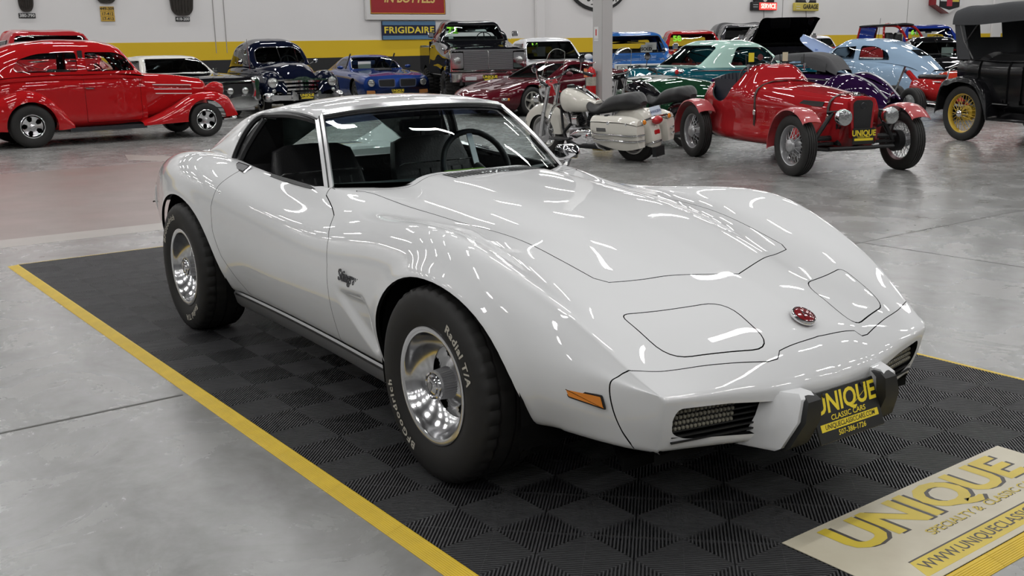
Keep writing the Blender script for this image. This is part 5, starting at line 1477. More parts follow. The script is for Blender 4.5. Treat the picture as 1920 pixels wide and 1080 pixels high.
bo = obj('front_bumper', loft([(.92, [(0, .26), (.94, .26), (1.0, .30), (1.01, .36), (.98, .42), (0, .42)]), (1.02, [(0, .28), (.92, .28), (.98, .31), (.985, .36), (.95, .40), (0, .405)])], 6, 20, cap1=True), CHROME, pon)
obj('bumper_skirt', box(.96, 0, .215, .05, 1.8, .09, .02), STEEL, bo)
four_wheels(pon, steelie(.34, .20, .19, STEEL, CHROME, True, .9), 0, -3.1, .80, .80, .34, .34)
tray(pon, .7, -4.3, .7, .27); bench(pon, -2.2, .55, .7); obj('dashboard', box(-1.25, 0, .93, .3, 1.5, .08, .02), BLACK, pon); steering(pon, -1.62, .38, .98, .19)
m_ = obj('door_mirror', box(-1.45, .99, 1.03, .04, .12, .09, .02), CHROME, pon); obj('mirror_arm', tube([(-1.45, .93, .94), (-1.45, .97, 1.0)], .012, 6), CHROME, m_)

# ================================================================ navy forties coupe
NAVY = paint('navy_paint', (.004, .006, .018))
nv_ = thing('vintage_coupe', 'dark navy forties coupe with chrome bar grille and whitewall tyres', 'car', (-20.2, 9.25, 0), R(-7))
NB = [sec3(.50, (0, .42), (.24, .42), (.36, .55), (.38, .75), (.30, .92), (.16, 1.0), (0, 1.02)), sec3(.25, (0, .36), (.40, .36), (.46, .55), (.46, .80), (.37, 1.0), (.20, 1.09), (0, 1.12)), sec3(-.2, (0, .32), (.56, .32), (.60, .55), (.58, .85), (.47, 1.07), (.26, 1.16), (0, 1.19)),
      sec3(-.85, (0, .28), (.72, .28), (.78, .50), (.76, .85), (.66, 1.08), (.40, 1.16), (0, 1.19)), sec3(-1.5, (0, .27), (.80, .27), (.86, .50), (.84, .85), (.76, 1.08), (.6, 1.12), (0, 1.13)), sec3(-2.3, (0, .27), (.80, .27), (.86, .50), (.84, .85), (.76, 1.07), (.6, 1.11), (0, 1.12)),
      sec3(-3.0, (0, .30), (.76, .30), (.82, .50), (.80, .82), (.70, 1.02), (.5, 1.08), (0, 1.10)), sec3(-3.7, (0, .36), (.62, .36), (.68, .50), (.64, .72), (.54, .88), (.36, .95), (0, .97)), sec3(-4.15, (0, .46), (.40, .46), (.44, .52), (.40, .62), (.32, .68), (.2, .71), (0, .72))]
dn = round_poly([(-1.0, 1.10), (-2.05, 1.10), (-2.05, .33), (-1.0, .33)], .05)
shell(nv_, 'body_shell', NB, NAVY, 60, 30, panels=[('door', dn, (0, 2), YN, .006), ('door', dn, (0, 2), YP, .006)])
NR = [sec3(-.85, (.70, 1.06), (.62, 1.11), (.40, 1.16), (0, 1.185)), sec3(-1.05, (.74, 1.08), (.66, 1.27), (.44, 1.32), (0, 1.345)), sec3(-1.28, (.76, 1.09), (.66, 1.46), (.47, 1.56), (0, 1.60)), sec3(-1.65, (.77, 1.09), (.66, 1.54), (.47, 1.67), (0, 1.72)), sec3(-2.1, (.77, 1.09), (.66, 1.55), (.47, 1.68), (0, 1.735)),
      sec3(-2.6, (.75, 1.08), (.63, 1.48), (.45, 1.60), (0, 1.65)), sec3(-3.0, (.70, 1.05), (.56, 1.32), (.40, 1.42), (0, 1.465)), sec3(-3.4, (.62, .99), (.48, 1.12), (.34, 1.18), (0, 1.21)), sec3(-3.7, (.53, .90), (.44, .94), (.32, .96), (0, .98))]
cabin(nv_, NR, NAVY, side=[round_poly([(-1.12, 1.13), (-1.35, 1.44), (-1.48, 1.50), (-1.98, 1.50), (-1.98, 1.13)], [.03, .06, .06, .05, .04]), round_poly([(-2.10, 1.13), (-2.10, 1.49), (-2.40, 1.47), (-2.72, 1.30), (-2.82, 1.13)], [.04, .06, .14, .14, .05])],
      front=round_poly([(-.60, 1.16), (.60, 1.16), (.56, 1.44), (.42, 1.53), (-.42, 1.53), (-.56, 1.44)], .06), rear=round_poly([(-.36, 1.22), (.36, 1.22), (.30, 1.40), (-.30, 1.40)], .06), gm=GLASS, trim=CHROME, nu=60, xm=-2.0)
obj('windshield_divider', tube([(-.90, 0, 1.18), (-1.05, 0, 1.36), (-1.22, 0, 1.55)], .010, 6), CHROME, nv_)
obj('hood_emblem', box(.44, 0, .99, .05, .10, .07, .015), CHROME, nv_)
NF = [sec3(.62, (.42, .45), (.52, .52), (.64, .55), (.76, .52), (.83, .45), (.84, .38)), sec3(.56, (.36, .66), (.50, .80), (.66, .84), (.80, .78), (.88, .62), (.885, .36)), sec3(.42, (.36, .78), (.50, .92), (.68, .955), (.83, .89), (.92, .70), (.925, .34)), sec3(.1, (.42, .84), (.54, .96), (.70, .985), (.84, .92), (.935, .72), (.94, .32)),
      sec3(-.3, (.52, .84), (.60, .93), (.72, .95), (.85, .88), (.935, .70), (.94, .30)), sec3(-.75, (.62, .78), (.68, .83), (.76, .84), (.86, .78), (.92, .62), (.925, .29)), sec3(-1.2, (.70, .70), (.74, .73), (.79, .73), (.85, .68), (.885, .54), (.885, .28))]
prewar_fender(nv_, NF, NAVY, circ(-.02, .35, .375, 26))
NQ = [sec3(-2.25, (.80, .34), (.82, .40), (.85, .42), (.88, .40), (.90, .34), (.90, .28)), sec3(-2.5, (.78, .66), (.82, .72), (.87, .72), (.92, .64), (.94, .48), (.94, .28)), sec3(-2.9, (.74, .80), (.80, .86), (.87, .85), (.94, .74), (.955, .52), (.955, .28)), sec3(-3.4, (.66, .74), (.73, .80), (.81, .79), (.89, .68), (.91, .50), (.91, .30)), sec3(-4.0, (.46, .52), (.53, .56), (.61, .56), (.69, .50), (.72, .42), (.72, .34))]
prewar_fender(nv_, NQ, NAVY, circ(-2.895, .32, .33, 22))
for s in (-1, 1):
    round_lamp(nv_, .60, s * .70, .74, .115, deep=.10)
    round_lamp(nv_, .645, s * .70, .56, .045, name='parking_lamp', deep=.05)
    obj('cowl_mirror', lathe([(0, .0), (.055, .006), (.06, -.01), (.03, -.05), (0, -.06)], 18, 'X').rot(PI, 'Z').mv(-1.12, s * .93, 1.20), CHROME, nv_)
    obj('mirror_arm', tube([(-1.12, s * .78, 1.12), (-1.12, s * .90, 1.18)], .010, 6), CHROME, nv_)
    obj('belt_trim', tube(curve([(.30, s * .475, .88), (-.2, s * .61, .92), (-.85, s * .775, .93), (-1.5, s * .853, .93), (-2.4, s * .853, .93), (-3.2, s * .78, .90)], 26), .010, 5), CHROME, nv_)
    obj('fender_trim', tube([(.30, s * .938, .70), (-.2, s * .952, .69)], .009, 5), CHROME, nv_)
for k in range(4):
    z = .76 - k * .088; w = (.56, .60, .60, .56)[k]
    P = [(.60 - .18 * (y / .6) ** 2, y, z - .015 * abs(y / .6)) for y in np.linspace(-w, w, 14)]
    obj('grille_bar', strip(P, (1, 0, 0), .040, .03), CHROME, nv_)
obj('grille_crown', prism(round_poly([(-.58, .80), (-.20, .815), (-.10, .86), (.10, .86), (.20, .815), (.58, .80), (.58, .775), (-.58, .775)], .015), .50, .60, 'X'), CHROME, nv_)
obj('grille_back', prism([(-.58, .80), (.58, .80), (.55, .42), (-.55, .42)], .36, .42, 'X'), DARK, nv_, smooth=False)
nbp = obj('front_bumper', loft([(.70, [(0, .33), (.30, .33), (.62, .34), (.88, .36), (.90, .42), (.86, .47), (.60, .475), (0, .47)]), (.78, [(0, .34), (.30, .34), (.60, .35), (.80, .37), (.82, .42), (.78, .455), (.58, .46), (0, .46)])], 8, 24, cap1=True), CHROME, nv_)
for s in (-1, 1):
    obj('bumper_end', sphere(.62, s * .80, .42, .14, .16, .12, 18, 10), CHROME, nbp)
    obj('bumper_guard', loft([(.76, [(0, -.10), (.035, -.09), (.04, 0), (.035, .12), (0, .14)]), (.84, [(0, -.09), (.03, -.08), (.035, 0), (.03, .11), (0, .13)])], 6, 14, cap0=True, cap1=True).mv(0, s * .30, .42), CHROME, nbp)
number_plate(nv_, .85, .0, .42, w=.32, h=.16)
four_wheels(nv_, steelie(.35, .17, .20, NAVY, CHROME, True, .5), 0, -2.895, .745, .75, .35, .35)
tray(nv_, .4, -4.0, .6, .27); bench(nv_, -2.05, .65, .62, mat('tan_cloth', (.12, .105, .085), rough=.8)); steering(nv_, -1.38, .34, 1.15, .2)
obj('antenna', tube([(-.80, -.80, 1.02), (-.80, -.83, 1.72)], .005, 4), CHROME, nv_)

# ================================================================ blue muscle coupe
FBB = paint('metallic_blue_paint', (.016, .045, .20), rough=.3, metal=.3)
fb = thing('muscle_coupe', 'metallic blue seventies muscle coupe with split grille and raised wiper blades', 'car', (-21.9, 12.72, 0), R(-13))
FS = [sec3(.86, (0, .30), (.60, .30), (.84, .36), (.88, .50), (.86, .66), (.80, .74), (.5, .765), (0, .79)), sec3(.60, (0, .24), (.80, .24), (.91, .32), (.935, .52), (.92, .70), (.84, .79), (.5, .80), (0, .83)), sec3(.0, (0, .22), (.82, .22), (.92, .32), (.945, .55), (.92, .76), (.82, .845), (.5, .85), (0, .88)),
      sec3(-.9, (0, .20), (.82, .20), (.90, .32), (.925, .55), (.90, .80), (.78, .88), (.5, .90), (0, .92)), sec3(-1.8, (0, .20), (.82, .20), (.90, .32), (.925, .55), (.91, .82), (.78, .89), (.5, .90), (0, .90)), sec3(-2.7, (0, .22), (.84, .22), (.92, .34), (.945, .58), (.93, .84), (.80, .91), (.5, .92), (0, .925)), sec3(-3.5, (0, .30), (.78, .30), (.86, .38), (.88, .56), (.86, .78), (.76, .87), (.5, .895), (0, .90)), sec3(-3.8, (0, .40), (.70, .40), (.80, .46), (.82, .58), (.80, .74), (.7, .82), (.45, .85), (0, .855))]
fbh = [(.55, -.55), (.62, 0), (.55, .55), (-.95, .72), (-.95, -.72)]
shell(fb, 'body_shell', FS, FBB, 56, 30, arches=[open_arch(0, .33, .385), open_arch(-2.74, .33, .39)], panels=[('hood', fbh, (0, 1), lambda c: c[2] > .72, .006)])
FR = [sec3(-.90, (.77, .885), (.70, .90), (.45, .91), (0, .92)), sec3(-1.25, (.77, .89), (.66, 1.09), (.45, 1.12), (0, 1.135)), sec3(-1.55, (.77, .89), (.60, 1.20), (.44, 1.245), (0, 1.265)), sec3(-2.0, (.77, .895), (.58, 1.225), (.43, 1.268), (0, 1.29)), sec3(-2.5, (.77, .905), (.60, 1.16), (.44, 1.205), (0, 1.225)), sec3(-3.0, (.77, .905), (.66, 1.0), (.46, 1.03), (0, 1.045)), sec3(-3.35, (.75, .89), (.68, .895), (.46, .90), (0, .905))]
cabin(fb, FR, FBB, side=[round_poly([(-1.22, .935), (-1.58, 1.19), (-2.20, 1.20), (-2.52, .95)], [.04, .05, .12, .05])], front=round_poly([(-.69, .93), (.69, .93), (.56, 1.225), (-.56, 1.225)], .06), rear=round_poly([(-.6, .96), (.6, .96), (.5, 1.16), (-.5, 1.16)], .05), gm=GLASS, trim=CHROME)
for s in (-1, 1):
    bz = round_poly([(s * .06, .47), (s * .50, .48), (s * .52, .69), (s * .06, .70)], .06)
    g_ = obj('grille_surround', prism(bz, .80, .90, 'X'), mat('silver_blue_trim', (.20, .25, .42), rough=.2, metal=.6), fb)
    obj('grille_mesh', prism(offset_poly(bz, .025), .86, .905, 'X'), BLACK, g_)
    round_lamp(fb, .885, s * .70, .60, .098, deep=.12)
    obj('turn_lamp', prism(round_poly([(s * .60, .30), (s * .82, .32), (s * .82, .41), (s * .60, .40)], .02), .84, .885, 'X'), mat('amber_dull', (.40, .17, .05), rough=.3), fb)
    obj('side_marker', box(.50, s * .932, .52, .10, .02, .05, .005), mat('orange_dull', (.5, .15, .04), rough=.4), fb)
    m_ = obj('door_mirror', sphere(-1.12, s * .96, .97, .06, .09, .05, 14, 8), FBB, fb)
    wp = obj('wiper_arm', strip([(-.92, s * .62 - .25, .93), (-.86, s * .62 - .20, 1.08), (-.92, s * .62 - .12, 1.30)], (1, 0, .2), .022, .012), BLACK, fb)
    obj('wiper_blade', strip([(-.90, s * .62 - .215, 1.02), (-.90, s * .62 - .10, 1.33)], (1, 0, .2), .035, .015), BLACK, wp)
obj('front_valance', loft([(.72, [(0, .14), (.7, .15), (.80, .20), (.80, .30)]), (.82, [(0, .16), (.6, .17), (.74, .21), (.76, .30)])], 6, 14), FBB, fb)
number_plate(fb, .905, 0, .36, w=.33, h=.16)
obj('engine_scoop', box(-.35, 0, .90, .55, .36, .08, .03), BLACK, fb)
obj('windshield_card', box(-1.12, -.28, 1.02, .01, .36, .20).rot(0, 'Y'), WHITEPL, fb, smooth=False)
four_wheels(fb, alloy(.33, .23, .19, 5, .45, m=mat('grey_wheel', (.15, .15, .155), rough=.3, metal=.8)), 0, -2.74, .79, .79, .33, .33)
tray(fb, .6, -3.5, .7, .22); bench(fb, -2.0, .45, .6); obj('dashboard', box(-1.12, 0, .87, .3, 1.4, .08, .02), BLACK, fb); steering(fb, -1.5, .36, .93, .19)

# ================================================================ white crossover
SUVW = paint('suv_white_paint', (.70, .71, .73))
su = thing('crossover', 'modern white crossover with dark windshield marked 14 behind the black pickup', 'car', (-19.02, 16.29, 0), R(-27))
SS = [sec3(.85, (0, .30), (.62, .30), (.78, .40), (.82, .62), (.78, .86), (.68, .95), (.4, .99), (0, 1.0)), sec3(.5, (0, .26), (.82, .26), (.92, .40), (.94, .65), (.91, .90), (.80, 1.0), (.4, 1.04), (0, 1.055)), sec3(-.6, (0, .24), (.84, .24), (.94, .38), (.955, .65), (.93, .95), (.82, 1.06), (.4, 1.09), (0, 1.105)), sec3(-1.4, (0, .24), (.84, .24), (.94, .38), (.955, .65), (.93, .98), (.82, 1.08), (.4, 1.09), (0, 1.09)), sec3(-3.0, (0, .26), (.84, .26), (.94, .40), (.955, .68), (.93, 1.02), (.82, 1.10), (.4, 1.10), (0, 1.10)), sec3(-3.75, (0, .36), (.76, .36), (.86, .48), (.88, .70), (.85, .98), (.75, 1.06), (.4, 1.08), (0, 1.08))]
shell(su, 'body_shell', SS, SUVW, 50, 28, arches=[open_arch(0, .36, .42), open_arch(-2.8, .36, .42)])
SR = [sec3(-.65, (.80, 1.05), (.74, 1.07), (.4, 1.09), (0, 1.10)), sec3(-1.05, (.81, 1.06), (.72, 1.30), (.45, 1.34), (0, 1.355)), sec3(-1.5, (.82, 1.07), (.66, 1.55), (.46, 1.60), (0, 1.62)), sec3(-2.2, (.82, 1.08), (.65, 1.60), (.46, 1.665), (0, 1.69)), sec3(-3.0, (.82, 1.09), (.64, 1.56), (.46, 1.62), (0, 1.645)), sec3(-3.6, (.80, 1.08), (.66, 1.40), (.46, 1.46), (0, 1.48)), sec3(-3.8, (.78, 1.06), (.70, 1.10), (.46, 1.12), (0, 1.13))]
cabin(su, SR, SUVW, side=[round_poly([(-1.0, 1.10), (-1.55, 1.52), (-3.1, 1.53), (-3.45, 1.15)], .05)], front=round_poly([(-.73, 1.10), (.73, 1.10), (.62, 1.57), (-.62, 1.57)], .06), rear=round_poly([(-.62, 1.15), (.62, 1.15), (.55, 1.45), (-.55, 1.45)], .05), gm=GLASSDK)
obj('sunroof', grid(np.array([[(x, y, 1.66 - .05 * (y / .5) ** 2 + .035 - .06 * ((x + 2.25) / .6) ** 2) for y in np.linspace(-.45, .45, 6)] for x in np.linspace(-1.75, -2.75, 6)]), flip=True), BLACK, su)
n_ = stand(text_mesh('14', .20, bold=.045), 'X').rot(-R(42), 'Y').mv(-1.265, -.42, 1.47); obj('window_number', n_, NEON, su, smooth=False, label='green painted window number')
obj('window_sticker', box(0, 0, 0, .004, .12, .10).rot(-R(42), 'Y').mv(-1.13, -.46, 1.32), WHITEPL, su, smooth=False)
obj('window_sticker', box(0, 0, 0, .004, .09, .09).rot(-R(42), 'Y').mv(-1.04, -.44, 1.22), mat('yellow_sticker', (.75, .65, .03), rough=.6), su, smooth=False)
for s in (-1, 1):
    m_ = obj('door_mirror', sphere(-1.12, s * 1.06, 1.14, .06, .12, .085, 14, 8), SUVW, su); obj('mirror_arm', box(-1.12, s * .95, 1.09, .05, .12, .03, .01), BLACK, m_)
    obj('headlamp', loft([(.55, [(0, -.05), (.10, -.045), (.13, 0), (.10, .05), (0, .055)]), (.74, [(0, -.05), (.10, -.045), (.13, 0), (.10, .05), (0, .055)])], 6, 12, cap0=True, cap1=True).mv(0, s * .74, .80), LENS, su)
obj('grille', box(.83, 0, .62, .06, .9, .26, .05), BLACK, su)
four_wheels(su, alloy(.36, .22, .24, 5, .6), 0, -2.8, .82, .82, .36, .36); tray(su, .6, -3.5, .7, .26); bench(su, -2.1, .65, .65)
obj('dashboard', box(-1.05, 0, 1.06, .4, 1.4, .08, .02), BLACK, su)

# ================================================================ maroon convertible-era sports coupe
MAR = paint('maroon_paint', (.085, .006, .012), rough=.3, metal=.2)
c5 = thing('maroon_sports_car', 'dark maroon low sports car with five-spoke silver wheels behind the motorcycle', 'car', (-15.95, 12.2, 0), R(-85)); c5.scale = (1, 1, .94)
MS = [sec3(.92, (0, .24), (.40, .24), (.62, .28), (.66, .36), (.60, .45), (.45, .50), (.2, .515), (0, .52)), sec3(.72, (0, .18), (.66, .18), (.82, .26), (.86, .40), (.80, .54), (.62, .585), (.3, .595), (0, .60)), sec3(.35, (0, .16), (.80, .16), (.90, .28), (.925, .46), (.88, .64), (.70, .68), (.35, .67), (0, .675)), sec3(-.05, (0, .15), (.82, .15), (.92, .28), (.945, .50), (.90, .72), (.74, .765), (.38, .735), (0, .735)),
      sec3(-.6, (0, .14), (.82, .14), (.90, .28), (.92, .50), (.90, .74), (.76, .80), (.4, .80), (0, .805)), sec3(-1.3, (0, .14), (.82, .14), (.90, .28), (.915, .50), (.90, .76), (.76, .83), (.4, .84), (0, .845)), sec3(-2.0, (0, .15), (.82, .15), (.92, .28), (.935, .52), (.92, .80), (.78, .87), (.4, .88), (0, .885)), sec3(-2.65, (0, .18), (.84, .18), (.93, .30), (.95, .55), (.93, .83), (.80, .92), (.4, .94), (0, .945)), sec3(-3.3, (0, .28), (.78, .28), (.86, .38), (.88, .58), (.86, .80), (.76, .89), (.4, .92), (0, .925)), sec3(-3.5, (0, .36), (.74, .36), (.82, .44), (.84, .58), (.82, .76), (.73, .85), (.4, .88), (0, .885))]
mh = [(.55, -.52), (.60, 0), (.55, .52), (-.62, .70), (-.62, -.70)]
shell(c5, 'body_shell', MS, MAR, 60, 30, arches=[open_arch(0, .33, .375), open_arch(-2.65, .34, .385)], panels=[('hood', mh, (0, 1), lambda c: c[2] > .52, .005)])
MR = [sec3(-.62, (.74, .785), (.66, .80), (.4, .805), (0, .81)), sec3(-1.0, (.75, .80), (.63, .98), (.42, 1.0), (0, 1.01)), sec3(-1.38, (.76, .82), (.56, 1.12), (.42, 1.16), (0, 1.175)), sec3(-1.8, (.77, .85), (.55, 1.15), (.42, 1.195), (0, 1.21)), sec3(-2.2, (.77, .87), (.57, 1.10), (.43, 1.145), (0, 1.165)), sec3(-2.7, (.77, .90), (.62, 1.0), (.44, 1.03), (0, 1.045)), sec3(-3.1, (.76, .89), (.66, .92), (.44, .93), (0, .935))]
cabin(c5, MR, MAR, side=[round_poly([(-.98, .86), (-1.42, 1.10), (-1.95, 1.12), (-2.25, .93)], [.04, .06, .1, .04])], front=round_poly([(-.66, .82), (.66, .82), (.54, 1.135), (-.54, 1.135)], .05), rear=round_poly([(-.6, .95), (.6, .95), (.5, 1.12), (-.5, 1.12)], .05), gm=GLASS)
for s in (-1, 1):
    lp = obj('fog_lamp', loft([(.60, [(0, -.035), (.05, -.03), (.06, 0), (.05, .035), (0, .038)]), (.80, [(0, -.03), (.02, -.025), (.03, 0), (.02, .03), (0, .032)])], 8, 12, cap0=True, cap1=True).mv(.0, s * .83, .40), LENS, c5)
    obj('turn_lens', box(.62, s * .882, .40, .14, .02, .06, .01), AMBER, lp)
    m_ = obj('door_mirror', sphere(-1.02, s * .98, .90, .06, .10, .06, 14, 8), MAR, c5)
def star_wheel(Rt, Wt, rim):
    h = Wt / 2; y0 = -h * .74
    star = Mesh()
    for k in range(5):
        a = 2 * PI * k / 5
        P = [(-.030, 0, .02), (.030, 0, .02), (.019, .012, rim * .6), (.030, .006, rim * .9), (-.030, .006, rim * .9), (-.019, .012, rim * .6)]
        V = [(x, y0 + y, z) for x, y, z in P] + [(x * .8, y0 + .05, z) for x, y, z in P]
        F = [(0, 1, 2, 5), (5, 2, 3, 4), (0, 6, 7, 1), (1, 7, 8, 2), (2, 8, 9, 3), (4, 10, 11, 5), (5, 11, 6, 0)]
        star.join(Mesh(V, [f[::-1] for f in F]).rot(a, 'Y'))
    ring = lathe([(rim - .006, -h * .4), (rim + .006, -h * .80), (rim - .004, -h * .84), (rim * .90, -h * .78), (rim * .87, -h * .6), (rim * .85, h * .3)], 44)
    cap = lathe([(rim * .26, y0 + .03), (rim * .26, y0 - .004), (rim * .2, y0 - .01), (0, y0 - .012)], 24)
    SILV = mat('silver_wheel_paint', (.55, .53, .48), rough=.3, metal=.7)
    return [('wheel', tyre_mesh(Rt, Wt, rim, 60, False), RUBBER), ('rim', ring, SILV), ('spokes', star.join(Mesh()), SILV), ('hub_cap', cap, SILV), ('brake_disc', lathe([(rim * .8, .0), (rim * .8, -.02), (0, -.02)], 28), mat('brake_disc', (.12, .12, .12), rough=.4, metal=.8))]
four_wheels(c5, star_wheel(.325, .24, .222), 0, -2.65, .80, .80, .325, .325)
tray(c5, .6, -3.3, .7, .17); bench(c5, -1.75, .35, .6, LEATHER, .6); obj('dashboard', box(-.95, 0, .80, .4, 1.3, .08, .02), BLACK, c5); steering(c5, -1.28, .36, .86, .18)

# ================================================================ red special roadster
KR = paint('roadster_red_paint', (.36, .016, .020), rough=.4)
KRF = mat('fender_red_paint', (.42, .055, .06), rough=.35, coat=.6)
kit = thing('special_roadster', 'open red special roadster with cycle fenders, black grille and wire wheels', 'car', (-4.54, 8.58, 0), R(-19))
def ks(x, w, zt, zb=.29, sh=.89):
    w *= 1.10; zb -= .03
    return ks0(x, w, zt, zb, sh)
def ks0(x, w, zt, zb, sh): return sec3(x, (0, zb), (w * .85, zb), (w, zb + .04), (w, zb + .30), (w * .99, zt * sh - .03), (w * .86, zt * sh + .05), (w * .5, zt - .012), (0, zt))
KB = [ks(.16, .215, .855, .36), ks(-.25, .29, .89, .32), ks(-.8, .37, .945, .29), ks(-1.28, .425, .99, .28), ks(-1.42, .44, 1.05, .28, .84), ks(-1.52, .45, 1.16, .28, .80), ks(-1.64, .455, 1.185, .28, .79), ks(-1.9, .46, 1.14, .28, .80), ks(-2.25, .455, 1.10, .30, .82), ks(-2.55, .40, .98, .34), ks(-2.85, .27, .76, .42), ks(-3.0, .15, .62, .48)]
cp = round_poly([(-1.70, 1.35), (-1.72, 1.05), (-1.84, .80), (-2.02, .71), (-2.22, .76), (-2.36, .98), (-2.40, 1.35)], [0, .1, .12, .12, .12, .1, 0])
hd = [(.05, .5), (-1.30, .5), (-1.30, -.5), (.05, -.5)]
ksh, _ = shell(kit, 'body_shell', KB, KR, 70, 34, holes=[(cp, (0, 2), None)], panels=[('hood', hd, (0, 1), lambda c: c[2] > .74, .004)], dark=mat('cockpit_trim', (.02, .02, .022), rough=.5))
NSEAT = mat('navy_pleated_leather', (.018, .022, .034), rough=.35)
G = []
for k in range(31):
    y = -.43 + .86 * k / 30; bulge = .018 * abs(math.sin(k * PI / 2 * 1.0)) if k % 2 else 0
    G.append([(-2.20 - .10 * t - .05 * (abs(y) / .43) ** 2 * -1 + bulge, y, .45 + .62 * t - .06 * (abs(y) / .43) ** 4 * t) for t in np.linspace(0, 1, 8)] + [(-2.36, y, 1.06 - .06 * (abs(y) / .43) ** 4), (-2.40, y, 1.02 - .06 * (abs(y) / .43) ** 4)])
obj('seat_back', grid(np.array(G), flip=True), NSEAT, kit)
for s in (-1, 1): obj('seat_side', grid(np.array([[(x, s * .437, z) for z in np.linspace(.45, 1.0, 4)] for x in np.linspace(-2.34, -1.8, 5)]), flip=(s < 0)), NSEAT, kit)
obj('seat_cushion', box(-1.98, 0, .46, .45, .84, .14, .04), NSEAT, kit)
steering(kit, -1.80, -.20, .98, .18, -20)
rad = prism(round_poly([(-.165, .80), (-.115, .845), (.115, .845), (.165, .80), (.125, .40), (-.125, .40)], [.03, .04, .04, .03, .01, .01]), .14, .205, 'X')
ro = obj('radiator_shell', rad, KR, kit, angle=30)
obj('radiator_grille', prism(round_poly([(-.125, .785), (-.09, .815), (.09, .815), (.125, .785), (.098, .44), (-.098, .44)], .02), .19, .212, 'X'), mat('black_mesh', (.012, .012, .013), rough=.6, bump=.6, bscale=160), ro, label='black mesh grille')
obj('radiator_badge', lathe([(0, .006), (.03, .005), (.034, .0)], 20, 'X').mv(.214, .0, .755), mat('badge_grey', (.05, .05, .055), rough=.3, metal=.6), ro)
obj('filler_cap', lathe([(.0, .05), (.03, .048), (.045, .03), (.045, 0)], 18, 'Z').mv(.08, 0, .845), CHROME, kit)
SPIRE = mat('rivet_red', (.50, .10, .10), rough=.4)
for s in (-1, 1):
    # hood straps
    for x, w, zt in ((-1.26, .425, .985), (-.02, .255, .872)):
        w *= 1.10; P = [(x, s * (w + .004), .40 if x < -.5 else .56), (x, s * (w + .006), .60), (x, s * (w + .006), zt * .84), (x, s * (w * .93 + .004), zt * .915), (x, s * (w * .78), zt * .962), (x, s * w * .5, zt), (x, s * .01, zt + .012)]
        so = obj('hood_strap', strip(P, [(0, s, 0), (0, s, 0), (0, s, .15), (0, s, .8), (0, s * .4, 1), (0, 0, 1), (0, 0, 1)], .040, .006), mat('brown_leather', (.04, .022, .018), rough=.5), kit)
        obj('buckle', box(x, s * (w + .014), .62, .05, .012, .06, .004), CHROME, so)
    rv = Mesh()
    for q in range(46):
        x = -.12 - q * .045; w = float(crom([-3, -2.25, -1.9, -1.28, -.8, -.25, .16], [.165, .5, .506, .468, .407, .319, .237], [x])[0][0])
        for z in (.345, .52, .635):
            if q < 28 or z < .5: rv.join(box(x, s * (w + .002), z, .010, .006, .010))
    r_ = obj('rivets', rv, SPIRE, ksh, smooth=False); r_['kind'] = 'stuff'
    fl = [(-.10, .775), (-.32, .775), (-.42, .715), (-.16, .715)]
    for poly in ([(-.10, .79), (-.42, .80), (-.52, .74), (-.12, .735)], [(-.86, .815), (-1.22, .825), (-1.22, .765), (-.76, .755)]):
        m = prism(poly, 0, 1, 'Y')
        m.V = [(x, s * (float(crom([-1.28, -.8, -.25, .16], [.468, .407, .319, .237], [x])[0][0]) * .99 + .0075 * y + .002 - max(0, z - .74) * .15), z) for x, y, z in m.V]
        if s < 0: m.F = [f[::-1] for f in m.F]
        obj('hood_stripe', m, mat('stripe_black', (.015, .012, .012), rough=.35), kit, smooth=False)
    for xc, yy, tr in ((0, .70, .34), (-2.33, .70, .345)):
        P = []
        for a in np.linspace(R(40), R(188), 20): P.append((xc + .40 * math.cos(a), .335 + .40 * math.sin(a)))
        G = np.array([[(x, s * (yy + dy), z + dz) for dy, dz in ((-.115, -.012), (-.11, .004), (-.04, .018), (.04, .018), (.11, .004), (.118, -.014))] for x, z in P])
        f = grid(G, flip=(s > 0)).thick(.008) if s < 0 else grid(G, flip=False).thick(.008)
        fo = obj('cycle_fender', f, KRF, kit, angle=50)
        obj('fender_stay', tube([(xc, s * .52, .34), (xc, s * .60, .60), (xc + .05, s * .66, .735)], .012, 6), BLACK, fo)
    hl = obj('headlamp', lathe([(.088, .02), (.095, .0), (.09, -.05), (.05, -.11), (0, -.12)], 28, 'X').mv(.30, s * .30, .64), CHROME, kit)
    obj('lens', lathe([(.086, .022), (.06, .032), (0, .04)], 28, 'X').mv(.30, s * .30, .64), mat('fluted_lens', (.50, .51, .51), rough=.10, metal=.9, bump=.8, bscale=28), hl)
    obj('lamp_bar', tube([(.24, s * .30, .56), (.10, s * .22, .50)], .016, 6), BLACK, kit)
    # black front suspension
    obj('spring_arm', tube([(.02, s * .25, .40), (.06, s * .56, .40)], .028, 8), BLACK, kit)
    obj('shock_absorber', tube([(.08, s * .30, .68), (.06, s * .52, .36)], .026, 8), BLACK, kit)
    obj('shock_tower', tube([(.10, s * .22, .36), (.12, s * .27, .70), (.06, s * .36, .68)], .020, 8), BLACK, kit)
    obj('axle_spring', box(.05, s * .40, .34, .05, .30, .035, .01), BLACK, kit)
    obj('brake_drum', lathe([(.12, .06), (.12, -.02), (0, -.03)], 20).mv(0, s * .60, .335), BLACK, kit)
    # aero screen
    G = np.array([[(-1.60 - .02 * t, s * .24 + y, 1.175 + .17 * t * (1 - .25 * (y / .17) ** 4)) for t in (0, .5, 1)] for y in np.linspace(-.17, .17, 9)])
    sc = obj('aero_screen', grid(G), GLASSCL, kit)
    obj('screen_frame', tube([(-1.60, s * .24 - .17, 1.175), (-1.61, s * .24 - .175, 1.30)], .006, 5), BLACK, sc); obj('screen_frame', tube([(-1.60, s * .24 + .17, 1.175), (-1.61, s * .24 + .175, 1.30)], .006, 5), BLACK, sc)
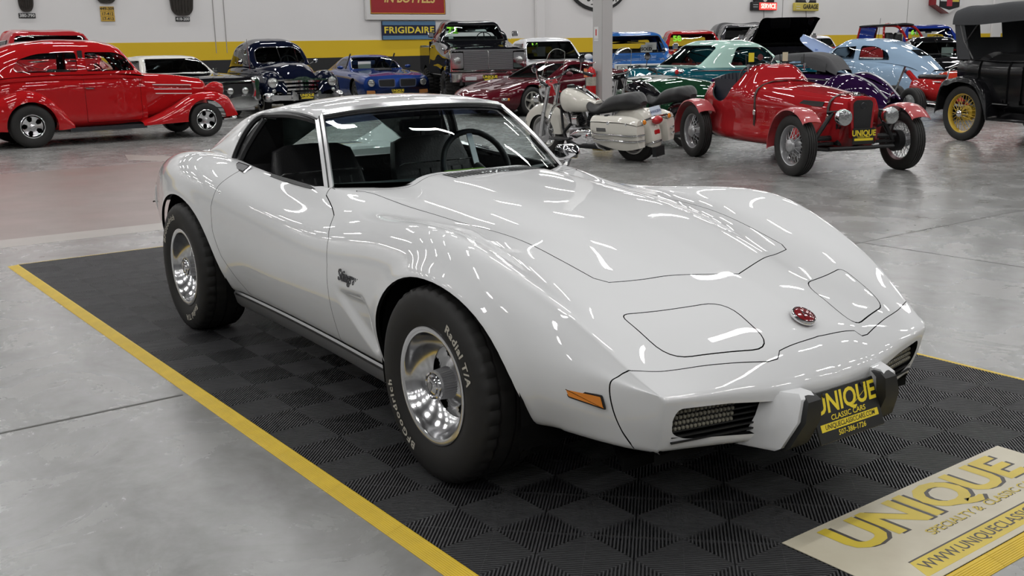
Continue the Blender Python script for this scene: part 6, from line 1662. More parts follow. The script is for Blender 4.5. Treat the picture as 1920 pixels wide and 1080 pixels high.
    obj('screen_base', box(-1.60, s * .24, 1.178, .02, .36, .018, .004), BLACK, sc)
    for q in (-.16, .16): obj('screen_bracket', prism([(s * .24 + q - .018, 1.185), (s * .24 + q + .018, 1.185), (s * .24 + q, 1.09)], -1.575, -1.565, 'X'), ALU, sc, smooth=False)
    obj('screen_sticker', box(-1.605, s * .24 - .10, 1.27, .004, .075, .11), mat('yellow_sticker', (.75, .65, .03), rough=.6) if s < 0 else mat('print_sticker', (.6, .58, .42), rough=.6), sc, smooth=False)
obj('round_sticker', lathe([(0, 0), (.04, 0)], 16, 'X').mv(-1.603, -.215, 1.27), mat('dark_red_sticker', (.12, .03, .03), rough=.6), kit)
obj('front_axle', tube([(0, -.60, .30), (.02, -.3, .27), (.02, .3, .27), (0, .60, .30)], .022, 8), BLACK, kit)
obj('front_crossbar', tube([(.22, -.42, .30), (.22, .42, .30)], .020, 8), BLACK, kit)
obj('front_crossmember', box(.08, 0, .36, .14, .50, .08, .02), BLACK, kit)
number_plate(kit, .245, 0.0, .425, w=.28, h=.175)
obj('side_rail', box(-1.25, -.36, .27, 2.3, .05, .035), BLACK, kit); obj('side_rail', box(-1.25, .36, .27, 2.3, .05, .035), BLACK, kit)
KW = mat('silver_wheel_enamel', (.42, .42, .43), rough=.3, metal=.6)
four_wheels(kit, wire_wheel(.335, .15, .225, KW, 32, .075, .02), 0, -2.33, .70, .70, .335, .335)
tray(kit, .0, -2.7, .33, .27)

# ================================================================ motorcycles
def motorcycle(name, label, loc, rz, col, seatcol=LEATHER, bags=True, shield=True, lean=R(-7), plate=None, fat=False):
    t = thing(name, label, 'motorcycle', loc, rz); t.rotation_euler = (lean, 0, rz)
    mt = col
    def wh(x, Rt, Wt, rim, spk):
        w = obj('wheel', tyre_mesh(Rt, Wt, rim, 60, False, grooves=2), RUBBER, t); w.location = (x, 0, Rt)
        obj('rim', lathe([(rim + .004, -Wt * .42), (rim - .012, -Wt * .42), (rim - .03, -Wt * .25), (rim - .034, 0), (rim - .03, Wt * .25), (rim - .012, Wt * .42), (rim + .004, Wt * .42)], 40), mat('painted_rim', (.55, .54, .52), rough=.3, metal=.5), w)
        sp = Mesh()
        for k in range(spk):
            a = 2 * PI * k / spk; sp.join(box(0, 0, rim * .52, .035, .03, rim * .92, .008).rot(a, 'Y'))
        s_ = obj('spokes', sp, ALU, w); s_['kind'] = 'stuff'
        obj('hub', lathe([(.0, -.07), (.06, -.065), (.07, -.03), (.07, .03), (.06, .065), (0, .07)], 20), ALU, w)
        for s in (-1, 1): obj('brake_disc', lathe([(.145, -.004), (.145, .004), (.07, .004), (.07, -.004)], 28, closed=True).mv(0, s * .085, 0), STEEL, w)
    wh(.82, .315, .13, .215, 9); wh(-.80, .32, .14, .215, 9)
    def fender(cx, cz, r, a0, a1, w, nm, drop=.10):
        G = []
        for a in np.linspace(R(a0), R(a1), 26):
            c, s_ = math.cos(a), math.sin(a); row = []
            for q, (dy, dr) in enumerate(((-w, -drop), (-w * .98, -drop * .4), (-w * .80, -.012), (-w * .4, .006), (0, .012), (w * .4, .006), (w * .80, -.012), (w * .98, -drop * .4), (w, -drop))):
                row.append((cx + (r + dr) * c, dy, cz + (r + dr) * s_))
            G.append(row)
        return obj(nm, grid(np.array(G), flip=False).thick(.004), mt, t)
    ff = fender(.82, .315, .372, -12, 182, .098, 'front_fender', .125)
    for s in (-1, 1): obj('fender_trim', tube([(.82 + .33 * math.cos(a), s * .103, .315 + .262 * math.sin(a) + .02) for a in np.linspace(R(4), R(30), 8)], .010, 6), CHROME, ff)
    obj('fender_tip_lamp', box(1.155, 0, .40, .05, .10, .045, .012), mat('amber_lens', (.75, .24, .02)), ff)
    rf = fender(-.80, .32, .375, 5, 196, .105, 'rear_fender', .15)
    for s in (-1, 1):
        obj('fork_leg', tube([(.83, s * .095, .30), (.80, s * .095, .42), (.60, s * .095, .95)], .030, 10), CHROME if s < 0 else ALU, t)
        obj('fork_slider', tube([(.84, s * .098, .27), (.735, s * .098, .60)], .037, 10), ALU, t)
    nac = obj('headlamp_nacelle', loft([(.64, [(0, .80), (.09, .82), (.12, .92), (.10, 1.02), (0, 1.04)]), (.72, [(0, .78), (.10, .81), (.13, .91), (.11, 1.0), (0, 1.02)]), (.78, [(0, .80), (.09, .83), (.11, .90), (.09, .97), (0, .99)])], 10, 18, cap0=True, cap1=True), CHROME, t)
    round_lamp(t, .79, 0, .895, .092, deep=.06)
    for s in (-1, 1): round_lamp(t, .76, s * .19, .80, .055, name='spot_lamp', deep=.07)
    if shield:
        G = np.array([[(.70 - .20 * tt, y * .78 * (1 - .25 * tt ** 2) * (1.0 if tt > .25 else .7 + 1.2 * tt), .93 + .50 * tt - .06 * (y / .27) ** 2 * tt) for y in np.linspace(-.27, .27, 11)] for tt in np.linspace(0, 1, 10)])
        V = G.copy(); V[:, :, 0] -= .5 * G[:, :, 1] ** 2
        ws = obj('windshield', grid(V), GLASSCL, t)
        ed = np.concatenate([V[:, 0], V[-1, 1:], V[::-1, -1][1:]]); obj('windshield_edge', tube(ed, .004, 5), mat('shield_edge', (.40, .42, .38), rough=.2), ws)
        obj('shield_bracket', tube([(.69, -.17, .98), (.64, 0, 1.0), (.69, .17, .98)], .010, 6), CHROME, ws)
    hb = obj('handlebar', tube(curve([(.30, -.42, 1.02), (.42, -.40, 1.06), (.56, -.30, 1.12), (.60, -.12, 1.05), (.60, .12, 1.05), (.56, .30, 1.12), (.42, .40, 1.06), (.30, .42, 1.02)], 40), .014, 8), CHROME, t)
    for s in (-1, 1):
        obj('grip', tube([(.28, s * .425, 1.015), (.41, s * .40, 1.055)], .021, 10), BLACK, hb)
        obj('lever', tube([(.45, s * .39, 1.065), (.36, s * .46, 1.05), (.28, s * .475, 1.03)], .008, 6), CHROME, hb)
        mo = obj('mirror', lathe([(0, .0), (.055, .004), (.06, -.004), (.045, -.025), (0, -.03)], 20, 'X').rot(PI, 'Z').mv(.46, s * .44, 1.24), CHROME, t); obj('mirror_stem', tube([(.47, s * .40, 1.07), (.46, s * .43, 1.20)], .007, 6), CHROME, mo)
    tk = [(.40, [(0, .70), (.06, .70), (.10, .76), (.08, .84), (0, .86)]), (.33, [(0, .66), (.12, .65), (.165, .75), (.13, .88), (0, .92)]), (.15, [(0, .64), (.14, .63), (.19, .73), (.15, .87), (0, .915)]), (-.05, [(0, .64), (.12, .63), (.165, .70), (.13, .81), (0, .85)]), (-.22, [(0, .66), (.06, .655), (.08, .69), (.065, .745), (0, .765)])]
    tank = obj('fuel_tank', loft(tk, 30, 26, cap0=True, cap1=True), mt, t)
    obj('tank_console', loft([(.30, [(0, .90), (.04, .905), (.05, .925), (0, .95)]), (.10, [(0, .90), (.045, .905), (.055, .92), (0, .94)]), (-.20, [(0, .755), (.03, .76), (.035, .775), (0, .79)])], 18, 12, cap0=True, cap1=True), CHROME, tank)
    obj('speedometer', lathe([(.05, -.01), (.052, .008), (.04, .012), (0, .010)], 20, 'Z').mv(.27, 0, .95), BLACK, tank)
    st = [(-.06, [(0, .64), (.06, .64), (.09, .74), (.05, .82), (0, .83)]), (-.16, [(0, .62), (.12, .62), (.17, .68), (.12, .75), (0, .76)]), (-.34, [(0, .62), (.17, .62), (.21, .66), (.15, .71), (0, .70)]), (-.48, [(0, .64), (.16, .64), (.20, .71), (.15, .80), (0, .815)]), (-.70, [(0, .68), (.15, .68), (.185, .76), (.14, .85), (0, .87)]), (-.92, [(0, .70), (.11, .70), (.14, .77), (.11, .83), (0, .85)]), (-.99, [(0, .72), (.05, .72), (.07, .745), (.05, .765), (0, .775)])]
    obj('seat', loft(st, 34, 24, cap0=True, cap1=True), seatcol, t)
    # engine
    eng = obj('engine_case', loft([(.28, [(0, .16), (.08, .17), (.10, .28), (.08, .40), (0, .42)]), (.0, [(0, .14), (.12, .16), (.14, .30), (.11, .42), (0, .44)]), (-.32, [(0, .15), (.11, .17), (.13, .30), (.10, .42), (0, .43)])], 14, 18, cap0=True, cap1=True), STEEL, t)
    for a, x in ((R(22), .14), (R(-22), -.06)):
        cy = Mesh()
        for k in range(9): cy.join(lathe([(0, -.006), (.082 if k < 7 else .07, -.006), (.082 if k < 7 else .07, .006), (0, .006)], 20, 'Z').mv(0, 0, .02 + .022 * k))
        c_ = obj('cylinder', cy.rot(a, 'Y').mv(x, 0, .42), BLACK, eng); c_['kind'] = 'stuff'
        obj('rocker_cover', box(0, 0, .225, .15, .13, .06, .02).rot(a, 'Y').mv(x, 0, .42), CHROME, eng)
    for s in (-1, 1): obj('horn_cover' if s > 0 else 'air_cleaner', loft([(-.05, [(0, -.07), (.05, -.06), (.065, 0), (.05, .07), (0, .08)]), (.05, [(0, -.06), (.045, -.05), (.055, 0), (.04, .06), (0, .07)])], 8, 14, cap0=True, cap1=True).mv(.05, s * .16, .52), CHROME, eng)
    obj('primary_cover', loft([(.16, [(0, -.04), (.03, -.035), (.035, 0), (.03, .04), (0, .045)]), (.05, [(0, -.10), (.04, -.09), (.05, 0), (.04, .09), (0, .10)]), (-.25, [(0, -.12), (.045, -.10), (.055, 0), (.045, .11), (0, .12)]), (-.40, [(0, -.08), (.03, -.07), (.04, 0), (.03, .07), (0, .08)])], 16, 18, cap0=True, cap1=True).mv(0, .17, .30), CHROME, eng)
    obj('derby_cover', lathe([(0, .03), (.07, .028), (.09, .015), (.095, 0)], 24).mv(-.22, .21, .30), CHROME, eng)
    for s in (-1, 1):
        obj('exhaust_pipe', tube(curve([(.20, s * .14, .46), (.30, s * .18, .34), (.15, s * .20, .22), (-.30, s * .21, .22), (-1.05, s * .24, .24)], 24), [.022] * 12 + [.04] * 12, 10), CHROME if s < 0 else BLACK, t)
        ft = obj('floorboard', box(.24, s * .30, .30, .36, .11, .025, .01), BLACK, t)
        obj('crash_bar', tube(curve([(.44, s * .04, .72), (.44, s * .20, .68), (.44, s * .30, .52), (.46, s * .30, .36), (.44, s * .18, .26), (.36, s * .05, .24)], 26), .016, 8), CHROME, t)
        obj('frame_tube', tube([(.46, s * .03, .86), (.40, s * .09, .40), (.30, s * .11, .16), (-.45, s * .12, .16), (-.55, s * .10, .55)], .018, 8), BLACK, t)
        obj('passenger_bar', tube(curve([(-.38, s * .20, .60), (-.40, s * .30, .42), (-.44, s * .32, .24), (-.50, s * .24, .18)], 14), .014, 8), CHROME, t)
        sg = obj('turn_signal', lathe([(0, .0), (.028, -.004), (.034, -.02), (.028, -.045), (0, -.05)], 16, 'X').mv(-1.14, s * .235, .56), CHROME, t); obj('lens', lathe([(0, -.062), (.02, -.060), (.030, -.050), (.031, -.045)], 16, 'X').mv(-1.14, s * .235, .56), AMBER, sg)
        if bags:
            bx = [(-.40, [(-.075, .30), (.055, .30), (.085, .36), (.10, .50), (.09, .555), (-.09, .555), (-.10, .50), (-.09, .36)]), (-.62, [(-.085, .25), (.07, .25), (.105, .33), (.115, .50), (.105, .56), (-.10, .56), (-.11, .50), (-.10, .33)]), (-1.06, [(-.08, .23), (.065, .23), (.095, .31), (.10, .49), (.095, .545), (-.09, .545), (-.10, .49), (-.09, .31)]), (-1.16, [(-.06, .25), (.04, .25), (.065, .32), (.075, .48), (.065, .52), (-.06, .52), (-.07, .48), (-.06, .32)])]
            P = np.array([[(x, s * (.285 + y), z) for y, z in p] for x, p in bx]); n = 14
            A = crom([0, .22, .66, .76], P.reshape(4, -1), np.linspace(0, .76, n)).reshape(n, 8, 3)
            g = grid(A, wrap_v=True, flip=(s < 0)); g.F.append(tuple(range(8))[::-1 if s < 0 else 1]); g.F.append(tuple(range((n - 1) * 8, n * 8))[::1 if s < 0 else -1])
            b_ = obj('saddlebag', g, mt, t, angle=40)
            lid = A[:, 4:6].copy(); top = []
            for k in range(n):
                a_, c_ = A[k, 4], A[k, 5]; m_ = (a_ + c_) / 2
                top.append([a_ + [0, 0, .012], a_ + (m_ - a_) * .12 + [0, 0, .035], a_ + (m_ - a_) * .5 + [0, 0, .065], m_ + [0, 0, .075], c_ + (m_ - c_) * .5 + [0, 0, .065], c_ + (m_ - c_) * .12 + [0, 0, .035], c_ + [0, 0, .012]])
            l_ = grid(np.array(top), flip=(s > 0)); l_.F.append(tuple(range(7))); l_.F.append(tuple(range((n - 1) * 7, n * 7))[::-1]); obj('bag_lid', l_, mt, b_, angle=50)
            obj('lid_latch', box(-.72, s * .395, .56, .05, .012, .035, .004), CHROME, b_); obj('lid_latch', box(-1.0, s * .385, .55, .05, .012, .035, .004), CHROME, b_)
            obj('lid_pad', box(-.62, s * .29, .635, .06, .06, .02, .008), BLACK, b_)
            obj('side_vent', box(-.60, s * .401, .475, .16, .008, .045, .003), mat('vent_grey', (.10, .10, .10), rough=.5), b_)
            obj('reflector', box(-.84, s * .397, .40, .10, .008, .022, .003), mat('reflector_dull', (.22, .05, .02), rough=.3), b_)
            for z in (.36, .43): obj('bag_rail', tube(curve([(-.42, s * .33, z + .05), (-.46, s * .41, z), (-.8, s * .415, z - .01), (-1.12, s * .38, z - .02), (-1.20, s * .26, z - .02)], 24), .011, 8), CHROME, b_)
    if plate:
        tb = obj('tail_lamp', sphere(-1.19, 0, .55, .06, .085, .055, 18, 10), REDLENS, rf, label='red tail lamp')
        pb = obj('licence_plate', box(0, 0, 0, .006, .19, .11, .002).rot(R(20), 'Y').mv(-1.17, .0, .665), mat('plate_blue_white', (.55, .62, .72), rough=.4), rf)
        obj('lettering', stand(text_mesh(plate, .052, bold=.02, wide=.9), '-X').mv(-.0045, 0, -.01).rot(R(20), 'Y').mv(-1.17, 0, .665), mat('plate_ink', (.03, .05, .16), rough=.5), pb, smooth=False)
        obj('plate_bar', tube([(-1.16, -.25, .575), (-1.18, 0, .59), (-1.16, .25, .575)], .014, 8), CHROME, rf)
        obj('fender_lamp', box(-1.175, 0, .40, .03, .10, .06, .012), REDLENS, rf)
    else: obj('tail_lamp', sphere(-1.19, 0, .55, .05, .07, .05, 16, 8), REDLENS, rf)
    obj('fender_tip_trim', tube(curve([(-1.05, -.112, .24), (-1.17, -.09, .28), (-1.20, 0, .29), (-1.17, .09, .28), (-1.05, .112, .24)], 16), .014, 8), CHROME, rf)
    obj('side_stand', tube([(.10, .14, .17), (.16, .26, .10), (.24, .33, .035)], .013, 8), BLACK, t)
    obj('mud_flap', prism([(-1.16, -.10), (-1.16, .10), (-1.21, .08), (-1.21, -.08)], .10, .22), BLACK, t, smooth=False)
    return t
CREAM = paint('cream_white_paint', (.68, .655, .59))
motorcycle('touring_motorcycle', 'cream white touring motorcycle with saddlebags, tall windshield and black seat', (-7.94, 7.71, -.012), R(185), CREAM, plate='AWA2RW')
motorcycle('black_motorcycle', 'black motorcycle with low stepped seat parked just right of the grey pillar', (-8.75, 9.62, -.012), R(176), GLOSSBLK, bags=False)

# ================================================================ black touring car
mt_ = thing('touring_car', 'black vintage touring car with canvas top and yellow wire wheels at right edge', 'car', (-5.50, 13.67, 0), R(-19))
MTB = mat('old_black_enamel', (.006, .006, .007), rough=.18, spec=.3)
CANV = mat('canvas_top', (.05, .052, .056), rough=.85, bump=.2, bscale=40)
TB = [sec3(-.36, (0, .62), (.48, .62), (.56, .66), (.58, .88), (.58, 1.10), (.55, 1.16)), sec3(-.10, (0, .52), (.56, .52), (.64, .60), (.66, .86), (.66, 1.10), (.63, 1.16)), sec3(.5, (0, .46), (.60, .46), (.67, .54), (.69, .84), (.68, 1.08), (.65, 1.13)), sec3(1.5, (0, .46), (.60, .46), (.66, .54), (.68, .84), (.67, 1.08), (.64, 1.13)), sec3(2.1, (0, .48), (.50, .48), (.56, .56), (.57, .84), (.56, 1.05), (.53, 1.10))]
td = [round_poly([(.22, 1.20), (.78, 1.20), (.78, .56), (.36, .56), (.22, .74)], [.01, .01, .03, .05, .05]), round_poly([(1.05, 1.20), (1.62, 1.20), (1.62, .56), (1.05, .56)], .03)]
shell(mt_, 'body_tub', TB, MTB, 40, 26, caps=(True, True), panels=[('door', d, (0, 2), cd, .008) for d in td for cd in (YN, YP)], smooth=0)
for s in (-1, 1):
    obj('body_rail', tube(curve([(-.36, s * .565, 1.165), (-.1, s * .64, 1.165), (.5, s * .66, 1.135), (1.5, s * .65, 1.135), (2.1, s * .54, 1.105)], 24), .014, 6), MTB, mt_)
    obj('door_trim', strip([(.16, s * .696, .80), (.36, s * .700, .555), (.80, s * .700, .55)], (0, s, 0), .014, .006), mat('grey_trim', (.18, .18, .18), rough=.4), mt_)
for x, h in ((.18, .62), (1.22, .60)):
    st_ = obj('seat', loft([sec3(x - .12, (0, .72), (.54, .72), (.58, .90), (.56, 1.16), (.40, 1.24), (0, 1.25)), sec3(x + .02, (0, .70), (.54, .70), (.58, .88), (.55, 1.14), (.40, 1.21), (0, 1.22))], 8, 20, cap0=True, cap1=True), LEATHER, mt_); obj('seat_cushion', box(x + .28, 0, .70, .50, 1.1, .18, .04), LEATHER, st_)
top = [sec3(-.46, (.64, 1.66), (.635, 1.74), (.60, 1.83), (.4, 1.865), (0, 1.88)), sec3(-.30, (.66, 1.65), (.655, 1.76), (.61, 1.865), (.4, 1.90), (0, 1.915)), sec3(.1, (.67, 1.645), (.665, 1.78), (.62, 1.87), (.4, 1.905), (0, 1.92)), sec3(.45, (.67, 1.66), (.665, 1.80), (.62, 1.895), (.4, 1.93), (0, 1.945)), sec3(1.2, (.67, 1.69), (.665, 1.80), (.62, 1.885), (.4, 1.92), (0, 1.935)), sec3(2.2, (.66, 1.70), (.655, 1.80), (.61, 1.875), (.4, 1.905), (0, 1.915))]
tm = loft(top, 46, 24, cap0=False).smooth(1)
obj('canvas_top', tm.thick(.012), CANV, mt_)
obj('top_rear_curtain', grid(np.array([[(-.44 + .12 * t, y, 1.78 - .62 * t) for t in np.linspace(0, 1, 5)] for y in np.linspace(-.62, -.20, 5)])).thick(.006), CANV, mt_)
obj('top_rear_curtain', grid(np.array([[(-.44 + .12 * t, y, 1.78 - .62 * t) for t in np.linspace(0, 1, 5)] for y in np.linspace(.20, .62, 5)])).thick(.006), CANV, mt_)
obj('top_rear_curtain', grid(np.array([[(-.44 + .12 * t, y, 1.78 - .62 * t) for t in np.linspace(.5, 1, 4)] for y in np.linspace(-.20, .20, 5)])).thick(.006), CANV, mt_)
for s in (-1, 1):
    obj('side_curtain', Mesh([(-.42, s * .645, 1.70), (-.20, s * .665, 1.66), (-.02, s * .662, 1.16), (-.36, s * .60, 1.16)], [(0, 1, 2, 3)]).thick(.006), CANV, mt_, smooth=False)
    obj('top_bow', tube([(.02, s * .65, 1.16), (-.18, s * .66, 1.42), (-.30, s * .655, 1.68)], .012, 6), mat('bow_grey', (.10, .10, .10), rough=.4), mt_)
    obj('top_bow', tube([(-.15, s * .66, 1.40), (.08, s * .66, 1.66)], .012, 6), BLACK, mt_)
    obj('top_bow', tube([(1.95, s * .58, 1.10), (2.1, s * .60, 1.72)], .012, 6), BLACK, mt_)
TFR = [sec3(-.52, (.50, .40), (.60, .42), (.72, .42), (.80, .40), (.82, .37)), sec3(-.46, (.50, .66), (.60, .69), (.72, .69), (.82, .66), (.84, .60)), sec3(-.22, (.50, .86), (.60, .885), (.72, .885), (.82, .86), (.845, .80)), sec3(.08, (.50, .90), (.60, .925), (.72, .925), (.82, .90), (.845, .84)), sec3(.36, (.50, .80), (.60, .82), (.72, .82), (.82, .79), (.845, .72)), sec3(.50, (.50, .60), (.60, .62), (.72, .62), (.82, .58), (.845, .50)), sec3(.56, (.50, .38), (.60, .38), (.72, .38), (.82, .36), (.845, .34))]
for s in (1, -1):
    f = loft(TFR, 34, 14, mirror=False)
    if s < 0: f = f.mirrored()
    obj('rear_fender', f.thick(.01), MTB, mt_)
    obj('fender_apron', grid(np.array([[(x, s * .52, z) for z in np.linspace(.40, zt, 3)] for x, zt in ((-.1, .88), (.2, .88), (.45, .7), (.56, .42))]), flip=(s > 0)), MTB, mt_)
    obj('running_board', box(1.35, s * .70, .345, 1.6, .26, .035, .01), MTB, mt_)
    obj('splash_apron', grid(np.array([[(x, s * .60, .50), (x, s * .585, .36)] for x in (.5, 2.2)]), flip=(s > 0)), MTB, mt_)
    fr_ = loft([sec3(1.95, (.55, .36), (.64, .37), (.76, .37), (.84, .35)), sec3(2.3, (.52, .72), (.62, .75), (.74, .75), (.83, .71)), sec3(2.6, (.50, .86), (.60, .90), (.74, .90), (.83, .86)), sec3(2.95, (.50, .74), (.60, .78), (.72, .78), (.80, .74))], 20, 10, mirror=False)
    if s < 0: fr_ = fr_.mirrored()
    obj('front_fender', fr_.thick(.01), MTB, mt_)
obj('hood', loft([sec3(2.08, (0, .52), (.40, .54), (.46, .80), (.34, 1.04), (0, 1.10)), sec3(2.85, (0, .55), (.24, .56), (.28, .78), (.20, .98), (0, 1.03))], 10, 18, cap0=True, cap1=True), MTB, mt_)
obj('rear_axle', tube([(0, -.6, .395), (0, .6, .395)], .05, 8), MTB, mt_); obj('axle_housing', sphere(0, 0, .395, .14, .12, .15), MTB, mt_)
tray(mt_, -.2, 2.7, .40, .44)
YW = mat('yellow_wheel_enamel', (.62, .42, .05), rough=.35)
four_wheels(mt_, wire_wheel(.395, .115, .285, YW, 30, .055, .05, CHROME), 2.55, 0, .72, .72, .395, .395)
for s in (-1, 1): obj('brake_drum', lathe([(.11, .05), (.11, -.01), (.09, -.02), (0, -.02)], 24).rot(0 if s < 0 else PI, 'Z').mv(0, s * .66, .395), YW, mt_)
WSG = Mesh([(2.0, -.56, 1.12), (2.0, .56, 1.12), (2.06, .56, 1.66), (2.06, -.56, 1.66)], [(0, 1, 2, 3)]); obj('windshield', WSG, GLASSCL, mt_, smooth=False)

# ================================================================ teal and mint hardtop
TEAL = paint('teal_paint', (.006, .085, .115)); MINT = paint('mint_roof_paint', (.42, .62, .55))
bu = thing('hardtop_coupe', 'teal fifties hardtop with mint green roof behind the red special roadster', 'car', (-12.8, 17.9, 0), R(86))
def lowsec(x, w, zt, zb=.26, sh=.93, crown=.03): return sec3(x, (0, zb), (w * .9, zb), (w * .985, zb + .10), (w, zb + (zt - zb) * .52), (w * .975, zt * sh), (w * .86, zt - .012), (w * .5, zt + crown * .6), (0, zt + crown))
BB = [lowsec(.80, .80, .82, .34), lowsec(.5, .92, .90), lowsec(0, .95, .95), lowsec(-1.0, .95, .96), lowsec(-2.2, .95, .95), lowsec(-3.0, .95, .96), lowsec(-3.7, .92, .97, .30, .95, .0), lowsec(-4.0, .88, .96, .36, .96, -.03), lowsec(-4.12, .82, .93, .42, .96, -.06)]
shell(bu, 'body_shell', BB, TEAL, 56, 28, arches=[open_arch(0, .34, .40), open_arch(-3.1, .34, .38)], panels=[('trunk_lid', [(-3.25, .66), (-3.25, -.66), (-4.0, -.62), (-4.0, .62)], (0, 1), lambda c: c[2] > .8, .006), ('door', round_poly([(-1.1, 1.0), (-2.35, 1.0), (-2.35, .36), (-1.1, .36)], .04), (0, 2), YN, .006)])
BR = [sec3(-1.0, (.80, .95), (.72, .965), (.45, .975), (0, .98)), sec3(-1.3, (.80, .95), (.70, 1.2), (.46, 1.26), (0, 1.28)), sec3(-1.6, (.79, .95), (.66, 1.36), (.46, 1.43), (0, 1.455)), sec3(-2.2, (.79, .95), (.64, 1.41), (.46, 1.48), (0, 1.51)), sec3(-2.7, (.79, .955), (.63, 1.36), (.46, 1.44), (0, 1.47)), sec3(-3.05, (.77, .96), (.62, 1.18), (.46, 1.24), (0, 1.27)), sec3(-3.4, (.70, .965), (.60, .985), (.45, .99), (0, .995))]
cabin(bu, BR, MINT, side=[round_poly([(-1.22, .985), (-1.55, 1.35), (-2.35, 1.37), (-2.62, .99)], [.03, .05, .12, .04])], front=round_poly([(-.66, 1.0), (.66, 1.0), (.58, 1.42), (-.58, 1.42)], .06), rear=round_poly([(-.62, 1.01), (.62, 1.01), (.56, 1.36), (.40, 1.41), (-.40, 1.41), (-.56, 1.36)], .05), gm=GLASS, trim=CHROME, xm=-2.2)
for s in (-1, 1):
    tl = obj('tail_lamp', lathe([(.06, .06), (.07, .0), (.055, -.05), (.03, -.09), (0, -.10)], 18, 'X').mv(-4.02, s * .80, .90), CHROME, bu); obj('lens', sphere(-4.09, s * .80, .90, .05, .045, .05, 14, 8), REDLENS, tl)
    obj('belt_trim', tube(curve([(.5, s * .935, .90), (-1, s * .945, .91), (-2.4, s * .945, .90), (-3.8, s * .91, .92)], 20), .010, 5), CHROME, bu)
    obj('side_sweep', tube(curve([(.7, s * .925, .80), (-1, s * .962, .74), (-2.3, s * .962, .56), (-2.8, s * .962, .62), (-3.3, s * .955, .72)], 22), .012, 5), CHROME, bu)
obj('rear_bumper', loft([(-4.10, [(0, .40), (.86, .40), (.92, .46), (.86, .54), (0, .54)]), (-4.22, [(0, .42), (.80, .42), (.85, .46), (.80, .52), (0, .52)])], 6, 16, cap1=True), CHROME, bu)
four_wheels(bu, steelie(.34, .19, .19, TEAL, CHROME, True, .8), 0, -3.1, .78, .78, .34, .34); tray(bu, .6, -3.9, .7, .25)
RIN = mat('red_interior', (.30, .03, .03), rough=.6); bench(bu, -2.1, .55, .7, RIN); bench(bu, -2.85, .55, .62, RIN); obj('dashboard', box(-1.25, 0, .94, .3, 1.4, .08, .02), TEAL, bu)
# ================================================================ dark green roadster
GRN = paint('dark_green_paint', (.006, .040, .016))
gr_ = thing('green_roadster', 'dark green open sports car with long rounded hood between black motorcycle and teal hardtop', 'car', (-10.0, 11.45, 0), R(-19)); gr_.scale = (1, 1, .88)
GB = [lowsec(.80, .30, .50, .34, .86), lowsec(.66, .56, .70, .28, .86, .06), lowsec(.3, .72, .86, .22, .86, .10), lowsec(-.4, .76, .92, .20, .86, .12), lowsec(-1.1, .76, .95, .20, .88, .10), lowsec(-1.8, .76, .92, .20, .90, .03), lowsec(-2.5, .74, .86, .24, .88, .06), lowsec(-3.0, .62, .74, .32, .86, .04), lowsec(-3.2, .45, .62, .40, .86, .0)]
shell(gr_, 'body_shell', GB, GRN, 50, 26, arches=[open_arch(0, .30, .34), open_arch(-2.3, .30, .34)], holes=[(round_poly([(-1.2, .58), (-2.1, .58), (-2.1, -.58), (-1.2, -.58)], .15), (0, 1), lambda c: c[2] > .75)], panels=[('hood', [(.5, -.5), (.5, .5), (-1.0, .6), (-1.0, -.6)], (0, 1), lambda c: c[2] > .7, .005)])
bench(gr_, -1.85, .40, .5, LEATHER, .5); steering(gr_, -1.40, .3, .92, .18)
for s in (-1, 1): round_lamp(gr_, .62, s * .52, .62, .085)
four_wheels(gr_, steelie(.30, .16, .18, STEEL, CHROME), 0, -2.3, .62, .62, .30, .30); tray(gr_, .5, -3, .55, .2)
# ================================================================ pale blue fastback
PBL = paint('pale_blue_paint', (.30, .42, .56))
lb = thing('fastback_sedan', 'pale blue rounded forties fastback sedan with rear fenders near the touring car', 'car', (-13.7, 19.88, 0), R(-175)); lb.scale = (.90, 1.0, .98)
LB = [sec3(.6, (0, .40), (.30, .40), (.42, .55), (.42, .75), (.34, .90), (0, 1.0)), sec3(0, (0, .30), (.55, .30), (.60, .55), (.58, .85), (.46, 1.02), (0, 1.10)), sec3(-.7, (0, .26), (.68, .26), (.74, .5), (.72, .85), (.62, 1.02), (0, 1.10)), sec3(-1.5, (0, .25), (.72, .25), (.79, .5), (.77, .85), (.70, 1.02), (0, 1.06)), sec3(-2.4, (0, .25), (.72, .25), (.79, .5), (.77, .82), (.68, .98), (0, 1.04)), sec3(-3.1, (0, .28), (.62, .28), (.70, .46), (.66, .72), (.54, .88), (0, .98)), sec3(-3.6, (0, .34), (.42, .34), (.48, .44), (.44, .58), (.34, .68), (0, .74)), sec3(-3.78, (0, .40), (.25, .40), (.28, .44), (.25, .50), (.2, .54), (0, .56))]
shell(lb, 'body_shell', LB, PBL, 56, 28, panels=[('door', round_poly([(-.85, 1.03), (-1.72, 1.03), (-1.72, .32), (-.85, .32)], .04), (0, 2), cd, .006) for cd in (YN, YP)])
LR = [sec3(-.68, (.64, 1.0), (.58, 1.04), (.40, 1.08), (0, 1.10)), sec3(-.95, (.68, 1.02), (.58, 1.26), (.42, 1.31), (0, 1.33)), sec3(-1.2, (.70, 1.02), (.57, 1.37), (.42, 1.45), (0, 1.48)), sec3(-1.7, (.70, 1.02), (.56, 1.39), (.42, 1.49), (0, 1.53)), sec3(-2.2, (.69, 1.0), (.55, 1.34), (.41, 1.45), (0, 1.49)), sec3(-2.7, (.64, .96), (.50, 1.20), (.38, 1.30), (0, 1.35)), sec3(-3.2, (.54, .85), (.42, 1.0), (.31, 1.07), (0, 1.10)), sec3(-3.55, (.40, .66), (.32, .76), (.24, .80), (0, .82))]
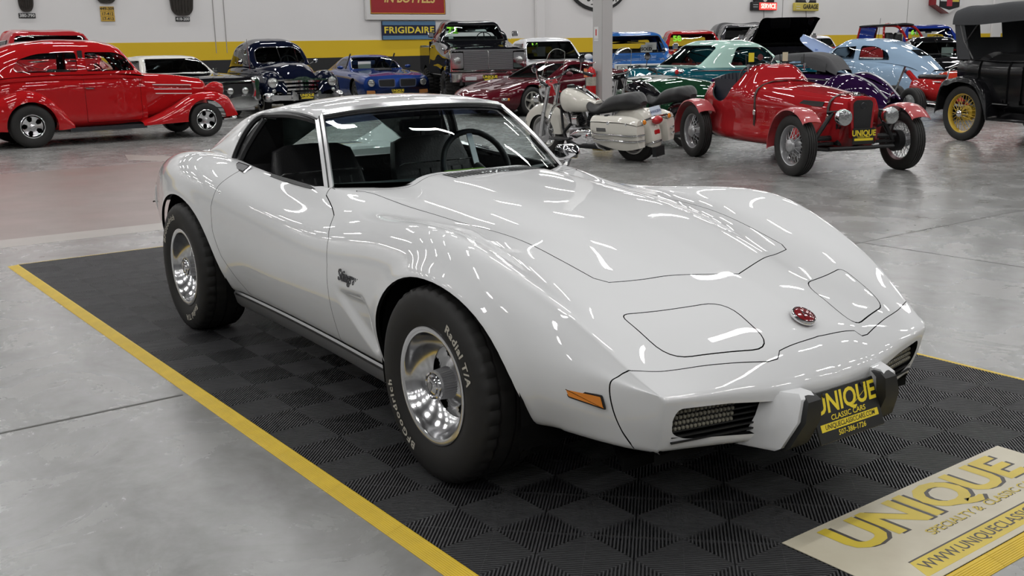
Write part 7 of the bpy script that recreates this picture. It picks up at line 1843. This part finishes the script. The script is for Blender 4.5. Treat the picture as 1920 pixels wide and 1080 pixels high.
cabin(lb, LR, PBL, side=[round_poly([(-.88, 1.06), (-1.10, 1.33), (-1.66, 1.36), (-1.66, 1.06)], [.03, .04, .03, .03]), round_poly([(-1.80, 1.04), (-1.80, 1.37), (-2.20, 1.35), (-2.52, 1.20), (-2.60, 1.04)], [.04, .06, .12, .10, .04])], front=round_poly([(-.54, 1.09), (.54, 1.09), (.48, 1.40), (-.48, 1.40)], .05), rear=round_poly([(-.26, 1.12), (.26, 1.12), (.22, 1.26), (-.22, 1.26)], .04), gm=GLASSCL, trim=BLACK, xm=-2.0)
LQ = [sec3(-1.95, (.72, .40), (.76, .46), (.81, .48), (.85, .44), (.86, .34), (.86, .22)), sec3(-2.2, (.70, .72), (.76, .80), (.82, .80), (.88, .68), (.895, .48), (.895, .20)), sec3(-2.6, (.64, .84), (.72, .92), (.81, .91), (.89, .77), (.905, .52), (.905, .20)), sec3(-3.1, (.54, .74), (.63, .82), (.74, .81), (.83, .67), (.85, .46), (.85, .22)), sec3(-3.55, (.38, .50), (.46, .55), (.55, .55), (.64, .47), (.66, .36), (.66, .26)), sec3(-3.72, (.30, .38), (.36, .40), (.42, .40), (.48, .37), (.50, .33), (.50, .29))]
prewar_fender(lb, LQ, PBL, [(-9, -9), (-9.1, -9), (-9.1, -9.1)], 'rear_fender')
LF = [sec3(.72, (.42, .44), (.52, .50), (.64, .50), (.74, .44), (.76, .36)), sec3(.5, (.40, .70), (.54, .80), (.70, .80), (.82, .66), (.84, .34)), sec3(.0, (.48, .82), (.60, .90), (.74, .88), (.86, .70), (.88, .30)), sec3(-.6, (.62, .76), (.68, .80), (.76, .78), (.84, .62), (.86, .28)), sec3(-1.0, (.70, .62), (.74, .64), (.78, .62), (.82, .5), (.83, .27))]
prewar_fender(lb, LF, PBL, circ(0, .31, .34, 22), 'front_fender')
for s in (-1, 1):
    obj('tail_lamp', sphere(-3.15, s * .80, .80, .05, .03, .04, 12, 8), mat('dark_lamp', (.03, .03, .05), rough=.2), lb); obj('door_handle', tube([(-1.62, s * .765, .93), (-1.62, s * .80, .93), (-1.50, s * .80, .925)], .009, 6), CHROME, lb)
G_ = []
for t in np.linspace(0, 1, 16):
    w = .56 * (1 - .25 * t) * (1.0 if t < .6 else max(0.02, 1 - ((t - .6) / .4) ** 2) ** .5)
    G_.append([(-.68 + 1.0 * t, w * q, 1.09 + .52 * t + .10 * (1 - q * q) * (1 - .5 * t)) for q in np.linspace(-1, 1, 13)])
bn = obj('raised_hood', grid(np.array(G_), flip=False).thick(.012), paint('sky_blue_paint', (.30, .39, .60)), lb, label='propped-up pale blue hood')
obj('hood_crest', stand(text_mesh('*', .26, bold=.04), 'X').rot(R(55), 'Y').mv(-.46, .42, 1.24), mat('crest_blue', (.05, .12, .40), rough=.5), bn, smooth=False)
obj('rear_bumper', loft([(-3.80, [(0, .24), (.72, .24), (.78, .29), (.72, .34), (0, .34)]), (-3.88, [(0, .26), (.66, .26), (.71, .29), (.66, .32), (0, .32)])], 6, 14, cap1=True), PBL, lb)
four_wheels(lb, steelie(.31, .17, .19, PBL, CHROME), 0, -2.6, .68, .66, .31, .31); tray(lb, .5, -3.4, .6, .24); bench(lb, -1.7, .5, .55, mat('rust_cloth', (.30, .05, .04), rough=.8))
# ================================================================ purple roadster with a grey soft top
PUR = paint('deep_purple_paint', (.022, .006, .040)); SOFT = mat('grey_soft_top', (.07, .07, .074), rough=.8, bump=.25, bscale=22)
pu = thing('purple_roadster', 'deep purple vintage roadster with folded grey soft top behind the red special', 'car', (-10.95, 14.0, 0), R(-160)); pu.scale = (.9, .9, .9)
PUB = [sec3(.5, (0, .40), (.24, .42), (.28, .60), (.24, .80), (0, .90)), sec3(-.3, (0, .32), (.40, .34), (.46, .60), (.42, .88), (0, 1.0)), sec3(-.95, (0, .30), (.58, .32), (.64, .60), (.60, .92), (0, 1.03)), sec3(-1.6, (0, .30), (.62, .32), (.68, .60), (.64, .92), (0, 1.0)), sec3(-2.2, (0, .32), (.60, .34), (.66, .60), (.60, .88), (0, 1.0)), sec3(-2.8, (0, .38), (.46, .40), (.52, .58), (.44, .74), (0, .84)), sec3(-3.2, (0, .44), (.25, .45), (.28, .52), (.22, .58), (0, .62))]
shell(pu, 'body_shell', PUB, PUR, 46, 22, holes=[([(-1.0, .50), (-1.95, .50), (-1.95, -.50), (-1.0, -.50)], (0, 1), lambda c: c[2] > .75)])
PT = [sec3(-.98, (.56, 1.26), (.50, 1.33), (.3, 1.36), (0, 1.37)), sec3(-1.4, (.59, 1.24), (.52, 1.35), (.3, 1.385), (0, 1.395)), sec3(-1.85, (.59, 1.20), (.52, 1.33), (.3, 1.37), (0, 1.38)), sec3(-2.05, (.58, 1.06), (.52, 1.24), (.3, 1.28), (0, 1.29)), sec3(-2.25, (.55, .96), (.50, 1.02), (.3, 1.05), (0, 1.06))]
so = obj('soft_top', loft(PT, 30, 18).thick(.012), SOFT, pu)
obj('top_drape', loft([sec3(-1.55, (.60, 1.20), (.602, 1.26), (.595, 1.32)), sec3(-1.85, (.605, 1.06), (.61, 1.18), (.595, 1.30)), sec3(-2.05, (.60, 1.02), (.60, 1.12), (.56, 1.22))], 10, 8).thick(.01), SOFT, so)
for s in (-1, 1):
    obj('windshield_post', tube([(-.80, s * .56, .98), (-.98, s * .56, 1.30)], .014, 6), CHROME, pu)
    obj('side_curtain', Mesh([(-1.05, s * .60, 1.0), (-1.45, s * .60, 1.0), (-1.50, s * .59, 1.20), (-1.05, s * .58, 1.22)], [(0, 1, 2, 3)]), glass('milky_film', (.75, .85, .92), .8), pu, smooth=False)
    obj('body_trim', tube(curve([(.3, s * .31, .80), (-.9, s * .63, .90), (-1.8, s * .68, .90), (-2.5, s * .60, .82)], 20), .012, 5), CHROME, pu)
    f = [sec3(-1.9, (.60, .40), (.66, .44), (.74, .44), (.80, .38), (.81, .30)), sec3(-2.15, (.56, .78), (.64, .86), (.74, .85), (.83, .70), (.85, .32)), sec3(-2.5, (.50, .88), (.60, .96), (.72, .95), (.83, .78), (.86, .34)), sec3(-2.9, (.44, .74), (.54, .80), (.66, .79), (.77, .64), (.80, .34)), sec3(-3.25, (.40, .44), (.47, .47), (.56, .47), (.64, .42), (.66, .34))]
    m = loft(f, 34, 16, mirror=False)
    if s < 0: m = m.mirrored()
    fo = obj('rear_fender', m.thick(.008), PUR, pu)
    obj('fender_band', tube(np.array([(x, s * y, z + .012) for x, y, z in curve([(-1.95, .66, .50), (-2.15, .64, .865), (-2.5, .60, .965), (-2.9, .54, .805), (-3.22, .47, .50)], 22)]), .022, 6), mat('silver_band', (.45, .45, .47), rough=.3, metal=.8), fo)
    g = loft([sec3(.65, (.40, .40), (.5, .44), (.62, .42), (.70, .34)), sec3(.3, (.36, .70), (.5, .76), (.66, .74), (.78, .44)), sec3(-.2, (.44, .70), (.55, .74), (.70, .70), (.80, .40)), sec3(-.9, (.60, .34), (.66, .36), (.74, .35), (.80, .30))], 24, 12, mirror=False)
    if s < 0: g = g.mirrored()
    obj('front_fender', g.thick(.008), PUR, pu)
obj('rear_wind_wing', grid(np.array([[(-1.92 - .22 * t, y, 1.20 - .22 * t) for t in (0, .5, 1)] for y in np.linspace(-.60, -.40, 3)])), glass('crinkled_film', (.8, .82, .84), .7), pu)
four_wheels(pu, wire_wheel(.34, .13, .23, mat('silver_wheel_enamel', (.42, .42, .43)), 28, .06, .02), .1, -2.45, .66, .68, .34, .34); tray(pu, .3, -2.9, .5, .32); bench(pu, -1.75, .55, .46)
# ================================================================ red show bike tail with amber lamps, by the purple roadster
tk_ = thing('show_trike', 'red and white custom trike tail with amber lamps and chrome bars behind the purple roadster', 'motorcycle', (-8.15, 16.35, 0), R(160))
TRD = paint('trike_red_paint', (.40, .02, .02))
obj('rear_body', loft([sec3(.55, (0, .44), (.22, .46), (.26, .58), (.20, .72), (0, .76)), sec3(.0, (0, .36), (.30, .38), (.36, .54), (.28, .70), (0, .74)), sec3(-.42, (0, .36), (.24, .38), (.30, .50), (.22, .62), (0, .66))], 20, 18, cap0=True, cap1=True), TRD, tk_)
for s in (-1, 1):
    obj('amber_lamp', prism(round_poly([(s * .10, .60), (s * .24, .56), (s * .28, .38), (s * .20, .36)], .02), -.46, -.36, 'X'), AMBER, tk_)
    obj('red_lamp', box(-.43, s * .25, .33, .04, .06, .09, .01), REDLENS, tk_)
    obj('exhaust', tube([(.5, s * .30, .30), (-.55, s * .32, .28)], .05, 10), CHROME, tk_)
    w = obj('wheel', tyre_mesh(.30, .20, .18, 40, False), RUBBER, tk_); w.location = (.1, s * .52, .30); obj('rim', lathe([(.18, -.07), (.10, -.04), (0, -.05)], 24).rot(0 if s < 0 else PI, 'Z'), CHROME, w)
    obj('white_trim', box(.1, s * .22, .705, .7, .05, .02, .008), WHITEPL, tk_)
obj('sissy_bar', tube(curve([(-.30, -.13, .60), (-.36, -.13, .92), (-.37, 0, .98), (-.36, .13, .92), (-.30, .13, .60)], 18), .014, 6), CHROME, tk_)
obj('seat', box(.25, 0, .78, .5, .3, .08, .03), LEATHER, tk_); wf_ = obj('wheel', tyre_mesh(.30, .13, .2, 40, False), RUBBER, tk_); wf_.location = (1.3, 0, .30); obj('fork', tube([(1.3, .08, .30), (.95, .08, .95)], .02, 8), CHROME, wf_).location = (-1.3, 0, -.30)
obj('frame_spine', tube([(.5, 0, .55), (.95, 0, .85)], .05, 8), TRD, tk_)
# ================================================================ red open off-roader
JR = paint('jeep_red_paint', (.34, .02, .02))
jp = thing('off_roader', 'red open off-roader with roll bars and black bikini top behind the pale blue sedan', 'car', (-19.2, 28.3, 0), R(-168)); jp.scale = (1.08, 1.08, 1.08)
JB = [sec3(.42, (0, .55), (.60, .55), (.64, .60), (.64, 1.0), (.60, 1.06), (0, 1.07)), sec3(-.85, (0, .50), (.66, .50), (.70, .58), (.70, 1.06), (.66, 1.12), (0, 1.13)), sec3(-1.2, (0, .46), (.72, .46), (.76, .54), (.76, 1.06), (.74, 1.12), (0, 1.0)), sec3(-2.6, (0, .46), (.72, .46), (.76, .54), (.76, 1.06), (.74, 1.12), (0, 1.0))]
shell(jp, 'body_tub', JB, JR, 30, 22, arches=[open_arch(-2.25, .42, .46)], smooth=0, holes=[([(-1.0, .68), (-2.55, .68), (-2.55, -.68), (-1.0, -.68)], (0, 1), lambda c: c[2] > .8)])
obj('grille_panel', box(.44, 0, .80, .04, 1.2, .46, .01), JR, jp)
for k in range(7): obj('grille_slot', box(.462, -.36 + .12 * k, .80, .01, .06, .34), DARK, jp, smooth=False)
for s in (-1, 1):
    round_lamp(jp, .47, s * .50, .84, .085); obj('front_fender', box(.05, s * .80, .92, .95, .30, .06, .02), BLACK, jp)
    obj('windshield_post', tube([(-.88, s * .66, 1.10), (-1.0, s * .62, 1.74)], .03, 8), JR, jp)
    obj('roll_bar', tube(curve([(-1.75, s * .66, .95), (-1.72, s * .64, 1.55), (-1.70, s * .56, 1.76), (-1.70, 0, 1.80)], 16), .035, 8), JR, jp)
    obj('roll_bar', tube(curve([(-2.55, s * .66, .95), (-2.35, s * .64, 1.45), (-2.1, s * .60, 1.72), (-1.72, s * .56, 1.76)], 16), .035, 8), JR, jp)
    obj('seat', box(-1.75, s * .34, 1.25, .14, .46, .62, .05), LEATHER, jp)
obj('windshield_header', tube([(-1.0, -.62, 1.74), (-1.0, .62, 1.74)], .03, 8), JR, jp)
obj('windshield', Mesh([(-.88, -.64, 1.12), (-.88, .64, 1.12), (-1.0, .60, 1.72), (-1.0, -.60, 1.72)], [(0, 1, 2, 3)]), GLASSCL, jp, smooth=False)
obj('bikini_top', grid(np.array([[(x, y, 1.80 + .03 * math.sin((x + 1) * -1.5) - .03 * (y / .64) ** 2) for y in np.linspace(-.66, .66, 7)] for x in np.linspace(-.98, -2.1, 6)]), flip=True).thick(.04), BLACK, jp)
hb = obj('hood_band', box(.455, 0, 1.05, .03, 1.34, .15, .01), BLACK, jp); obj('lettering', stand(text_mesh('CANDY BOY', .13, bold=.02, wide=1.1), 'X').mv(.472, 0, 1.05), WHITEPL, hb, smooth=False)
obj('front_bumper', box(.60, 0, .62, .12, 1.5, .14, .02), WHITEPL, jp); obj('antenna', tube([(-1.0, -.70, 1.1), (-1.05, -.72, 2.0)], .006, 4), BLACK, jp)
four_wheels(jp, mud_tyre(.42, .26, .2), -.05, -2.25, .72, .72, .42, .42); tray(jp, .3, -2.5, .6, .52)
for ch in jp.children:
    for g in ch.children:
        if g.name.startswith('tread_blocks'): g['kind'] = 'stuff'
# ================================================================ white car, black fifties custom and red low car at far right
wc_ = thing('white_car', 'white car with sloping windshield half hidden behind the red off-roader', 'car', (-22.5, 32.0, 0), R(-40))
shell(wc_, 'body_shell', SS, SUVW, 40, 22, arches=[open_arch(0, .36, .42), open_arch(-2.8, .36, .42)])
cabin(wc_, SR, SUVW, side=[round_poly([(-1.0, 1.10), (-1.55, 1.52), (-3.1, 1.53), (-3.45, 1.15)], .05)], front=round_poly([(-.73, 1.10), (.73, 1.10), (.62, 1.57), (-.62, 1.57)], .06), gm=GLASS)
obj('window_number', stand(text_mesh('18', .26, bold=.045), 'X').rot(-R(42), 'Y').mv(-1.255, -.40, 1.47), NEON, wc_, smooth=False); four_wheels(wc_, BLKW, 0, -2.8, .82, .82, .36, .36); tray(wc_, .6, -3.5, .7, .26)
CU = paint('custom_black_paint', (.005, .005, .006))
cu = thing('custom_sedan', 'black fifties custom with split windshield and chrome grille beyond the touring car', 'car', (-12.6, 24.0, 0), R(-45))
CB = [lowsec(.85, .72, .86, .36, .90, .04), lowsec(.6, .90, .92, .28, .92, .06), lowsec(0, .93, .95, .26, .93, .09), lowsec(-1.0, .93, .98, .24, .94, .10), lowsec(-2.2, .93, .98, .24, .94, .04), lowsec(-3.3, .90, .94, .28, .94, .06), lowsec(-4.1, .74, .84, .36, .92, .04)]
shell(cu, 'body_shell', CB, CU, 44, 26, arches=[open_arch(0, .34, .39), open_arch(-3.0, .34, .37)])
CRF = [sec3(-.95, (.76, 1.0), (.68, 1.03), (.45, 1.06), (0, 1.08)), sec3(-1.25, (.76, 1.0), (.66, 1.22), (.45, 1.28), (0, 1.30)), sec3(-1.55, (.76, 1.0), (.62, 1.36), (.44, 1.44), (0, 1.47)), sec3(-2.2, (.76, 1.0), (.61, 1.39), (.44, 1.48), (0, 1.51)), sec3(-2.8, (.74, 1.0), (.58, 1.28), (.42, 1.36), (0, 1.39)), sec3(-3.3, (.66, .97), (.55, 1.02), (.4, 1.04), (0, 1.05))]
cabin(cu, CRF, CU, side=[round_poly([(-1.2, 1.03), (-1.5, 1.33), (-2.5, 1.34), (-2.8, 1.04)], .05)], front=round_poly([(-.64, 1.06), (.64, 1.06), (.55, 1.38), (-.55, 1.38)], .06), gm=GLASS, trim=CHROME)
obj('windshield_divider', tube([(-.98, 0, 1.09), (-1.5, 0, 1.45)], .016, 6), CHROME, cu); obj('windshield_card', box(-1.35, .30, 1.16, .006, .30, .16), WHITEPL, cu, smooth=False)
for s in (-1, 1): round_lamp(cu, .80, s * .70, .78, .10, deep=.12)
for k in range(3): obj('grille_bar', strip([(.90 - .12 * (y / .6) ** 2, y, .64 - .06 * k) for y in np.linspace(-.62, .62, 10)], (1, 0, 0), .03, .03), CHROME, cu)
obj('front_bumper', loft([(.92, [(0, .36), (.80, .36), (.90, .42), (.84, .50), (0, .50)]), (1.02, [(0, .38), (.72, .38), (.80, .43), (.74, .47), (0, .475)])], 6, 14, cap1=True), CHROME, cu)
four_wheels(cu, steelie(.34, .19, .19, CU, CHROME, True, .6), 0, -3.0, .76, .76, .34, .34); tray(cu, .5, -3.8, .7, .24)
rl = thing('red_low_car', 'low red car with white top edge just left of the touring car', 'car', (-8.3, 20.8, 0), R(90)); RLP = paint('orange_red_paint', (.42, .035, .018))
shell(rl, 'body_shell', [lowsec(.85, .62, .62, .30), lowsec(.5, .82, .74, .22), lowsec(-.5, .86, .80, .20), lowsec(-1.5, .86, .82, .20), lowsec(-2.6, .84, .84, .22), lowsec(-3.3, .74, .78, .30), lowsec(-3.5, .60, .70, .38)], RLP, 40, 22, arches=[open_arch(0, .30, .34), open_arch(-2.5, .30, .34)], holes=[(round_poly([(-1.0, .62), (-2.1, .62), (-2.1, -.62), (-1.0, -.62)], .1), (0, 1), lambda c: c[2] > .7)])
for s in (-1, 1): obj('side_trim', tube(curve([(.4, s * .83, .66), (-.5, s * .865, .70), (-2.4, s * .855, .72), (-3.2, s * .76, .70)], 16), .018, 6), CHROME, rl)
obj('tonneau_edge', tube(curve([(-1.0, -.62, .83), (-2.1, -.62, .845), (-2.2, 0, .86), (-2.1, .62, .845), (-1.0, .62, .83)], 20), .03, 6), WHITEPL, rl); bench(rl, -1.8, .4, .55)
four_wheels(rl, steelie(.30, .18, .18, STEEL, CHROME), 0, -2.5, .74, .74, .30, .30); tray(rl, .5, -3.2, .6, .2)
# ================================================================ pillar, extinguisher
PILM = mat('pillar_grey_paint', (.52, .515, .51), rough=.45)
pil = thing('support_pillar', 'grey square steel pillar with small extinguisher notice behind the cream motorcycle', 'pillar', (-8.52, 8.42, 0))
obj('column', box(0, 0, 3.4, .20, .20, 6.8, .008), PILM, pil); obj('painted_foot', box(0, 0, .05, .212, .212, .10, .01), MYEL, pil)
nt_ = obj('notice', box(-.02, -.102, 1.60, .085, .003, .19), WHITEPL, pil, smooth=False); obj('pictogram', box(-.02, -.1042, 1.62, .022, .002, .085), mat('sign_red', (.55, .02, .02), rough=.5), nt_, smooth=False); obj('small_lettering', stand(text_mesh('FIRE EXTINGUISHER', .010), '-Y').mv(-.02, -.1042, 1.53), PLATEBLK, nt_, smooth=False)
EXR = paint('extinguisher_red', (.50, .012, .014))
ex = thing('fire_extinguisher', 'red fire extinguisher with orange tag hanging on the grey pillar', 'extinguisher', (-8.54, 8.225, .66))
obj('cylinder', lathe([(0, 0), (.06, 0), (.07, .02), (.07, .40), (.055, .46), (.025, .485), (.022, .50), (0, .50)], 24, 'Z'), EXR, ex)
obj('label_band', lathe([(.0708, .24), (.0708, .36)], 24, 'Z'), mat('label_print', (.60, .57, .48), rough=.6, noise=.6, nscale=60), ex); obj('diamond', box(-.0, -.071, .14, .06, .002, .04), WHITEPL, ex, smooth=False)
vh = obj('valve', box(0, 0, .515, .04, .04, .04, .008), mat('black_plastic', (.012, .012, .013)), ex); obj('handle', strip([(-.02, 0, .54), (.09, 0, .555)], (0, 0, 1), .02, .008), CHROME, vh); obj('hose', tube(curve([(-.02, 0, .51), (-.07, -.02, .46), (-.085, -.02, .3), (-.08, -.03, .12)], 14), .011, 6), BLACK, ex)
obj('tag', box(-.03, -.074, .415, .07, .003, .12), mat('orange_tag', (.75, .25, .10), rough=.6), ex, smooth=False); obj('wall_bracket', box(0, .08, .42, .05, .04, .03), STEEL, ex)

# ================================================================ signs on the back wall
WX = WALLX + .012
def wsign(name, label, cat, y0, y1, z0, z1, d=.05): return thing(name, label, cat, (WX, (y0 + y1) / 2, (z0 + z1) / 2)), (y1 - y0), (z1 - z0)
s1, w, h = wsign('drink_sign', 'large red painted sign reading IN BOTTLES in a white wooden frame', 'sign', 15.53, 18.78, 2.42, 4.0)
SRED = mat('sign_dark_red', (.36, .018, .025), rough=.45, noise=.25, nscale=5); SFR = mat('sign_frame_white', (.66, .65, .64), rough=.5)
obj('panel', box(.03, 0, .04, .04, w - .3, h - .2, .004), SRED, s1)
obj('frame_rail', box(.05, 0, -h / 2 + .03, .09, w, .17, .01), SFR, s1); obj('frame_rail', box(.05, 0, h / 2 + .05, .09, w, .17, .01), SFR, s1)
for s in (-1, 1): obj('frame_stile', box(.05, s * (w / 2 - .08), .04, .088, .17, h, .01), SFR, s1)
obj('pinstripe', tube([(.055, -w / 2 + .2, h / 2 - .1), (.055, -w / 2 + .2, -h / 2 + .16), (.055, w / 2 - .2, -h / 2 + .16), (.055, w / 2 - .2, h / 2 - .1)], .009, 5), YELLOW, s1)
obj('lettering', stand(text_mesh('IN BOTTLES', .36, shear=.2, bold=.03, wide=1.02), 'X').mv(.056, .05, -h / 2 + .62), mat('sign_gold', (.72, .50, .16), rough=.5), s1, smooth=False)
s2, w, h = wsign('appliance_sign', 'dark blue FRIGIDAIRE sign with yellow letters and light blue stripes', 'sign', 16.12, 18.20, 1.74, 2.33)
obj('panel', box(.03, 0, 0, .05, w, h, .004), mat('sign_navy', (.010, .014, .045), rough=.35), s2)
for k, z in enumerate((.265, .225, .185, -.19, -.235, -.275)): obj('stripe', box(.057, 0, z, .004, w - .02, .030), mat('sign_light_blue', (.13, .28, .46), rough=.4), s2, smooth=False)
obj('lettering', stand(text_mesh('FRIGIDAIRE', .285, bold=.025, wide=1.28, sp=1.06), 'X').mv(.058, 0, 0), mat('sign_letter_yellow', (.78, .62, .06), rough=.4), s2, smooth=False)
s3 = thing('oval_sign', 'round white sign with black rim partly hidden behind the pillar', 'sign', (WX, 25.55, 3.75))
def oval(a, b, n=40): return [(a * math.cos(t), b * math.sin(t)) for t in np.linspace(0, 2 * PI, n, endpoint=False)]
obj('rim', prism(oval(1.52, 1.05), 0, .05, 'X'), BLACK, s3); obj('face', prism(oval(1.40, .94), .05, .06, 'X'), SFR, s3)
obj('lettering', stand(text_mesh('STATION', .42, bold=.02), 'X').mv(.063, .28, -.56), PLATEBLK, s3, smooth=False); obj('underline', box(.063, -.1, -.80, .004, .6, .03), PLATEBLK, s3, smooth=False)
for nm, lab, y0, y1, pm, tm, tx, em in (('service_sign', 'lit red SERVICE sign with black speed stripes on the back wall', 34.2, 35.8, None, None, 'SERVICE', True), ('garage_sign', 'yellow GARAGE sign with dark top on the back wall', 37.05, 38.7, None, None, 'GARAGE', False)):
    sg, w, h = wsign(nm, lab, 'sign', y0, y1, 2.79, 3.14)
    obj('panel', box(.08, 0, 0, .16, w, h, .02), BLACK if em else mat('sign_yellow', (.62, .50, .10), rough=.4), sg)
    if em:
        obj('lit_panel', box(.165, .20, 0, .006, w * .72, h * .86), mat('lit_red', (.6, .02, .02), rough=.4, emit=(1, .06, .05), estr=1.2), sg, smooth=False)
        for z in (-.03, .06): obj('stripe', box(.165, -.62, z, .006, .30, .02), WHITEPL, sg, smooth=False)
    else:
        for z in (-.09, .02): obj('stripe', box(.165, -.64, z, .006, .26, .02), WHITEPL, sg, smooth=False)
    obj('lettering', stand(text_mesh(tx, .27, bold=.03, wide=1.0), 'X').mv(.170, .22, 0), mat('neon_white', (.9, .6, .5), rough=.4, emit=(1, .6, .5), estr=1.6) if em else PLATEBLK, sg, smooth=False)
    obj('top_panel', box(.07, 0, h / 2 + .06, .13, w * .8, .14, .02), BLACK, sg); obj('roundel', lathe([(0, .01), (.14, .0)], 20, 'X').mv(.14, .02, h / 2 + .14), SFR, sg)
    obj('power_cord', tube(curve([(.02, .1, -h / 2), (.02, .16, -1.0), (.02, .08, -1.55)], 10), .012, 4), mat('cord_grey', (.12, .12, .12), rough=.7), sg)
cs_ = thing('crest_sign', 'large shield shaped crest sign with white border and red box sides', 'sign', (WX, 48.85, 3.6))
sh = lambda k: [(-1.15 * k, .9), (1.15 * k, .9), (1.15 * k, -.45 - .1 * (k < 1)), (0, -.85 + (1 - k) * .75), (-1.15 * k, -.45 - .1 * (k < 1))]
obj('box', prism(offset_poly(sh(1.0), -.02), 0, .40, 'X'), mat('crest_red', (.22, .015, .02), rough=.3), cs_, smooth=False); obj('border', prism(sh(1.0), .40, .43, 'X'), mat('crest_white', (.78, .78, .78), rough=.4), cs_, smooth=False)
obj('inner_line', prism(sh(.80), .43, .435, 'X'), BLACK, cs_, smooth=False)
for (a, b, c, d, m) in ((-.84, -.28, -.28, .9, WHITEPL), (-.84, -.28, .02, .18, mat('crest_blue2', (.05, .12, .45), rough=.4)), (-.26, .22, -.52, .9, mat('crest_crimson', (.50, .03, .06), rough=.4)), (.24, .84, -.30, .22, mat('crest_gold', (.72, .58, .10), rough=.4)), (.24, .84, .24, .9, BLACK)):
    obj('quarter', box(.44, (a + b) / 2, (c + d) / 2, .01, b - a, d - c), m, cs_, smooth=False)
IRON = mat('old_grille_metal', (.055, .048, .042), rough=.4, metal=.6, noise=.4, nscale=8)
for k, (yc, wb, zb, rows_, m) in enumerate(((5.33, .36, 2.56, ('380-790',), 0), (7.42, .54, 2.80, ('449-309', '17-412', '17-413'), 1), (9.53, .62, 2.48, ('418-200',), 0))):
    g = thing('old_radiator_grille', ('rusty narrow radiator grille hung on the wall, leftmost of three', 'dark slatted radiator grille on the wall above three yellow plates', 'rusty wide radiator grille hung on the wall, rightmost of three')[k], 'wall decoration', (WX, yc, zb))
    obj('frame', prism(round_poly([(-wb / 2, .14), (-wb * .62, .9), (wb * .62, .9), (wb / 2, .14), (wb * .3, 0), (-wb * .3, 0)], .08), 0, .06, 'X'), IRON, g)
    for q in range(7):
        y = (-.42 + .14 * q) * wb; obj('slat', tube([(.07, y, .06 + .06 * abs(q - 3) / 3), (.075, y * 1.15, .88)], .012 + .006 * (q == 3), 5), IRON, g)
    for q, tx in enumerate(rows_):
        pt = obj('wall_plate', box(0, 0, 0, .012, .42 if not m else .38, .13, .004), mat('plate_amber', (.55, .34, .05), rough=.5) if m else mat('plate_old_black', (.03, .03, .03), rough=.5), None)
        tag(pt, ('old black number plate 380-790 on the wall', 'topmost yellow plate of the three under the slatted grille', 'old black number plate 418-200 on the wall')[k] if q == 0 else ('middle yellow plate reading 17-412 on the wall', 'lowest yellow plate reading 17-413 on the wall')[q - 1], 'number plate')
        pt.location = (WX + .01, yc + .0, zb - .10 - .135 * q - (.05 if m else 0))
        obj('lettering', stand(text_mesh(tx, .115, bold=.015, wide=1.0), 'X').mv(.0075, 0, 0), PLATEBLK if m else WHITEPL, pt, smooth=False)
